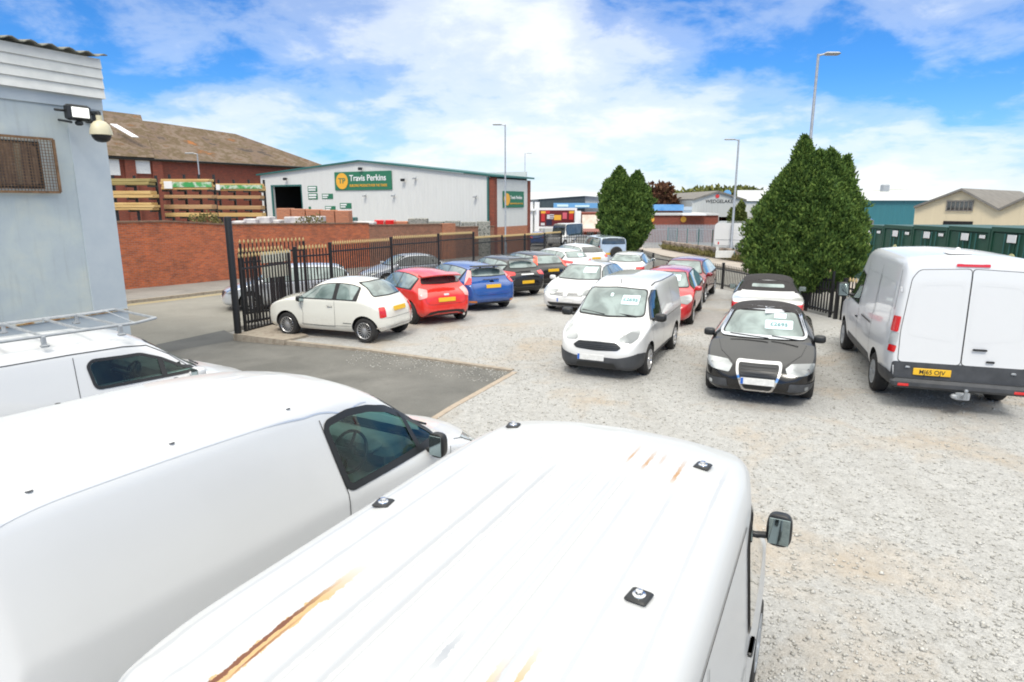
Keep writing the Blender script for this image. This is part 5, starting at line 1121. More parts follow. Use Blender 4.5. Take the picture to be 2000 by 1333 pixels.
# ---- warehouse with green signs
W = Site('warehouse', wl(30), (.872,-.489), 'pale clad warehouse with green and yellow trade signs behind the brick yard wall', 'warehouse')
eL, ap, eR = W.L(508,343), W.L(703,316), W.L(960,346); eR.x = 0; baseL = eL.x
gz = lambda x: eL.z + (ap.z-eL.z)*(x-eL.x)/(ap.x-eL.x) if x < ap.x else ap.z + (eR.z-ap.z)*(x-ap.x)/(0-ap.x)
dr_ = W.rect(533,365,592,425); D0, D1, DT = dr_[0], dr_[2], dr_[3]
mb = MB(); brk = sorted([baseL, D0, D1, ap.x, -.45])
for a, b_ in zip(brk, brk[1:]):
    zb_ = DT if abs(a-D0) < .01 else 0; mb.prism([(a,0,zb_),(b_,0,zb_),(b_,0,gz(b_)),(a,0,gz(a))], (0,.2,0))
mb.build('front_wall', MAT['clad'], W.root, None)
DEP = 6.2
MB().box((-.18,.40,2.3),(-.02,DEP-.45,eR.z-.12)).build('side_wall', MAT['clad'], W.root, None)
MB().box((-.18,.40,0),(.0,DEP-.45,2.297)).build('brick_base', MAT['brickorange'], W.root, None)
MB().box((-.45,-.03,0),(.03,.40,eR.z-.05)).box((-.30,DEP-.45,0),(.05,DEP,eR.z-.12)).build('brick_pier', MAT['brickdark'], W.root, None)
MB().box((baseL,DEP-.2,0),(-.3,DEP,eL.z)).box((baseL,.2,0),(baseL+.2,DEP-.2,eL.z-.05)).build('back_wall', MAT['clad'], W.root, None)
MB().prism([(baseL-.3,-.25,eL.z-.02),(ap.x,-.25,ap.z),(.3,-.25,eR.z-.0),(.3,-.25,eR.z+.14),(ap.x,-.25,ap.z+.14),(baseL-.3,-.25,eL.z+.12)], (0,DEP+.5,0)).build('roof', MAT['greentrim'], W.root, None)
MB().box((-.62,-.12,0),(-.47,0,eR.z)).build('downpipe', MAT['greentrim'], W.root, None)
MB().box((D0-.25,-.06,0),(D0,0,DT+.15)).box((D0,-.06,DT),(D1+.08,0,DT+.15)).box((D1,-.06,0),(D1+.08,0,DT)).build('door_frame', MAT['greentrim'], W.root, None)
MB().box((D0-1,5.6,0),(D1+2,5.8,DT+.5)).box((D0-1,.25,DT+.3),(D1+2,5.6,DT+.4)).box((D0-1,.25,0),(D0-.9,5.6,DT+.3)).build('dark_interior', MAT['dark'], W.root, None)
MB().bbox((D0+1.6,3.5,1.3),(1.4,1.2,2.6),.05).bbox((D0+3.1,3.2,1.1),(1.0,1.0,2.2),.05).build('shelving', MAT['brickdark'], W.root)
r = W.rect(654,337,767,371); sb = signboard(W, 'sign', r, -.05, MAT['green'], label='long green sign with yellow round emblem and white words')
x0, z0, x1, z1 = r; h = z1-z0; w_ = x1-x0
def tp_sign(S, x0, z0, x1, z1, off, sb, small=False):
    h = z1-z0; w_ = x1-x0; cx = x0 + h*.58*(1 if not small else .9)
    MB().lathe([(.001,.03),(h*.44,.03),(h*.44,.0)], 32, Matrix(((1,0,0,cx),(0,0,-1,off),(0,1,0,z0+h*.5),(0,0,0,1)))).build('emblem', MAT['signyellow'], sb)
    letter(S, 'TP', cx, z0+h*.5, h*.42, off-.035, MAT['green'], sb, 1.1, 'CENTER', 'emblem_letters')
    xx = cx + h*.56; avail = x1 - xx - h*.08
    letter(S, 'Travis Perkins', xx, z0+h*.64, h*.46, off, MAT['whitetxt'], sb, avail/(h*.46*6.35))
    letter(S, 'BUILDING PRODUCTS FOR THE TRADE', xx, z0+h*.24, h*.19, off, MAT['signyellow'], sb, avail/(h*.19*19.2))
tp_sign(W, x0, z0, x1, z1, -.115, sb)
for k, q in enumerate([(601,364,620,375),(602,378,621,390),(629,379,651,389),(664,397,687,408),(635,403,656,413),(603,404,608,412)]):
    rr = W.rect(*q); s_ = signboard(W, 'sign', rr, 0, MAT['green'], th=.04); zc, hh = (rr[1]+rr[3])/2, rr[3]-rr[1]
    if k < 5: MB().box((rr[0]+.1,-.05,zc+hh*.08),(rr[0]+(rr[2]-rr[0])*(.9 if k < 2 else .6),-.041,zc+hh*.34)).box((rr[0]+.1,-.05,zc-hh*.3),(rr[0]+(rr[2]-rr[0])*(.85 if k < 2 else .5),-.041,zc-hh*.08)).build('lettering', MAT['whitetxt'], s_)
for px, py in ((703,330),(556,350),(786,352)):
    p = W.L(px, py, -.3); MB().bbox((p.x,p.y,p.z),(.34,.22,.24),.03).tube([(p.x,p.y+.1,p.z),(p.x,.0,p.z+.1)],.03,6).build('floodlight', MAT['black_m'], W.root)
for px, py in ((711,383),(767,383),(927,385),(809,349)):
    p = W.L(px, py, -.25); MB().bbox((p.x,p.y,p.z),(.22,.34,.12),.03).tube([(p.x,p.y+.1,p.z),(p.x+.05,0,p.z+.15)],.02,6).build('security_camera', MAT['steel'], W.root)
ms_ = MB().bbox((.03, 3.15, eR.z-1.75), (.06, 3.6, 1.35), .01).build('sign', MAT['green'], W.root)
def side_text(txt, y, z, h, mat, name, xs, align='LEFT'):
    M = Matrix(((0,0,1,.068),(1,0,0,y),(0,1,0,z),(0,0,0,1))); return text_mesh(txt, h, name, mat, ms_, M, align, .006, xs)
MB().lathe([(.001,.02),(.5,.02),(.5,0)], 28, Matrix(((0,0,1,.062),(1,0,0,1.95),(0,1,0,eR.z-1.75),(0,0,0,1)))).build('emblem', MAT['signyellow'], ms_)
side_text('Travis Perkins', 2.50, eR.z-1.60, .40, MAT['whitetxt'], 'lettering', .92); side_text('BUILDING PRODUCTS FOR THE TRADE', 2.5, eR.z-2.1, .15, MAT['signyellow'], 'lettering', .85)
# ---- long brick yard wall in two builds, a brick pier between
def brickwall(a, b_, label, mat, tops):
    S = Site('brick_wall', wl(a), (.489,.872), label, 'wall'); pts = [S.L(*p) for p in tops]; L = b_-a
    pts[0].x = 0; pts[-1].x = L; base = [(p.x,0,-.1) for p in (pts[0], pts[-1])]
    z1_ = G(wl(b_)[1])-G(wl(a)[1]); mb = MB().prism([(0,0,-.1),(L,0,z1_-.1)] + [(p.x,0,p.z) for p in reversed(pts)], (0,.23,0)); mb.build('wall', mat, S.root, None)
    cp = MB()
    for p, q in zip(pts, pts[1:]): cp.prism([(p.x+.003,-.04,p.z+.002),(q.x-.003,-.04,q.z+.002),(q.x-.003,-.04,q.z+.07),(p.x+.003,-.04,p.z+.07)], (0,.31,0))
    cp.build('coping', MAT['flagdark'], S.root, None); return S, pts
MAT['flagdark'] = noisy('mossy coping', [(.3,(.16,.09,.06)),(.6,(.24,.15,.10)),(.8,(.20,.19,.12))], 6, 6, .9, .3)
BW1, p1 = brickwall(-14, 15.0, 'orange red brick wall along the road beside the pale blue building', MAT['brick'], [(222,430),(330,434),(440,440),(655,440)])
BW2, p2 = brickwall(15.02, 30, 'brown weathered brick wall in front of the pale clad warehouse', MAT['brickbrown'], [(660,443),(760,441),(856,439),(900,445),(964,443)])
q = BW2.L(878, 437, -.14); MB().box((q.x-.75,-.14,-.3),(q.x+.75,.36,q.z)).build('brick_pier', MAT['brickorange'], BW2.root, None)
# ---- far brick warehouse with slate roof
F1, F2 = at_y(205,303,58), at_y(610,325,75.5)
B = Site('brick_warehouse', (F1.x, F1.y), (F2.x-F1.x, F2.y-F1.y), 'old dark brick warehouse with mossy slate roof behind the timber racks', 'warehouse')
MAT['slate'] = noisy('mossy slate roof', [(.36,(.05,.036,.026)),(.44,(.15,.10,.068)),(.50,(.085,.055,.018)),(.56,(.18,.13,.095)),(.62,(.10,.058,.024)),(.68,(.28,.10,.02))], .35, 9, .85, .25, 4, .66)
m_ = MAT['slate']; t_, b__ = nodes(m_); 
el, er = B.L(140,300), B.L(640,327); ez = B.L(205,303).z; rl, rr_ = B.L(298,238,9), B.L(460,262,9); rz_ = (rl.z+rr_.z)/2; hl, hr = B.L(140,206,11), B.L(275,225,11)
mb = MB().box((el.x,0,0),(er.x,.3,ez)).box((er.x-.3,.3,0),(er.x,18,ez)).box((el.x,17.7,0),(er.x-.3,18,ez)); mb.build('wall', MAT['brickdark'], B.root, None)
rf = MB(); rfv = [(el.x-.3,-.35,ez-.12),(er.x+.3,-.35,ez-.12),(rr_.x,9,rr_.z),(rl.x,9,rl.z),(el.x-.3,9,rl.z),(er.x+.3,18.3,ez-.1),(el.x-.3,18.3,ez-.1)]
rf.add(rfv, [(0,1,2,3),(0,3,4),(1,5,2),(2,5,6,4,3)]); rf.add([(v[0],v[1],v[2]-.22) for v in rfv], [(3,2,1,0),(4,3,0),(2,5,1),(3,4,6,5,2)]); rf.add([rfv[0],rfv[1],(rfv[1][0],rfv[1][1],rfv[1][2]-.22),(rfv[0][0],rfv[0][1],rfv[0][2]-.22)], [(0,1,2,3)])
rf.build('roof', MAT['slate'], B.root, None)
ve = B.L(300,300,-.4); mb = MB(); q0 = [(el.x-.3,-.5,ez-.05),(ve.x,-.5,ez-.05),(hr.x,11,hr.z),(el.x-2,11,hl.z),(hr.x,19,ez),(el.x-2,19,ez)]
mb.add(q0, [(0,1,2,3),(3,2,4,5),(1,4,2)]).build('wing_roof', MAT['slate'], B.root, None)
v1, v2 = B.L(216,248,5.5), B.L(300,298,.4)
MB().prism([(v1.x-.3,v1.y-.6,v1.z+.15),(v1.x+.3,v1.y-.6,v1.z+.15),((v1.x+v2.x)/2+.3,(v1.y+v2.y)/2-.75,(v1.z+v2.z)/2+.12),((v1.x+v2.x)/2-.3,(v1.y+v2.y)/2-.75,(v1.z+v2.z)/2+.12)], (0,-.05,.06)).build('roof_flashing', MAT['whitetxt'], B.root)
for k, q in enumerate(((209,308,235,343),(260,309,294,340))):
    rr = B.rect(*q, -.02); f = MB().box((rr[0]-.12,-.05,rr[1]-.12),(rr[2]+.12,.0,rr[3]+.12)).build('window', MAT['brickdark'], B.root, None)
    MB().box((rr[0],-.10,rr[1]),(rr[2],-.052,rr[3])).build('window_board', MAT['wplate'], f)
for px in (250, 303): p = B.L(px, 305); MB().box((p.x-.45,-.25,0),(p.x+.45,-.0,ez-.3)).build('brick_pier', MAT['brickdark'], B.root, None)
MB().tube([(el.x,-.42,ez-.2),(er.x,-.42,ez-.2)], .09, 6).build('gutter', MAT['black_m'], B.root)
# ---- timber racks
def plankmat(name, a, b_):
    m = pm(name, a, .8); t, b = nodes(m); co = objco(t); mp = N(t,'ShaderNodeMapping'); t.links.new(co, mp.inputs[0]); mp.inputs['Scale'].default_value = (.15,1,9)
    v = N(t,'ShaderNodeTexVoronoi'); v.inputs['Scale'].default_value = 3; t.links.new(mp.outputs[0], v.inputs['Vector']); s = N(t,'ShaderNodeSeparateColor'); t.links.new(v.outputs['Color'], s.inputs[0])
    t.links.new(ramp(t, s.outputs[0], [(0,a),(1,b_)]), b.inputs['Base Color']); bump(t, b, v.outputs['Distance'], .6, .03); return m
MAT['timber'] = plankmat('sawn timber', (.50,.30,.10), (.66,.46,.20)); MAT['oldtimber'] = plankmat('greenish treated timber', (.26,.20,.07), (.42,.33,.13)); MAT['ply'] = plankmat('brown sheet timber', (.36,.20,.09), (.48,.30,.15))
MAT['wrap'] = noisy('green and white wrapping', [(.40,(.05,.30,.08)),(.5,(.55,.62,.5)),(.6,(.08,.34,.10))], 1.2, 3, .4, 0)
def rack(px0, px1, py_top, tiers, Y, label, posts):
    a, b_ = at_y(px0, 400, Y), at_y(px1, 400, Y); z0 = G(Y)-.17; zt = at_y(px0, py_top, Y).z; cx = (a.x+b_.x)/2
    rt = empty('timber_rack', (cx, Y, z0), 0, label, 'rack'); W2 = (b_.x-a.x)/2
    for i in range(posts):
        x = -W2+.15+(2*W2-.3)*i/(posts-1); MB().box((x-.07,.92,0),(x+.07,1.06,zt-z0+.2)).build('upright', MAT['black_m'], rt, None)
    for k, (y0, y1, mt, nm) in enumerate(tiers):
        za, zb_ = at_y(px0, y1, Y).z, at_y(px0, y0, Y).z
        for i in range(posts):
            x = -W2+.15+(2*W2-.3)*i/(posts-1); MB().box((x-.05,-.1,za-z0-.125),(x+.05,.919,za-z0-.005)).build('arm', MAT['black_m'], rt, None)
        tb = MB(); n_ = max(1, int((zb_-za)/.16)); hh = (zb_-za)/n_
        for j in range(n_): tb.bbox((random.uniform(-.1,.1), .42+random.uniform(-.03,.03), za+hh*(j+.5)), (2*W2-.1, .85, hh*.94), .02)
        o = tb.build('timber_stack', MAT[mt], None); o.location = (cx, Y, 0)
        tag(o, f'{nm} timber stack on {label.split(" holding")[0]}, tier {["highest","second highest","third highest","lowest visible"][k]}', 'timber', 'timber stacks on the racks')
rack(205, 299, 348, [(349,362,'oldtimber','greenish'),(373,387,'timber','pale yellow'),(396,411,'timber','knotty yellow')], 44, 'rack nearest the blue building holding timber', 3)
rack(318, 414, 346, [(350,371,'timber','plastic wrapped'),(381,388,'ply','thin brown'),(400,409,'ply','brown sheet'),(416,424,'timber','low yellow')], 46, 'middle rack holding timber', 4)
rack(416, 513, 356, [(359,373,'timber','green wrapped'),(382,389,'ply','slim brown'),(402,410,'ply','tan'),(416,424,'timber','short yellow')], 50, 'right hand rack holding timber', 4)
for (a, b_, y0, y1, Y) in ((322,413,356,366,45.98),(416,512,362,369,49.98)):
    p, q = at_y(a, y1, Y), at_y(b_, y0, Y); tag(MB().box((p.x,Y-.03,p.z),(q.x,Y-.005,q.z)).box((p.x-.02,Y-.06,p.z-.1),(p.x+.55,Y-.031,q.z+.05),1).build('wrapping', [MAT['wrap'], MAT['whitetxt']]), 'green and white wrapping around the %s top timber stack' % ('middle rack' if a < 400 else 'right hand rack'), 'wrapping')
# ---- goods in the yard
def yard_box(name, px0, px1, py0, py1, Y, mat, label, cat, group=None, depth=1.0, zb=None, bev=.04, split=0):
    a, b_ = at_y(px0, py1, Y), at_y(px1, py0, Y); z0 = a.z if zb is None else zb; mb = MB(); w_ = b_.x-a.x
    mb.bbox((0,depth/2,(b_.z-z0)/2),(w_-.02,depth,b_.z-z0),bev)
    o = mb.build(name, mat, None); o.location = ((a.x+b_.x)/2, Y, z0); return tag(o, label, cat, group)
for c in range(5):
    zz_ = G(43)-.17; top = at_y(540, 407+c*1.2, 43).z; hh = (top-zz_)/3
    for k in range(3):
        a, b_ = at_y(540+c*28.5, 430, 43), at_y(540+(c+1)*28.5, 430, 43)
        mb = MB().bbox((0,.5,hh*.5-.03),(b_.x-a.x-.05,1.0,hh-.08),.03).box((-(b_.x-a.x)*.3,.02,0),((b_.x-a.x)*.3,.98,.03)) if False else MB().bbox((0,.5,hh*.5),(b_.x-a.x-.05,1.0,hh-.015),.03)
        o = mb.build('brick_pack', MAT['brickorange'], None); o.location = ((a.x+b_.x)/2, 43, zz_+k*hh)
        tag(o, f'pack of new orange bricks in the yard, {["bottom","middle","top"][k]} of the {["leftmost","second","third","fourth","rightmost"][c]} stack', 'brick pack', 'stacked brick packs in the yard')
MAT['bags'] = noisy('white wrapped goods', [(.35,(.36,.34,.36)),(.6,(.62,.60,.58))], 3, 5, .6, .5)
MAT['slabs'] = noisy('stacked slabs', [(.40,(.10,.11,.10)),(.50,(.36,.36,.32)),(.6,(.16,.17,.15))], 4, 6, .9, .6)
gz_ = lambda Y: G(Y)-.17
for i, (a, b_, y0) in enumerate(((452,474,432),(475,500,428),(501,527,424),(528,545,430))): yard_box('wrapped_pallet', a, b_, y0, 440, 38+i*.4, MAT['bags'], ['white wrapped pallet just right of the black gate post top','white wrapped pallet second from the gate post','white wrapped pallet left of the brick packs','small white wrapped pallet against the brick packs'][i], 'pallet', 'white wrapped pallets', zb=gz_(38))
for i, (a, b_, y0) in enumerate(((555,592,424),(594,628,423))): yard_box('wrapped_pallet', a, b_, y0, 440, 39.6, MAT['bags'], ['grey wrapped pallet before the left brick packs','weedy grey wrapped pallet before the middle brick packs'][i], 'pallet', 'white wrapped pallets', zb=gz_(39))
yard_box('wrapped_pallet', 684, 722, 433, 442, 44, MAT['bags'], 'flat white sheeted pallet left of the red containers', 'pallet', None, zb=gz_(44)); yard_box('wrapped_pallet', 712, 730, 434, 446, 43, MAT['bags'], 'cream sack pallet before the left red container', 'pallet', zb=gz_(43))
for i, (a, b_) in enumerate(((731,749),(753,769))): yard_box('container', a, b_, 430, 446, 46, MAT['redlens'], ['left red container in the yard','right red container in the yard'][i], 'container', 'red containers', zb=gz_(46))
yard_box('cabinet', 684, 693, 425, 438, 47, MAT['greentrim'], 'small dark green cabinet right of the brick packs', 'cabinet', zb=gz_(47))
yard_box('skip', 797, 834, 427, 440, 48.5, MAT['slabs'], 'dark green open skip near the warehouse wall', 'skip', zb=gz_(48)); yard_box('brick_pack', 770, 795, 433, 446, 48, MAT['brickorange'], 'loose brick pack between red containers and dark green skip', 'brick pack', zb=gz_(48))
for i, (a, b_, y0) in enumerate(((836,866,433),(868,898,432),(900,928,434),(930,957,433))): yard_box('slab_stack', a, b_, y0, 446, 51-i*.1, MAT['slabs'], ['stack of grey slabs right of the skip','stack of grey slabs behind the brick pier','stack of grey slabs right of the brick pier','mossy stone stack at the warehouse corner'][i], 'slab stack', 'slab stacks', zb=gz_(50), depth=.8)
# ---- pale blue building at the left
LB = Site('cabin_building', (-7.63,12.5), (.46,.89), 'pale blue painted building with corrugated roof at the left edge', 'building')
def wallmat():
    m = pm('pale blue painted panel', (.5,.57,.60), .55); t, b = nodes(m); co = objco(t); f = noise(t, co, 1.1, 8, .66, .3); f2 = noise(t, co, 5, 8, .68)
    c = ramp(t, f, [(.40,(.46,.52,.55)),(.52,(.50,.56,.565)),(.64,(.55,.59,.56)),(.76,(.62,.63,.57))]); c = mix(t, mth(t,'MULTIPLY',ramp(t,f2,[(.5,0.),(.8,1.)]),.3), c, (.38,.42,.43)); mp = N(t,'ShaderNodeMapping'); t.links.new(co, mp.inputs[0]); mp.inputs['Scale'].default_value = (4,4,.35); c = mix(t, mth(t,'MULTIPLY',ramp(t,noise(t, mp.outputs[0], 2.2, 7, .7),[(.54,0.),(.70,1.)]),.35), c, (.33,.36,.36))
    t.links.new(c, b.inputs['Base Color']); bump(t, b, f2, .05, .02); return m
MAT['bluewall'] = wallmat(); MAT['bluetrim'] = noisy('pale blue trim', [(.3,(.45,.51,.56)),(.8,(.53,.58,.61))], 3, 5, .5, .05)
MAT['rustedge'] = noisy('rusty edge', [(.42,(.45,.50,.52)),(.52,(.40,.28,.14)),(.62,(.26,.12,.04))], 5, 7, .9, .3)
MAT['fasciawhite'] = noisy('white fascia boards', [(.3,(.60,.61,.59)),(.8,(.74,.74,.71))], 4, 6, .5, .05)
zL = lambda px, py, off=0: LB.L(px, py, off)
z_led, z_fb, z_ft = zL(245,603).z, zL(192,194).z, zL(185,116).z
MB().box((-26,0,z_led),(0,8,z_fb)).build('wall', MAT['bluewall'], LB.root, None)
MB().box((-26,-.03,-.02),(.02,-.0,z_led-.03)).box((-26,.0,-.02),(0,8,z_led-.002)).build('plinth', MAT['bluetrim'], LB.root, None)
MB().box((-26,-.055,z_led-.028),(.03,-.0,z_led+.0)).build('ledge', MAT['rustedge'], LB.root, None)
c0 = zL(228,500).x; MB().box((-.62,-.022,z_led+.002),(.022,-.0,z_fb-.002)).box((0.0,-.0,z_led),(.022,.5,z_fb)).build('corner_trim', MAT['bluetrim'], LB.root, None)
MB().box((-26,-.035,z_fb-.20),(.03,-.0225,z_fb)).build('top_rail', MAT['bluetrim'], LB.root, None)
fb = MB(); nb_ = 4; hh = (z_ft-z_fb)/nb_
for i in range(nb_):
    z = z_fb+hh*i; fb.prism([(-26,-.13,z),(-26,-.10,z+hh*.92),(-26,-.10,z+hh-.002),(-26,0,z+hh-.002),(-26,0,z)], (26.05,0,0))
fb.build('fascia', MAT['fasciawhite'], LB.root, None)
nx_ = 480; V = []; 
for i in range(nx_+1):
    x = -26 + 26.12*i/nx_; dz = .03*math.sin(2*math.pi*x/.30)
    for y in (-.22, 8.2): V += [(x, y, z_ft+.05+dz+(y+.22)*.10), (x, y, z_ft+.035+dz+(y+.22)*.10)]
F = []
for i in range(nx_):
    a = i*4; F += [(a,a+4,a+6,a+2),(a+1,a+3,a+7,a+5),(a,a+1,a+5,a+4)]
MAT['corr'] = noisy('weathered corrugated sheet', [(.3,(.13,.13,.11)),(.7,(.22,.22,.18))], 4, 6, .8, .2)
np_mesh('corrugated_roof', V, F, MAT['corr'], LB.root, 60)
# window with mesh guard
a, b_, c_, d_ = zL(103,273,-.09), zL(118,376,-.09), zL(0,264,-.09), zL(86,369,-.0)
wx1 = (a.x+b_.x)/2; wz0, wz1 = b_.z, a.z; wx0 = wx1-3.2; gx1 = d_.x
win = MB().box((wx0+.1,-.012,wz0+.06),(gx1+.02,-.002,wz1-.05)).build('window', MAT['blackplastic'], LB.root, None)
MAT['curtain'] = None
m = pm('window blinds', (.2,.15,.1), .6); t, b = nodes(m); co = objco(t); mp = N(t,'ShaderNodeMapping'); t.links.new(co, mp.inputs[0]); mp.inputs['Scale'].default_value = (5,.0,.25)
t.links.new(ramp(t, noise(t, mp.outputs[0], 1.0, 3, .5), [(.35,(.035,.02,.015)),(.45,(.20,.12,.07)),(.55,(.06,.03,.025)),(.68,(.30,.25,.16))]), b.inputs['Base Color']); b.inputs['Coat Weight'].default_value = 1; MAT['blind'] = m
P = round_poly([(wx0+.16,wz0+.12),(gx1-.04,wz0+.12),(gx1-.04,wz1-.10),(wx0+.16,wz1-.10)], .12)
MB().prism([(p[0],-.018,p[1]) for p in P], (0,.004,0)).build('window_glass', MAT['blind'], win, None)
fr_ = MB(); 
for (x0_,x1_,za,zb_) in ((wx0,wx1,wz0-.02,wz0+.02),(wx0,wx1,wz1-.02,wz1+.02),(wx1-.02,wx1+.02,wz0,wz1),(wx0-.02,wx0+.02,wz0,wz1)): fr_.box((x0_,-.11,za),(x1_,-.075,zb_))
for (x_, z_) in ((wx1-.25,wz0),(wx1-.25,wz1),(wx0+.2,wz0),(wx0+.2,wz1)): fr_.box((x_-.015,-.09,z_-.012),(x_+.015,0,z_+.012))
MAT['rust'] = noisy('rusty steel', [(.3,(.10,.055,.03)),(.6,(.24,.14,.075)),(.8,(.22,.20,.16))], 14, 6, .9, .3)
gd = fr_.build('window_guard', MAT['rust'], win, None); gm_ = MB(); x_ = wx0+.05
while x_ < wx1: gm_.box((x_-.004,-.097,wz0),(x_+.004,-.089,wz1)); x_ += .05
z_ = wz0+.05
while z_ < wz1: gm_.box((wx0,-.105,z_-.004),(wx1,-.0975,z_+.004)); z_ += .05
gm_.build('wire_mesh', MAT['rust'], gd, None)
# floodlight and dome camera
a = zL(152,221,-.42); fl = MB().bbox((a.x,a.y,a.z),(.40,.16,.26),.03).tube([(a.x-.1,a.y+.05,a.z-.16),(a.x-.1,0,a.z-.10)],.02,8).tube([(a.x-.35,a.y+.05,a.z+.02),(a.x-.05,a.y+.03,a.z+.02)],.022,8).bbox((a.x-.0,a.y,a.z-.17),(.10,.12,.08),.02).build('floodlight', MAT['blackplastic'], LB.root)
MAT['floodlens'] = pm('floodlight glass', (.9,.9,.85), .2, emis=((1,1,.94), .35))
M = Matrix.Rotation(R(0), 4, 'Z'); MB().bbox((a.x,a.y-.085,a.z),(.29,.02,.17),.02).build('floodlight_glass', MAT['floodlens'], fl)
a = zL(197,256,-.55); M = Matrix.Translation((a.x,a.y,a.z))
MAT['beige'] = pm('beige plastic', (.62,.57,.40), .45)
dm = MB().lathe([(.001,.26),(.05,.26),(.05,.17),(.09,.155),(.145,.10),(.175,.0),(.18,-.07),(.16,-.075),(.001,-.075)], 32, M).build('camera_housing', MAT['beige'], LB.root)
MB().lathe([(.155,-.076),(.15,-.11),(.12,-.16),(.07,-.19),(.001,-.20)], 28, M).build('camera_dome', MAT['blackplastic'], dm)
MB().tube([(a.x,a.y,a.z+.25),(a.x+.0,a.y,a.z+.30),(a.x+.1,a.y+.35,a.z+.34),(a.x+.2,0,a.z+.34)], .035, 10).bbox((-.2,-.05,a.z+.28),(.25,.10,.22),.02).build('camera_bracket', MAT['blackplastic'], LB.root)

# ---- far buildings
def gablebox(name, S, pts, depth, mat, roofmat, label_part='wall', over=.25, th=.12):
    """front polygon (local x,z list: base-left .. around) extruded back; roof slabs over the upper edges"""
    MB().prism([(p[0],0,p[1]) for p in pts], (0,depth,0)).build(label_part, mat, S.root, None)
def roofslabs(S, tops, depth, mat, th=.14, over=.3, name='roof'):
    mb = MB()
    for (x0_,z0_),(x1_,z1_) in zip(tops, tops[1:]): mb.prism([(x0_,-over,z0_+.003),(x1_,-over,z1_+.003),(x1_,-over,z1_+th),(x0_,-over,z0_+th)], (0,depth+2*over,0))
    mb.build(name, mat, S.root, None)
MAT['greyclad'] = cladmat('light grey cladding', (.50,.51,.49), .4); MAT['darkclad'] = cladmat('charcoal cladding', (.055,.075,.085), .4, streaks=.3)
MAT['roofgrey'] = cladmat('pale metal roof', (.56,.56,.54), .6); MAT['teal'] = cladmat('teal cladding', (.035,.17,.20), .5, streaks=.2); MAT['cream2'] = cladmat('cream render', (.66,.56,.38), 2., streaks=.15)
MAT['roofdark'] = noisy('grey sheet roof', [(.3,(.15,.14,.125)),(.7,(.22,.205,.185))], 2, 6, .9, .1); MAT['bluefascia'] = noisy('blue fascia', [(.35,(.06,.22,.50)),(.6,(.14,.34,.62))], .6, 3, .5, 0)
MAT['skyblue'] = pm('light blue sign', (.16,.38,.66), .4)
def Pz(S, *pp): return [(S.L(*p).x, S.L(*p).z) for p in pp]
# retail shed
S = Site('retail_shed', (3.0,95), (1,0), 'charcoal clad shed with blue sign and pale roof beyond the warehouse', 'building')
q = Pz(S, (1030,391),(1142,383),(1215,389)); MB().prism([(q[0][0],0,0),(q[2][0],0,0),(q[2][0],0,q[2][1]),(q[1][0],0,q[1][1]),(q[0][0],0,q[0][1])], (0,30,0)).build('wall', MAT['greyclad'], S.root, None)
c = Pz(S, (1052,390),(1142,383.6),(1142,414),(1052,411)); MB().prism([(p[0],-.3,p[1]) for p in c], (0,.28,0)).build('cladding_band', MAT['darkclad'], S.root, None)
tb = [(S.L(1028,390).x, S.L(1028,390).z),(S.L(1142,382).x,S.L(1142,382).z),(S.L(1218,388).x,S.L(1218,388).z)]
MB().add([(tb[0][0],-.6,tb[0][1]),(tb[1][0],-.6,tb[1][1]),(tb[2][0],-.6,tb[2][1]),(S.L(1218,380,30).x,30,S.L(1218,378,30).z),(S.L(1120,374,30).x,30,S.L(1120,374.5,30).z),(S.L(1028,375,30).x,30,S.L(1028,376,30).z)], [(0,1,4,5),(1,2,3,4)]).build('roof', MAT['roofgrey'], S.root, None)
r = S.rect(1081,397,1168,407,-.5); sg = signboard(S, 'sign', r, -.5, MAT['skyblue'], th=.15); L_ = r[2]-r[0]
MB().box((r[0]+L_*.08,-.72,r[1]+.2),(r[0]+L_*.33,-.66,r[3]-.2)).box((r[0]+L_*.48,-.72,r[1]+.15),(r[0]+L_*.80,-.66,r[3]-.3)).build('lettering', MAT['card'], sg)
for px in (1049, 1036): p = S.L(px, 395, -.8); MB().box((p.x-.35,-.9,0),(p.x+.35,-.5,p.z)).build('column', MAT['whitetxt'], S.root, None)
r = S.rect(1030,408,1047,412,-1); MB().box((r[0],-1.3,r[1]),(r[2],-.92,r[3])).build('canopy', MAT['whitetxt'], S.root, None)
# billboard
S = Site('billboard', (at_y(1087,426,86).x,86), (1,0), 'large dark red menu billboard in white frame beside the charcoal shed', 'billboard')
r = S.rect(1053,411,1122,442,-.1); fr0 = MB().box((r[0]-.3,-.1,r[1]-.3),(r[2]+.3,.15,r[3]+.3)).build('frame', MAT['whitetxt'], S.root, None); pnl = MB().box((r[0],-.16,r[1]),(r[2],-.11,r[3])).build('panel', pm('deep red panel', (.12,.012,.015), .4), S.root, None)
MB().box((r[0]+.5,-.2,0),(r[0]+.8,-.0,r[1]-.3)).box((r[2]-.8,-.2,0),(r[2]-.5,.0,r[1]-.3)).build('post', MAT['steel'], S.root, None)
W_, H_ = r[2]-r[0], r[3]-r[1]; mm_ = [pm('poster red', (.52,.03,.03), .4), MAT['signyellow'], pm('poster white', (.6,.6,.62), .4), pm('poster navy', (.02,.015,.04), .4), pm('poster pink', (.62,.12,.16), .4)]
mb = MB()
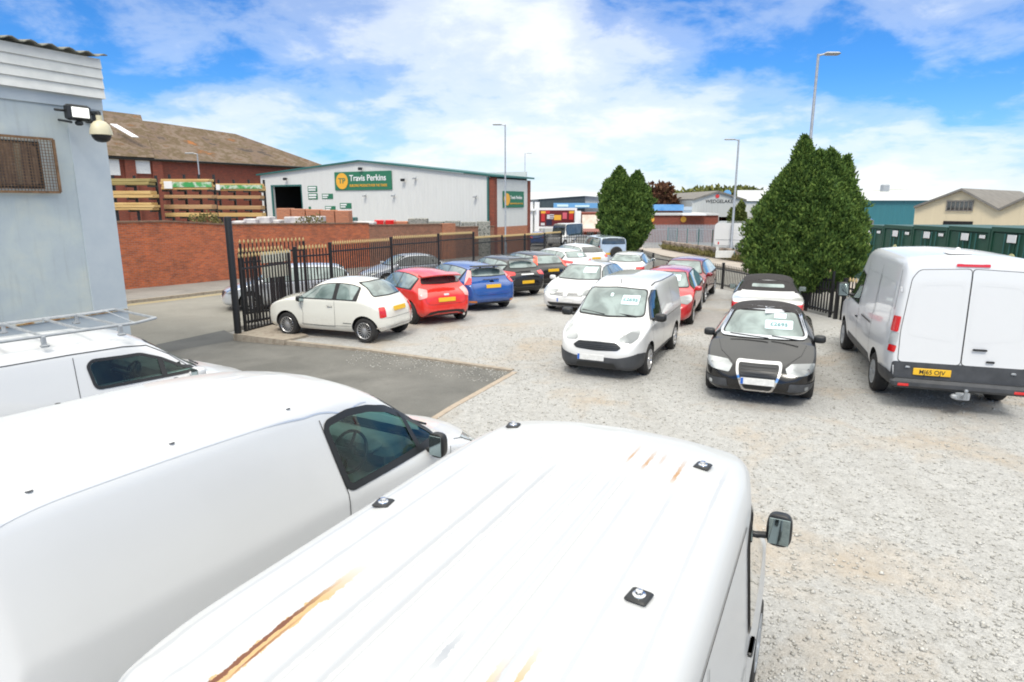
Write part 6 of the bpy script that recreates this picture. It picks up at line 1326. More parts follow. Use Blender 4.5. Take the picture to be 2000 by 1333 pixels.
for (a0,a1,b0,b1,k) in ((.06,.16,.3,.85,0),(.05,.18,.80,.95,1),(.17,.30,.78,.98,0),(.22,.30,.45,.72,2),(.20,.36,.05,.40,3),(.30,.42,.55,.62,2),(.30,.42,.68,.74,2),(.42,.62,.38,.70,1),(.66,.78,.45,.85,4),(.84,.96,.40,.80,0),(.84,.98,.80,.95,1),(.05,.16,.05,.20,2),(.30,.40,.45,.50,2)):
    mb.box((r[0]+a0*W_,-.19-.004*k,r[1]+b0*H_),(r[0]+a1*W_,-.165,r[1]+b1*H_),k)
mb.build('poster_artwork', mm_, pnl, None)
# shop with awning
S = Site('small_shop', (at_y(1155,440,78).x,78), (1,0), 'small brick shop with faded striped awning left of the smaller conifer', 'shop')
r = S.rect(1124,416,1180,470); MB().box((r[0]+.8,.3,0),(r[2]+3,8,r[3])).build('wall', MAT['brickdark'], S.root, None); a = S.L(1135,416); MB().box((r[0],.0,0),(a.x,1.2,r[3]+.2)).build('white_pier', MAT['whitetxt'], S.root, None)
p0, p1_, p2_, p3_ = S.L(1137,420,.2), S.L(1176,420,.2), S.L(1186,447,-1.6), S.L(1137,447,-1.6)
MB().add([p0,p1_,p2_,p3_,p0+Vector((0,.05,-.1)),p1_+Vector((0,.05,-.1)),p2_+Vector((0,.05,-.1)),p3_+Vector((0,.05,-.1))], [(0,1,2,3),(7,6,5,4),(0,3,7,4),(1,5,6,2),(3,2,6,7)]).build('awning', noisy('faded awning', [(.35,(.42,.33,.26)),(.6,(.60,.52,.45))], .9, 4, .8, 0), S.root, None)
mb = MB(); n_ = 14
for i in range(n_):
    xa_, xb_ = p3_.x+(p2_.x-p3_.x)*i/n_, p3_.x+(p2_.x-p3_.x)*(i+1)/n_; z_ = p3_.z-.02; mb.prism([(xa_,-1.6,z_),(xb_,-1.6,z_),(xb_,-1.6,z_-.25),((xa_+xb_)/2,-1.6,z_-.42),(xa_,-1.6,z_-.25)], (0,.03,0))
mb.build('valance', pm('pink valance', (.50,.24,.20), .8), S.root, None)
MB().box((p3_.x+.8,.2,0),(p3_.x+1.6,.29,1.9)).box((p3_.x+2.0,.2,.6),(p3_.x+2.9,.29,1.7)).build('window', MAT['dkglass'], S.root, None)
# low brick unit with blue fascia
S = Site('brick_unit', (at_y(1262,430,82).x,82), (1,0), 'low brown brick unit with long blue fascia between the two conifers', 'building')
r = S.rect(1240,421,1402,442); MB().box((r[0],0,0),(r[2],14,r[3])).build('wall', MAT['brickdark'], S.root, None); MB().box((r[0],-.2,r[3]+.002),(r[2],14,r[3]+.25)).build('flat_roof', MAT['roofgrey'], S.root, None)
r2_ = S.rect(1240,411,1338,421,4); MB().box((r2_[0],4,r[3]+.26),(r2_[2],13,r2_[3])).build('upper_wall', MAT['brickbrown'], S.root, None); r3 = S.rect(1240,400,1335,412,3.6); MB().box((r3[0],3.6,r3[1]),(r3[2],13.5,r3[3])).build('fascia', MAT['bluefascia'], S.root, None)
r4 = S.rect(1335,404,1352,411,3.6); MB().box((r4[0]+.02,3.7,r4[1]),(r4[2],13,r4[3])).box((r4[0]+.02,3.9,r[3]+.26),(r4[2],12,r4[1]-.002)).build('side_roof', MAT['palegreen'], S.root, None)
r5 = S.rect(1330,418,1376,421,-.4); MB().box((r5[0],-1.2,r5[1]),(r5[2],-.21,r5[3])).build('canopy', MAT['whitetxt'], S.root, None)
for px in (1368,1313): p = S.L(px,432); MB().box((p.x-.5,-.04,0),(p.x+.5,-.002,1.9)).build('door', MAT['dark'], S.root, None)
for px, w2 in ((1336,.9),(1274,.8)): p = S.L(px,429,-.3); MB().lathe([(.001,.05),(w2*.4,.05),(w2*.4,0)], 20, Matrix(((1,0,0,p.x),(0,0,-1,-.02),(0,1,0,p.z),(0,0,0,1)))).build('round_sign', MAT['signyellow'], S.root)
# grey gabled shed
S = Site('gabled_shed', (at_y(1352,410,92).x,92), (1,0), 'light grey gabled shed with dark lettering and small red emblem', 'building')
q = Pz(S, (1352,424),(1352,392),(1402,376),(1457,393),(1457,424)); z0b = q[0][1]
MB().prism([(p[0],0,p[1]) for p in q], (0,25,0)).build('wall', MAT['greyclad'], S.root, None); roofslabs(S, [q[1],q[2],q[3]], 25, MAT['roofdark'], .22)
p = S.L(1404,430); rr = S.rect(1404,424,1432,437)
MB().box((q[0][0],.3,0),(rr[0]-.9,24,z0b-.002)).box((rr[2]+.9,.3,0),(q[4][0],24,z0b-.002)).box((rr[0]-.9,8,0),(rr[2]+.9,24,z0b-.002)).build('lower_wall', MAT['brickdark'], S.root, None)
MB().box((rr[0]-.8,-.05,0),(rr[0],.28,z0b-.003)).box((rr[2],-.05,0),(rr[2]+.8,.28,z0b-.003)).build('column', MAT['greyclad'], S.root, None)
a = S.L(1402,394); letter(S, 'WEDGELAKE', a.x+.2, a.z, .66, -.02, MAT['grey'], S.root, 1.0, 'CENTER'); a = S.L(1401,383.5); MB().lathe([(.001,.06),(.3,.06),(.3,.0)], 6, Matrix(((1,0,0,a.x),(0,0,-1,-.01),(0,1,0,a.z),(0,0,0,1)))).build('emblem', MAT['redlens'], S.root)
S = Site('white_shed', (at_y(1458,410,96).x,96), (1,0), 'white shed with pale roof just left of the larger conifer', 'building')
q = Pz(S, (1458,440),(1458,394),(1530,394)); MB().box((q[1][0],0,0),(q[2][0],20,q[1][1])).build('wall', MAT['fasciawhite'], S.root, None)
qa, qb, qc, qd = S.L(1440,393,-.3), S.L(1530,393,-.3), S.L(1535,372,20), S.L(1440,372,20); MB().add([qa,qb,qc,qd], [(0,1,2,3)]).build('roof', MAT['roofgrey'], S.root, None)
MB().lathe([(.001,.05),(.6,.05),(.6,0)], 20, Matrix(((1,0,0,S.L(1444,379,-.3).x+.3),(0,0,-1,6),(0,1,0,S.L(1445,379,6).z),(0,0,0,1)))).build('round_sign', MAT['skyblue'], S.root)
yard_box('low_wall', 1446, 1475, 428, 440, 70, MAT['brickorange'], 'short bright orange brick wall behind the white lorry', 'wall', zb=G(70)-.17, depth=.4)
# teal shed, cream gabled sheds, green containers
S = Site('teal_shed', (at_y(1660,400,72).x,72), (1,0), 'teal clad shed with low pale roof right of the larger conifer', 'building')
q = Pz(S, (1640,392),(1880,391)); MB().box((q[0][0],0,0),(q[1][0],25,q[0][1])).build('wall', MAT['teal'], S.root, None)
pts = [S.L(1640,391,-.4), S.L(1885,390,-.4)] + [S.L(1860,377,22), S.L(1800,371,22), S.L(1740,369.5,22), S.L(1680,374,22), S.L(1620,380,22)]
MB().add(pts, [(0,1,2,3,4,5,6)]).build('roof', cladmat('pale ribbed roof', (.60,.60,.55), 4.), S.root, None); p = S.L(1728,370,20); MB().bbox((p.x,20,p.z),(.9,.9,1.3),.1).build('roof_vent', MAT['steel'], S.root)
S = Site('cream_sheds', tuple(at_y(1787,420,46).xy), (.66,-.75), 'cream rendered twin gabled sheds with grey roof at the right edge', 'building')
q = Pz(S, (1787,440),(1787,407),(1880,372.5),(1952,412),(2040,372),(2110,410),(2110,440))
MB().prism([(q[0][0],0,0)] + [(p[0],0,p[1]) for p in q[1:6]] + [(q[5][0],0,0)], (0,16,0)).build('wall', MAT['cream2'], S.root, None); roofslabs(S, [q[1],q[2],q[3]], 16, MAT['roofdark'], .15); roofslabs(S, [(q[3][0]+.01,q[3][1]+.0),q[4],q[5]], 16, MAT['roofdark'], .15, .32)
rr = S.rect(1851,394,1899,411); o = MB().box((rr[0],-.04,rr[1]),(rr[2],-.003,rr[3])).build('window', MAT['dkglass'], S.root, None)
mb = MB(); n_ = 6
for i in range(n_+1): x = rr[0]+(rr[2]-rr[0])*i/n_; mb.box((x-.03,-.08,rr[1]),(x+.03,-.042,rr[3]))
mb.box((rr[0]-.05,-.10,rr[1]-.08),(rr[2]+.05,-.082,rr[1])).box((rr[0]-.05,-.10,rr[3]),(rr[2]+.05,-.082,rr[3]+.08)).build('window_frame', MAT['roofdark'], o, None)
rr = S.rect(1843,432,1898,450); MB().box((rr[0],-.05,0),(rr[2],-.003,rr[3])).build('door', MAT['dark'], S.root, None)
MAT['contgreen'] = cladmat('green container steel', (.016,.075,.045), .28, axis=1, streaks=.4)
A_, B_ = Vector((16.9,31.6)), Vector((15.95,19.4)); dd = (B_-A_)/5
for i in range(5):
    p = A_+dd*(i+1); ang = math.atan2(-dd.y, -dd.x); z_ = G(p.y)-.06; L_ = dd.length-.04
    c = empty('storage_container', (p.x,p.y,z_), math.atan2(dd.y,dd.x)-math.pi, ['dark green storage container half hidden by the larger conifer','second dark green storage container from the larger conifer','middle dark green storage container of the row','fourth dark green storage container, with two round stickers','dark green storage container nearest the right edge'][i], 'container', 'row of green storage containers')
    # local x runs towards the far end, local y to the left = towards -x world? front face at y=0 facing the lot
    s_ = 1
    MB().box((0,-6,0),(L_,-.06,2.58)).build('body', MAT['contgreen'], c, None)
    for k in (0,1): MB().bbox((L_*(.25+.5*k),-.03,1.28),(L_*.5-.03,.05,2.3),.015).build('door', MAT['contgreen'], c)
    MB().box((-.0,-.06,2.45),(L_,.03,2.60)).box((-.0,-.06,0),(L_,.03,.12)).box((0,-.06,.12),(.09,.03,2.45)).box((L_-.09,-.06,.12),(L_,.03,2.45)).build('frame', MAT['contgreen'], c, None)
    lb = MB()
    for k in (.3,.42,.58,.7): lb.tube([(L_*k,.03,.2),(L_*k,.03,2.4)], .02, 6)
    lb.build('lock_bar', MAT['greentrim'], c)
    MB().bbox((L_*.55,.05,2.25),(.42,.03,.26),.02).build('notice', MAT['whitetxt'], c); MB().bbox((L_*.15,.05,2.3),(.30,.03,.12),.02).build('notice', MAT['whitetxt'], c)
    for k in ((.5,) if i != 3 else (.28,.66)): MB().lathe([(.001,.02),(.17,.02),(.17,0)], 20, Matrix(((1,0,0,L_*k),(0,0,1,.045),(0,-1,0,1.62),(0,0,0,1)))).build('round_sticker', pm('yellow sticker', (.62,.60,.30), .5), c)
# black vehicle roofs behind the containers
yard_box('parked_truck', 1684, 1712, 424, 440, 55, MAT['grey'], 'dark canopy pickup in front of the teal shed', 'truck', zb=G(55)-.17, depth=3, bev=.3)

# ================================================================ FENCES, GATES, LAMPS
def railing(name, pts, hts, label, cat, pitch=.125, gold=False, flat=False, bar=.013, post_h=.06, postr=.045, zoff=0., group=None, lastpost=True):
    root = empty(name, (pts[0][0], pts[0][1], G(pts[0][1])+zoff), 0, label, cat, group); O = Vector(root.location)
    for i in range(len(pts)):
        if i == len(pts)-1 and not lastpost: break
        x, y = pts[i]; z = G(y)+zoff; h = max(hts[max(i-1,0)], hts[min(i, len(hts)-1)])
        MB().box((x-postr-O.x,y-postr-O.y,z-.1-O.z),(x+postr-O.x,y+postr-O.y,z+h+post_h-O.z)).box((x-postr*1.15-O.x,y-postr*1.15-O.y,z+h+post_h-O.z+.001),(x+postr*1.15-O.x,y+postr*1.15-O.y,z+h+post_h+.02-O.z)).build('post', MAT['black_m'], root, None)
    for i in range(len(pts)-1):
        a, b_ = Vector((*pts[i],0)), Vector((*pts[i+1],0)); d = (b_-a); L = d.length; d.normalize(); n_ = max(2, int((L-.1)/pitch)); h = hts[min(i, len(hts)-1)]; mb = MB(); fn_ = MB(); nn = Vector((-d.y,d.x,0))
        for k in range(1, n_):
            p = a + d*(.05+(L-.1)*k/n_); z = G(p.y)+zoff; q = p-O; q.z = 0
            vs = []
            w1, w2 = (bar, bar) if not flat else (.022, .005)
            for zz_ in (z+.10-O.z, z+h-O.z):
                for sa, sb_ in ((-1,-1),(1,-1),(1,1),(-1,1)): v = q + d*sa*w1 + nn*sb_*w2; vs.append((v.x,v.y,zz_))
            mb.add(vs, [(0,3,2,1),(4,5,6,7),(0,1,5,4),(1,2,6,5),(2,3,7,6),(3,0,4,7)])
            if gold:
                zz_ = z+h-O.z-.002; g_ = bar*1.3; vs = []
                for (dz_, s_) in ((.001,.6),(.03,1.25),(.06,1.25),(.13,.12)):
                    for sa, sb_ in ((-1,-1),(1,-1),(1,1),(-1,1)): v = q + d*sa*g_*s_ + nn*sb_*g_*s_; vs.append((v.x,v.y,zz_+dz_))
                mb.add(vs, [(r_*4+c_, r_*4+(c_+1)%4, r_*4+4+(c_+1)%4, r_*4+4+c_) for r_ in range(3) for c_ in range(4)] + [(12,13,14,15)], 1)
        for hz in (.16, h-.22):
            za, zb_ = G(a.y)+zoff+hz-O.z, G(b_.y)+zoff+hz-O.z; u = a-O; v = b_-O
            P = [(u.x+nn.x*s_*.02, u.y+nn.y*s_*.02, za+t_) for s_, t_ in ((-1,0),(1,0),(1,.045),(-1,.045))] + [(v.x+nn.x*s_*.02, v.y+nn.y*s_*.02, zb_+t_) for s_, t_ in ((-1,0),(1,0),(1,.045),(-1,.045))]
            mb.add(P, [(0,1,2,3),(7,6,5,4),(0,4,5,1),(1,5,6,2),(2,6,7,3),(3,7,4,0)])
        mb.build('panel', [MAT['black_m'], MAT['gold']], root, None)
    return root
FP = [(-6.15,18.25),(-5.5,19.5),(-4.28,22.9),(-2.97,26.1),(-1.75,29.3),(-.5,32.5),(.7,35.7),(1.95,38.9),(3.2,42.0)]
railing('railings', FP, [2.0,2.08,2.14,2.18,1.95,1.93,1.93,1.93], 'tall black railings with gold spear tips beside the parked hatchbacks', 'railings', gold=True)
railing('railings', [(3.2,42.0),(5.2,42.4),(7.6,42.0)], [1.85,1.85], 'black railings across the far end of the lot by the smaller conifer', 'railings', pitch=.15, gold=False, lastpost=False)
railing('railings', [(7.9,41.6),(7.6,37.6),(7.42,33.8),(8.08,30.1),(8.67,26.3)], [1.0,1.0,1.0,1.0], 'low black railings beside the dark red hatchback', 'railings', pitch=.16, flat=True, lastpost=False)
railing('railings', [(8.67,26.3),(9.0,22.3),(9.38,18.3)], [1.0,1.0], 'low black railings under the larger conifer', 'railings', pitch=.15, flat=True)
railing('railings', [(9.52,18.2),(9.95,15.0),(10.4,12.0),(11.5,9)], [1.12,1.12,1.12], 'low black railings with gold tips hidden partly by the tall white van', 'railings', pitch=.13, gold=True)
railing('railings', [(9.18,21.6),(9.36,18.6)], [1.28], 'short black railing with gold tips in the shade of the larger conifer', 'railings', pitch=.15, gold=True, postr=.03)
# gates
def gate(pts, z0, z1, label, fin=True, two=False):
    a, b_ = Vector((*pts[0],0)), Vector((*pts[1],0)); d = (b_-a); L = d.length; d.normalize(); n_ = int(L/.115); root = empty('gate', (a.x,a.y,z0), math.atan2(d.y,d.x), label, 'gate', 'open gates by the road')
    H_ = z1-z0; mb = MB(); fn_ = MB()
    for k in range(n_+1):
        x = L*k/n_; mb.box((x-.014,-.014,0),(x+.014,.014,H_))
        fn_.lathe([(.014,.0),(.03,.03),(.03,.06),(.002,.13)], 4, Matrix.Translation((x,0,H_+.001)))
    fr = MB().box((0,-.022,.02),(L,.022,.08)).box((0,-.022,H_-.30),(L,.022,H_-.25)).box((-.03,-.03,0),(.03,.03,H_)).box((L-.03,-.03,0),(L+.03,.03,H_))
    fr.build('frame', MAT['black_m'], root, None); bb = mb.build('bars', MAT['black_m'], root, None); fn_.build('finials', MAT['gold'], bb, None)
gate([(-8.0,19.0),(-6.55,20.3)], .0, 2.12, 'taller black gate leaf with gold tips, folded back towards the road')
gate([(-6.85,16.15),(-6.25,18.0)], .02, 1.93, 'shorter black gate leaf with gold tips, hung beside the thick gate post')
gate([(-6.62,18.55),(-7.35,17.35)], .02, 1.98, 'middle black gate leaf overlapping the other two')
MB().lathe([(.001,-.2),(.085,-.2),(.085,2.93),(.075,2.96),(.001,2.97)], 20, Matrix.Translation((-6.95,15.92,0))).build('gate_post', MAT['black_m'], None)
tag(bpy.data.objects['gate_post'], 'thick black round gate post at the corner of the gravel lot', 'post')
MAT['gauze'] = None
sgp = MB().box((0,0,0),(1.0,.02,.34)).box((0,0,.42),(1.0,.02,.72)).build('notice_board', pm('cream notice', (.60,.60,.50), .5)); sgp.location = (-6.98,17.9,1.22); sgp.rotation_euler = (0,0,R(58)); tag(sgp, 'cream notice board in two strips behind the gate bars', 'notice')
def lamp(px, Y, top_py, arm, label, base_z=None, r=.062, x=None):
    p = at_y(px, 400, Y); zt = at_y(px, top_py, Y).z; X = p.x if x is None else x; zb_ = G(Y)-.1; H_ = zt-zb_
    root = empty('street_lamp', (X,Y,zb_), 0, label, 'street lamp', 'street lamps')
    MB().lathe([(.001,0),(r*1.5,0),(r*1.5,1.2),(r,1.3),(r*.72,H_-.1),(r*.7,H_)], 14).build('column', MAT['steel'], root)
    MB().tube([(0,0,H_-.05),(arm*.35,0,H_)], r*.5, 8).bbox((arm*.75,0,H_+.01),(abs(arm)*.85,.28,.09),.04).build('lamp_head', MAT['steel'], root)
lamp(987, 47, 244, -.75, 'tall grey street lamp in front of the clad warehouse corner')
lamp(1571, 23.5, 106, .62, 'tall grey street lamp rising behind the larger conifer')
lamp(1434, 46.5, 273, -.85, 'tall grey street lamp in front of the white lorry', r=.085)
lamp(1025, 105, 300, .9, 'distant street lamp above the end of the clad warehouse roof')
lamp(395, 52, 300, -.8, 'short grey lamp post among the timber racks')
# palisade, stone wall, wire fence
root = empty('palisade_fence', (at_y(1258,470,64).x,64,G(64)-.17), 0, 'grey steel palisade fence in front of the low brick unit', 'fence'); x0_ = root.location.x; x1_ = at_y(1440,470,64).x; mb = MB(); x = 0
while x < x1_-x0_: mb.prism([(x-.05,0,0),(x+.05,0,0),(x+.05,0,2.3),(x,0,2.45),(x-.05,0,2.3)], (0,.02,0)); x += .15
mb.build('pales', MAT['steel'], root, None); MB().box((0,.025,.5),(x1_-x0_,.07,.56)).box((0,.025,1.9),(x1_-x0_,.07,1.96)).build('rail', MAT['steel'], root, None)
SWP = [(14.6,62),(14.95,53),(15.65,44.2),(16.3,36)]
MAT['rubble'] = noisy('rubble stone', [(.35,(.10,.08,.06)),(.5,(.24,.19,.15)),(.65,(.34,.29,.25))], 2.2, 4, .95, .8, 5, .5)
mb = MB()
for a, b_ in zip(SWP, SWP[1:]):
    a, b_ = Vector((*a,0)), Vector((*b_,0)); d = (b_-a).normalized(); L = (b_-a).length; n_ = int(L/.45); nn = Vector((-d.y,d.x,0))
    for k in range(n_):
        for r_ in range(3):
            c = a + d*(L*(k+.5*(r_%2)+.25)/n_); zz_ = G(c.y)-.08; hh = .27+.04*random.random(); M = Matrix.Translation((c.x,c.y,zz_+.14+r_*.27)) @ Matrix.Rotation(math.atan2(d.y,d.x)+random.uniform(-.05,.05), 4, 'Z')
            if r_ == 2 and random.random() < .25: continue
            mb.bbox((0,random.uniform(-.03,.03),0),(L/n_*random.uniform(.9,1.05),.4,hh),.05,M=M)
tag(mb.build('stone_wall', MAT['rubble']), 'low crumbling stone wall below the wire fence by the far road', 'wall')
root = empty('wire_fence', (SWP[0][0]+.3,SWP[0][1],0), 0, 'thin wire fence with slim dark posts above the stone wall', 'fence'); O = Vector(root.location); pts_ = []
for a, b_ in zip(SWP, SWP[1:]):
    L = (Vector(b_)-Vector(a)).length; n_ = max(1, round(L/2.8))
    for k in range(n_): pts_.append(Vector((a[0]+(b_[0]-a[0])*k/n_+.32, a[1]+(b_[1]-a[1])*k/n_, 0)))
for p in pts_: z_ = G(p.y)-.1; MB().tube([(p.x-O.x,p.y-O.y,z_),(p.x-O.x,p.y-O.y,z_+2.1)], .035, 6).build('post', MAT['greentrim'], root)
mb = MB()
for p, q in zip(pts_, pts_[1:]):
    for h_ in np.linspace(.7,2.0,7): mb.tube([(p.x-O.x,p.y-O.y,G(p.y)+h_),(q.x-O.x,q.y-O.y,G(q.y)+h_)], .006, 4, cap=False)
mb.build('wire', MAT['steel'], root, None)
# ---- vehicles further off
def lorry():
    a, b_ = at_y(1394,498,47), at_y(1459,436,47); root = empty('parked_lorry', ((a.x+b_.x)/2,47,G(47)-.05), R(-19), 'white box lorry parked behind the stone wall and lamp post', 'lorry'); w2 = (b_.x-a.x)/2; top = b_.z-root.location.z
    P = round_poly([(-w2,.95),(w2,.95),(w2,top),(-w2,top)], .30); MB().prism([(p[0],0,p[1]) for p in P], (0,5.5,0)).build('box_body', MAT['white'], root, 40)
    P = round_poly([(-w2+.25,.28),(w2-.1,.28),(w2-.05,.948),(-w2+.15,.948)], .05); MB().prism([(p[0],.05,p[1]) for p in P], (0,5.2,0)).build('lower_body', MAT['fasciawhite'], root, 40)
    mb = MB()
    for k in range(4): mb.bbox((.1,.03,.36+.15*k),(w2*1.5,.06,.05),.015)
    mb.build('step', MAT['steel'], root); MB().box((-.01,-.012,1.0),(.01,-.001,top-.15)).box((-w2+.1,-.012,1.35),(w2-.1,-.001,1.37)).build('door_seam', MAT['plastic'], root, None)
    for sx in (-1,1): MB().bbox((sx*(w2-.32),.0,1.12),(.09,.06,.2),.02).build('tail_light', MAT['redlens'], root)
    for sx in (-1,1):
        for y_ in (.9,4.6): MB().lathe([(.001,-.11),(.30,-.12),(.40,-.10),(.42,0),(.40,.10),(.30,.12),(.001,.11)], 24, Matrix.Translation((sx*(w2-.28),y_,.42)) @ Matrix.Rotation(R(90),4,'Y')).build('wheel', MAT['tyre'], root)
    MB().bbox((0,6.3,1.0),(w2*1.85,1.6,1.5),.25).build('cab', MAT['white'], root)
lorry()
a, b_ = at_y(1397,504,44.6), at_y(1447,490,44.6); bo = MB().bbox((0,0,(b_.z-a.z)/2),(b_.x-a.x,.05,b_.z-a.z),.01).build('banner', MAT['fasciawhite'], None); bo.location = ((a.x+b_.x)/2,44.6,a.z); bo.rotation_euler = (0,0,0)
tag(bo, 'white banner with a blue patch fixed low on the fence before the lorry', 'banner'); MB().lathe([(.001,.01),(.22,.01),(.22,0)], 6, Matrix(((1.2,0,0,.62),(0,0,-1,-.027),(0,1.2,0,.32),(0,0,0,1)))).build('blue_patch', MAT['skyblue'], bo)
rt, b, g = make_car('parked_van', 'white high sided van with dark windscreen beyond the far railings', 'van', (5.75, 70), 232, 'suv', 4.8, 2.0, 2.45, 3.0, .9, MAT['white'], .36, 'steel', z0=-.1, glass='dkglass')
screen(b, rt, True, g['wsb'], g['wst'], mat='dkglass', bw=.8, tw=.75)
rt, b, g = make_car('parked_car', 'black car with pale round headlamps beyond the far railings', 'car', (6.55, 59.5), 262, 'hatch', 4.0, 1.75, 1.42, 2.5, .80, MAT['black'], .31, 'five', z0=-.1, glass='dkglass')
screen(b, rt, True, g['wsb'], g['wst'], mat='dkglass'); pair(b, [(.50,.60),(.72,.60),(.72,.82),(.50,.82)], 'F', 'headlight', MAT['lamp'], rt, rad=.10, off=.02)

# ================================================================ VEGETATION
def foliage(name, dk, md, lt, sc=3.):
    m = pm(name, md, .75); t, b = nodes(m); co = objco(t); f = noise(t, co, sc, 6, .7); g_ = N(t, 'ShaderNodeNewGeometry')
    r_ = N(t, 'ShaderNodeMix', data_type='FLOAT'); r_.inputs[0].default_value = .45; t.links.new(f, r_.inputs[2]); t.links.new(g_.outputs['Random Per Island'], r_.inputs[3])
    t.links.new(ramp(t, r_.outputs[0], [(.28,dk),(.50,md),(.72,lt)]), b.inputs['Base Color']); b.inputs['Specular IOR Level'].default_value = .25; return m
MAT['conifer'] = foliage('conifer foliage', (.030,.066,.016), (.098,.175,.038), (.20,.285,.060))
MAT['bark'] = noisy('bark', [(.3,(.05,.035,.025)),(.7,(.11,.08,.06))], 6, 6, .95, .6, 12)
MAT['leafy'] = foliage('hedge leaves', (.05,.075,.015), (.11,.14,.03), (.20,.22,.06), .6)
MAT['olive'] = foliage('olive wood leaves', (.06,.08,.02), (.15,.165,.045), (.27,.26,.08), .12)
MAT['redleaf'] = foliage('reddish leaves', (.07,.03,.015), (.13,.055,.03), (.18,.10,.05), .6)
MAT['weed'] = foliage('dry weeds', (.09,.10,.03), (.20,.18,.07), (.32,.28,.12), 2.)
def sprays(P, Nn, ln, wd, upb=.6, jit=.35):
    n = len(P); up = np.array([0,0,1.]); A = Nn*(1-upb) + up*upb + RNG.normal(0, jit, (n,3)); A /= np.linalg.norm(A, axis=1, keepdims=True)
    s1 = np.cross(A, RNG.normal(0,1,(n,3))); s1 /= np.linalg.norm(s1, axis=1, keepdims=True)+1e-9; s2 = np.cross(A, s1); L = ln*RNG.uniform(.6,1.4,(n,1)); Wd = wd*RNG.uniform(.7,1.3,(n,1))
    V = np.stack([P-A*L*.15, P+A*L*.4+s1*Wd, P+A*L, P+A*L*.4-s1*Wd, P-A*L*.15, P+A*L*.4+s2*Wd, P+A*L*.95, P+A*L*.4-s2*Wd], 1).reshape(-1,3)
    F = (np.array([(0,1,2,3),(4,5,6,7)])[None] + 8*np.arange(n)[:,None,None]).reshape(-1,4); return V, F
PEAK = [.30]
def cprof(t_, pw): return np.clip(np.minimum(1, (t_/(PEAK[0]*.9)+.10).clip(0)**.55)*np.clip(1-((t_-PEAK[0])/(1-PEAK[0])).clip(0)**pw, 0, 1), 0.03, 1)
def crown(lobes, n, ln, wd, upb=.6):
    """lobes: (x,y,zbase,ztop,radius,pow) spindle shaped; foliage tufts gathered into clumps near the surface"""
    Ps, Ns = [], []; tot = sum((l[3]-l[2])*l[4] for l in lobes)
    for (x, y, z0, z1, r, pw) in lobes:
        k = int(n*(z1-z0)*r/tot); t_ = RNG.random(k)**.9; th = RNG.uniform(0, 2*math.pi, k); H_ = z1-z0
        prof = cprof(t_, pw)
        cl_ = 1 + .13*np.sin(th*5+t_*9+x*7) + .10*np.sin(th*9-t_*23+1.3) + .09*np.sin(t_*41+th*3) + .05*np.sin(t_*70-th*13); dep = 1 - .45*RNG.random(k)**2.0
        R_ = r*prof*cl_*dep; P = np.stack([x+R_*np.cos(th), y+R_*np.sin(th), z0+H_*t_], 1) + RNG.normal(0, .04, (k,3)); Ps.append(P); Ns.append(np.stack([np.cos(th), np.sin(th), np.zeros(k)+.25], 1))
    return sprays(np.concatenate(Ps), np.concatenate(Ns), ln, wd, upb)
def conifer(x, y, label, lobes, n, ln=.20, wd=.05, trunk_h=1.6, tr=.16):
    z0 = G(y)-.1; root = empty('conifer', (x,y,z0), 0, label, 'conifer'); V, F = crown(lobes, n, ln, wd)
    core = []
    np_mesh('crown', V, F, MAT['conifer'], root)
    mb = MB()
    for (lx, ly, a, b_, r, pw) in lobes: mb.tube([(lx*.15,ly*.15,0),(lx*.5,ly*.5,a+.3),(lx,ly,a+(b_-a)*.5),(lx,ly,b_-.25)], tr*.9, 8, r2=.02)
    mb.build('trunk', MAT['bark'], root)
    mb = MB()
    for (lx, ly, a, b_, r, pw) in lobes:
        pr = []
        for t_ in np.linspace(.06,.94,10): pf = float(cprof(np.array([t_]), pw)[0]); pr.append((max(.01,r*pf*.62), a+(b_-a)*t_))
        mb.lathe([(.001,pr[0][1])]+pr+[(.001,pr[-1][1]+.02)], 12, Matrix.Translation((lx,ly,0)))
    mb.build('inner_foliage', MAT['conifer'], root)
conifer(9.30, 20.6, 'larger dark green conifer with ragged top, overhanging the low railings', [(-.18,0,.95,5.20,1.05,1.8),(.62,-.2,.75,4.80,1.05,2.1),(-.85,.0,.85,4.0,.95,2.2),(.1,-.7,.75,4.3,1.10,2.3),(.82,.2,1.0,4.05,.70,2.6),(-.40,.6,.9,4.5,1.1,2.0),(1.05,-.1,3.4,4.80,.30,1.8),(.55,-.1,3.9,5.0,.38,1.9),(-.22,.1,4.2,5.42,.32,1.9),(-.70,0,3.1,4.45,.36,1.8),(1.10,0,2.9,4.05,.24,1.8),(-1.15,-.1,2.4,3.7,.30,1.8),(.22,-.1,2.6,4.95,.62,2.2),(.42,-.5,.75,4.2,1.05,2.4)], 165000, .105, .025)
PEAK[0] = .44
conifer(7.12, 41.0, 'smaller dark green conifer with two tops beside the pale blue grey off-roader', [(-.45,0,1.0,5.7,1.10,4.2),(.50,.0,1.0,5.45,1.02,4.2),(.0,-.4,.8,4.9,1.30,3.2),(-.45,0,4.2,6.0,.46,2.6),(.66,0,4.2,5.75,.40,2.6),(1.0,0,3.2,4.7,.3,2.)], 60000, .18, .042)
def bush(name, c, r, n, mat, label, cat, ln=.12, wd=.05, group=None):
    k = n; d = RNG.normal(0,1,(k,3)); d /= np.linalg.norm(d,axis=1,keepdims=True); P = d*np.array(r)*(.35+.65*RNG.random((k,1))**.5)*(1+.15*np.sin(d[:,:1]*6)); P[:,2] = np.abs(P[:,2])
    V, F = sprays(P, d, ln, wd, .4, .5); o = np_mesh(name, V, F, MAT[mat]); o.location = c; return tag(o, label, cat, group)
p = wl(-7.5, .15); bush('ivy', (p[0], p[1], 2.05), (.7,.3,.5), 420, 'leafy', 'green ivy hanging from the top of the orange red brick wall', 'plant')
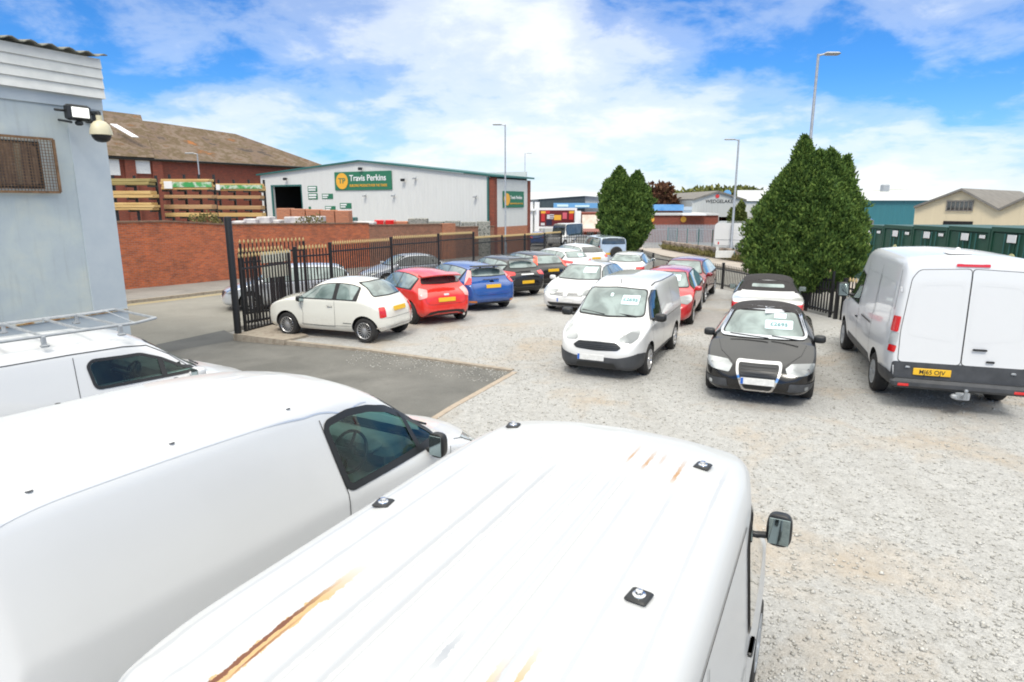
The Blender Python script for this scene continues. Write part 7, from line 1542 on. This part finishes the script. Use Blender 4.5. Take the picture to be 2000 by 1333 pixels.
p = at_y(400,424,37); bush('shrub', (p.x,37,p.z-.4), (1.0,.4,.65), 260, 'weed', 'thin yellow green shrub above the brick wall before the middle rack', 'shrub'); p = at_y(610,434,38.5); bush('shrub', (p.x,38.5,p.z-.3), (1.0,.3,.7), 220, 'weed', 'dry pale shrub in front of the brick packs', 'shrub')
p = at_y(1442,428,66); bush('shrub', (p.x,66,p.z-1.0), (1.0,.8,2.6), 1500, 'leafy', 'slim green shrub beside the light grey gabled shed', 'shrub', .25, .1)
def tree(x, Y, h, r, mat, label, n=2500, group=None):
    z0 = G(Y)-.17; root = empty('tree', (x,Y,z0), 0, label, 'tree', group); MB().tube([(0,0,0),(.1,0,h*.4),(0,.1,h*.7)], .22, 8, r2=.06).build('trunk', MAT['bark'], root)
    Ps, Ds = [], []
    for k in range(9):
        c = np.array([random.uniform(-.55,.55)*r, random.uniform(-.4,.4)*r, h*random.uniform(.45,.85)]); rr_ = r*random.uniform(.4,.6); d = RNG.normal(0,1,(n//9,3)); d /= np.linalg.norm(d,axis=1,keepdims=True); Ps.append(c+d*rr_*(.5+.5*RNG.random((n//9,1)))*np.array([1,1,.8])); Ds.append(d)
    V, F = sprays(np.concatenate(Ps), np.concatenate(Ds), r*.16, r*.06, .3, .5); np_mesh('crown', V, F, MAT[mat], root)
tree(at_y(1283,390,100).x, 100, 8.2, 3.6, 'redleaf', 'reddish brown tree showing right of the smaller conifer')
# wooded hill far off
hx = np.linspace(20, 190, 60); 
def hillz(x, y): return -1.4 + 2.6*math.exp(-((x-72)/36)**2)*min(1, max(0, (y-150)/45)) + 0
V = [(x, y, hillz(x, y)) for y in np.linspace(150,260,12) for x in hx]; F = [(j*60+i, j*60+i+1, (j+1)*60+i+1, (j+1)*60+i) for j in range(11) for i in range(59)]
tag(np_mesh('hill', V, F, MAT['leafy']), kind='structure')
Ps, Ds = [], []
for k in range(110):
    x = random.uniform(34, 92); y = random.uniform(165, 235); r_ = random.uniform(3, 5.5); c = np.array([x, y, hillz(x, y)+r_*.55]); d = RNG.normal(0,1,(170,3)); d /= np.linalg.norm(d,axis=1,keepdims=True); Ps.append(c+d*r_*np.array([1,1,.8])*(.8+.2*RNG.random((170,1)))); Ds.append(d)
V, F = sprays(np.concatenate(Ps), np.concatenate(Ds), 1.3, .5, .3, .4); tag(np_mesh('distant_wood', V, F, MAT['olive']), kind='stuff')
# weeds along the stone wall
n_ = 2600; tt = RNG.random(n_); P = np.stack([np.interp(tt*26, [0,9,18,26], [14.45,14.8,15.45,16.1]) + RNG.normal(0,.12,n_), 62-tt*26, np.zeros(n_)], 1); P[:,2] = [G(y)+random.uniform(-.02,.25) for y in P[:,1]]
V, F = sprays(P, np.tile([0,0,1.],(n_,1)), .30, .04, .8, .3); tag(np_mesh('weeds', V, F, MAT['weed']), kind='stuff')
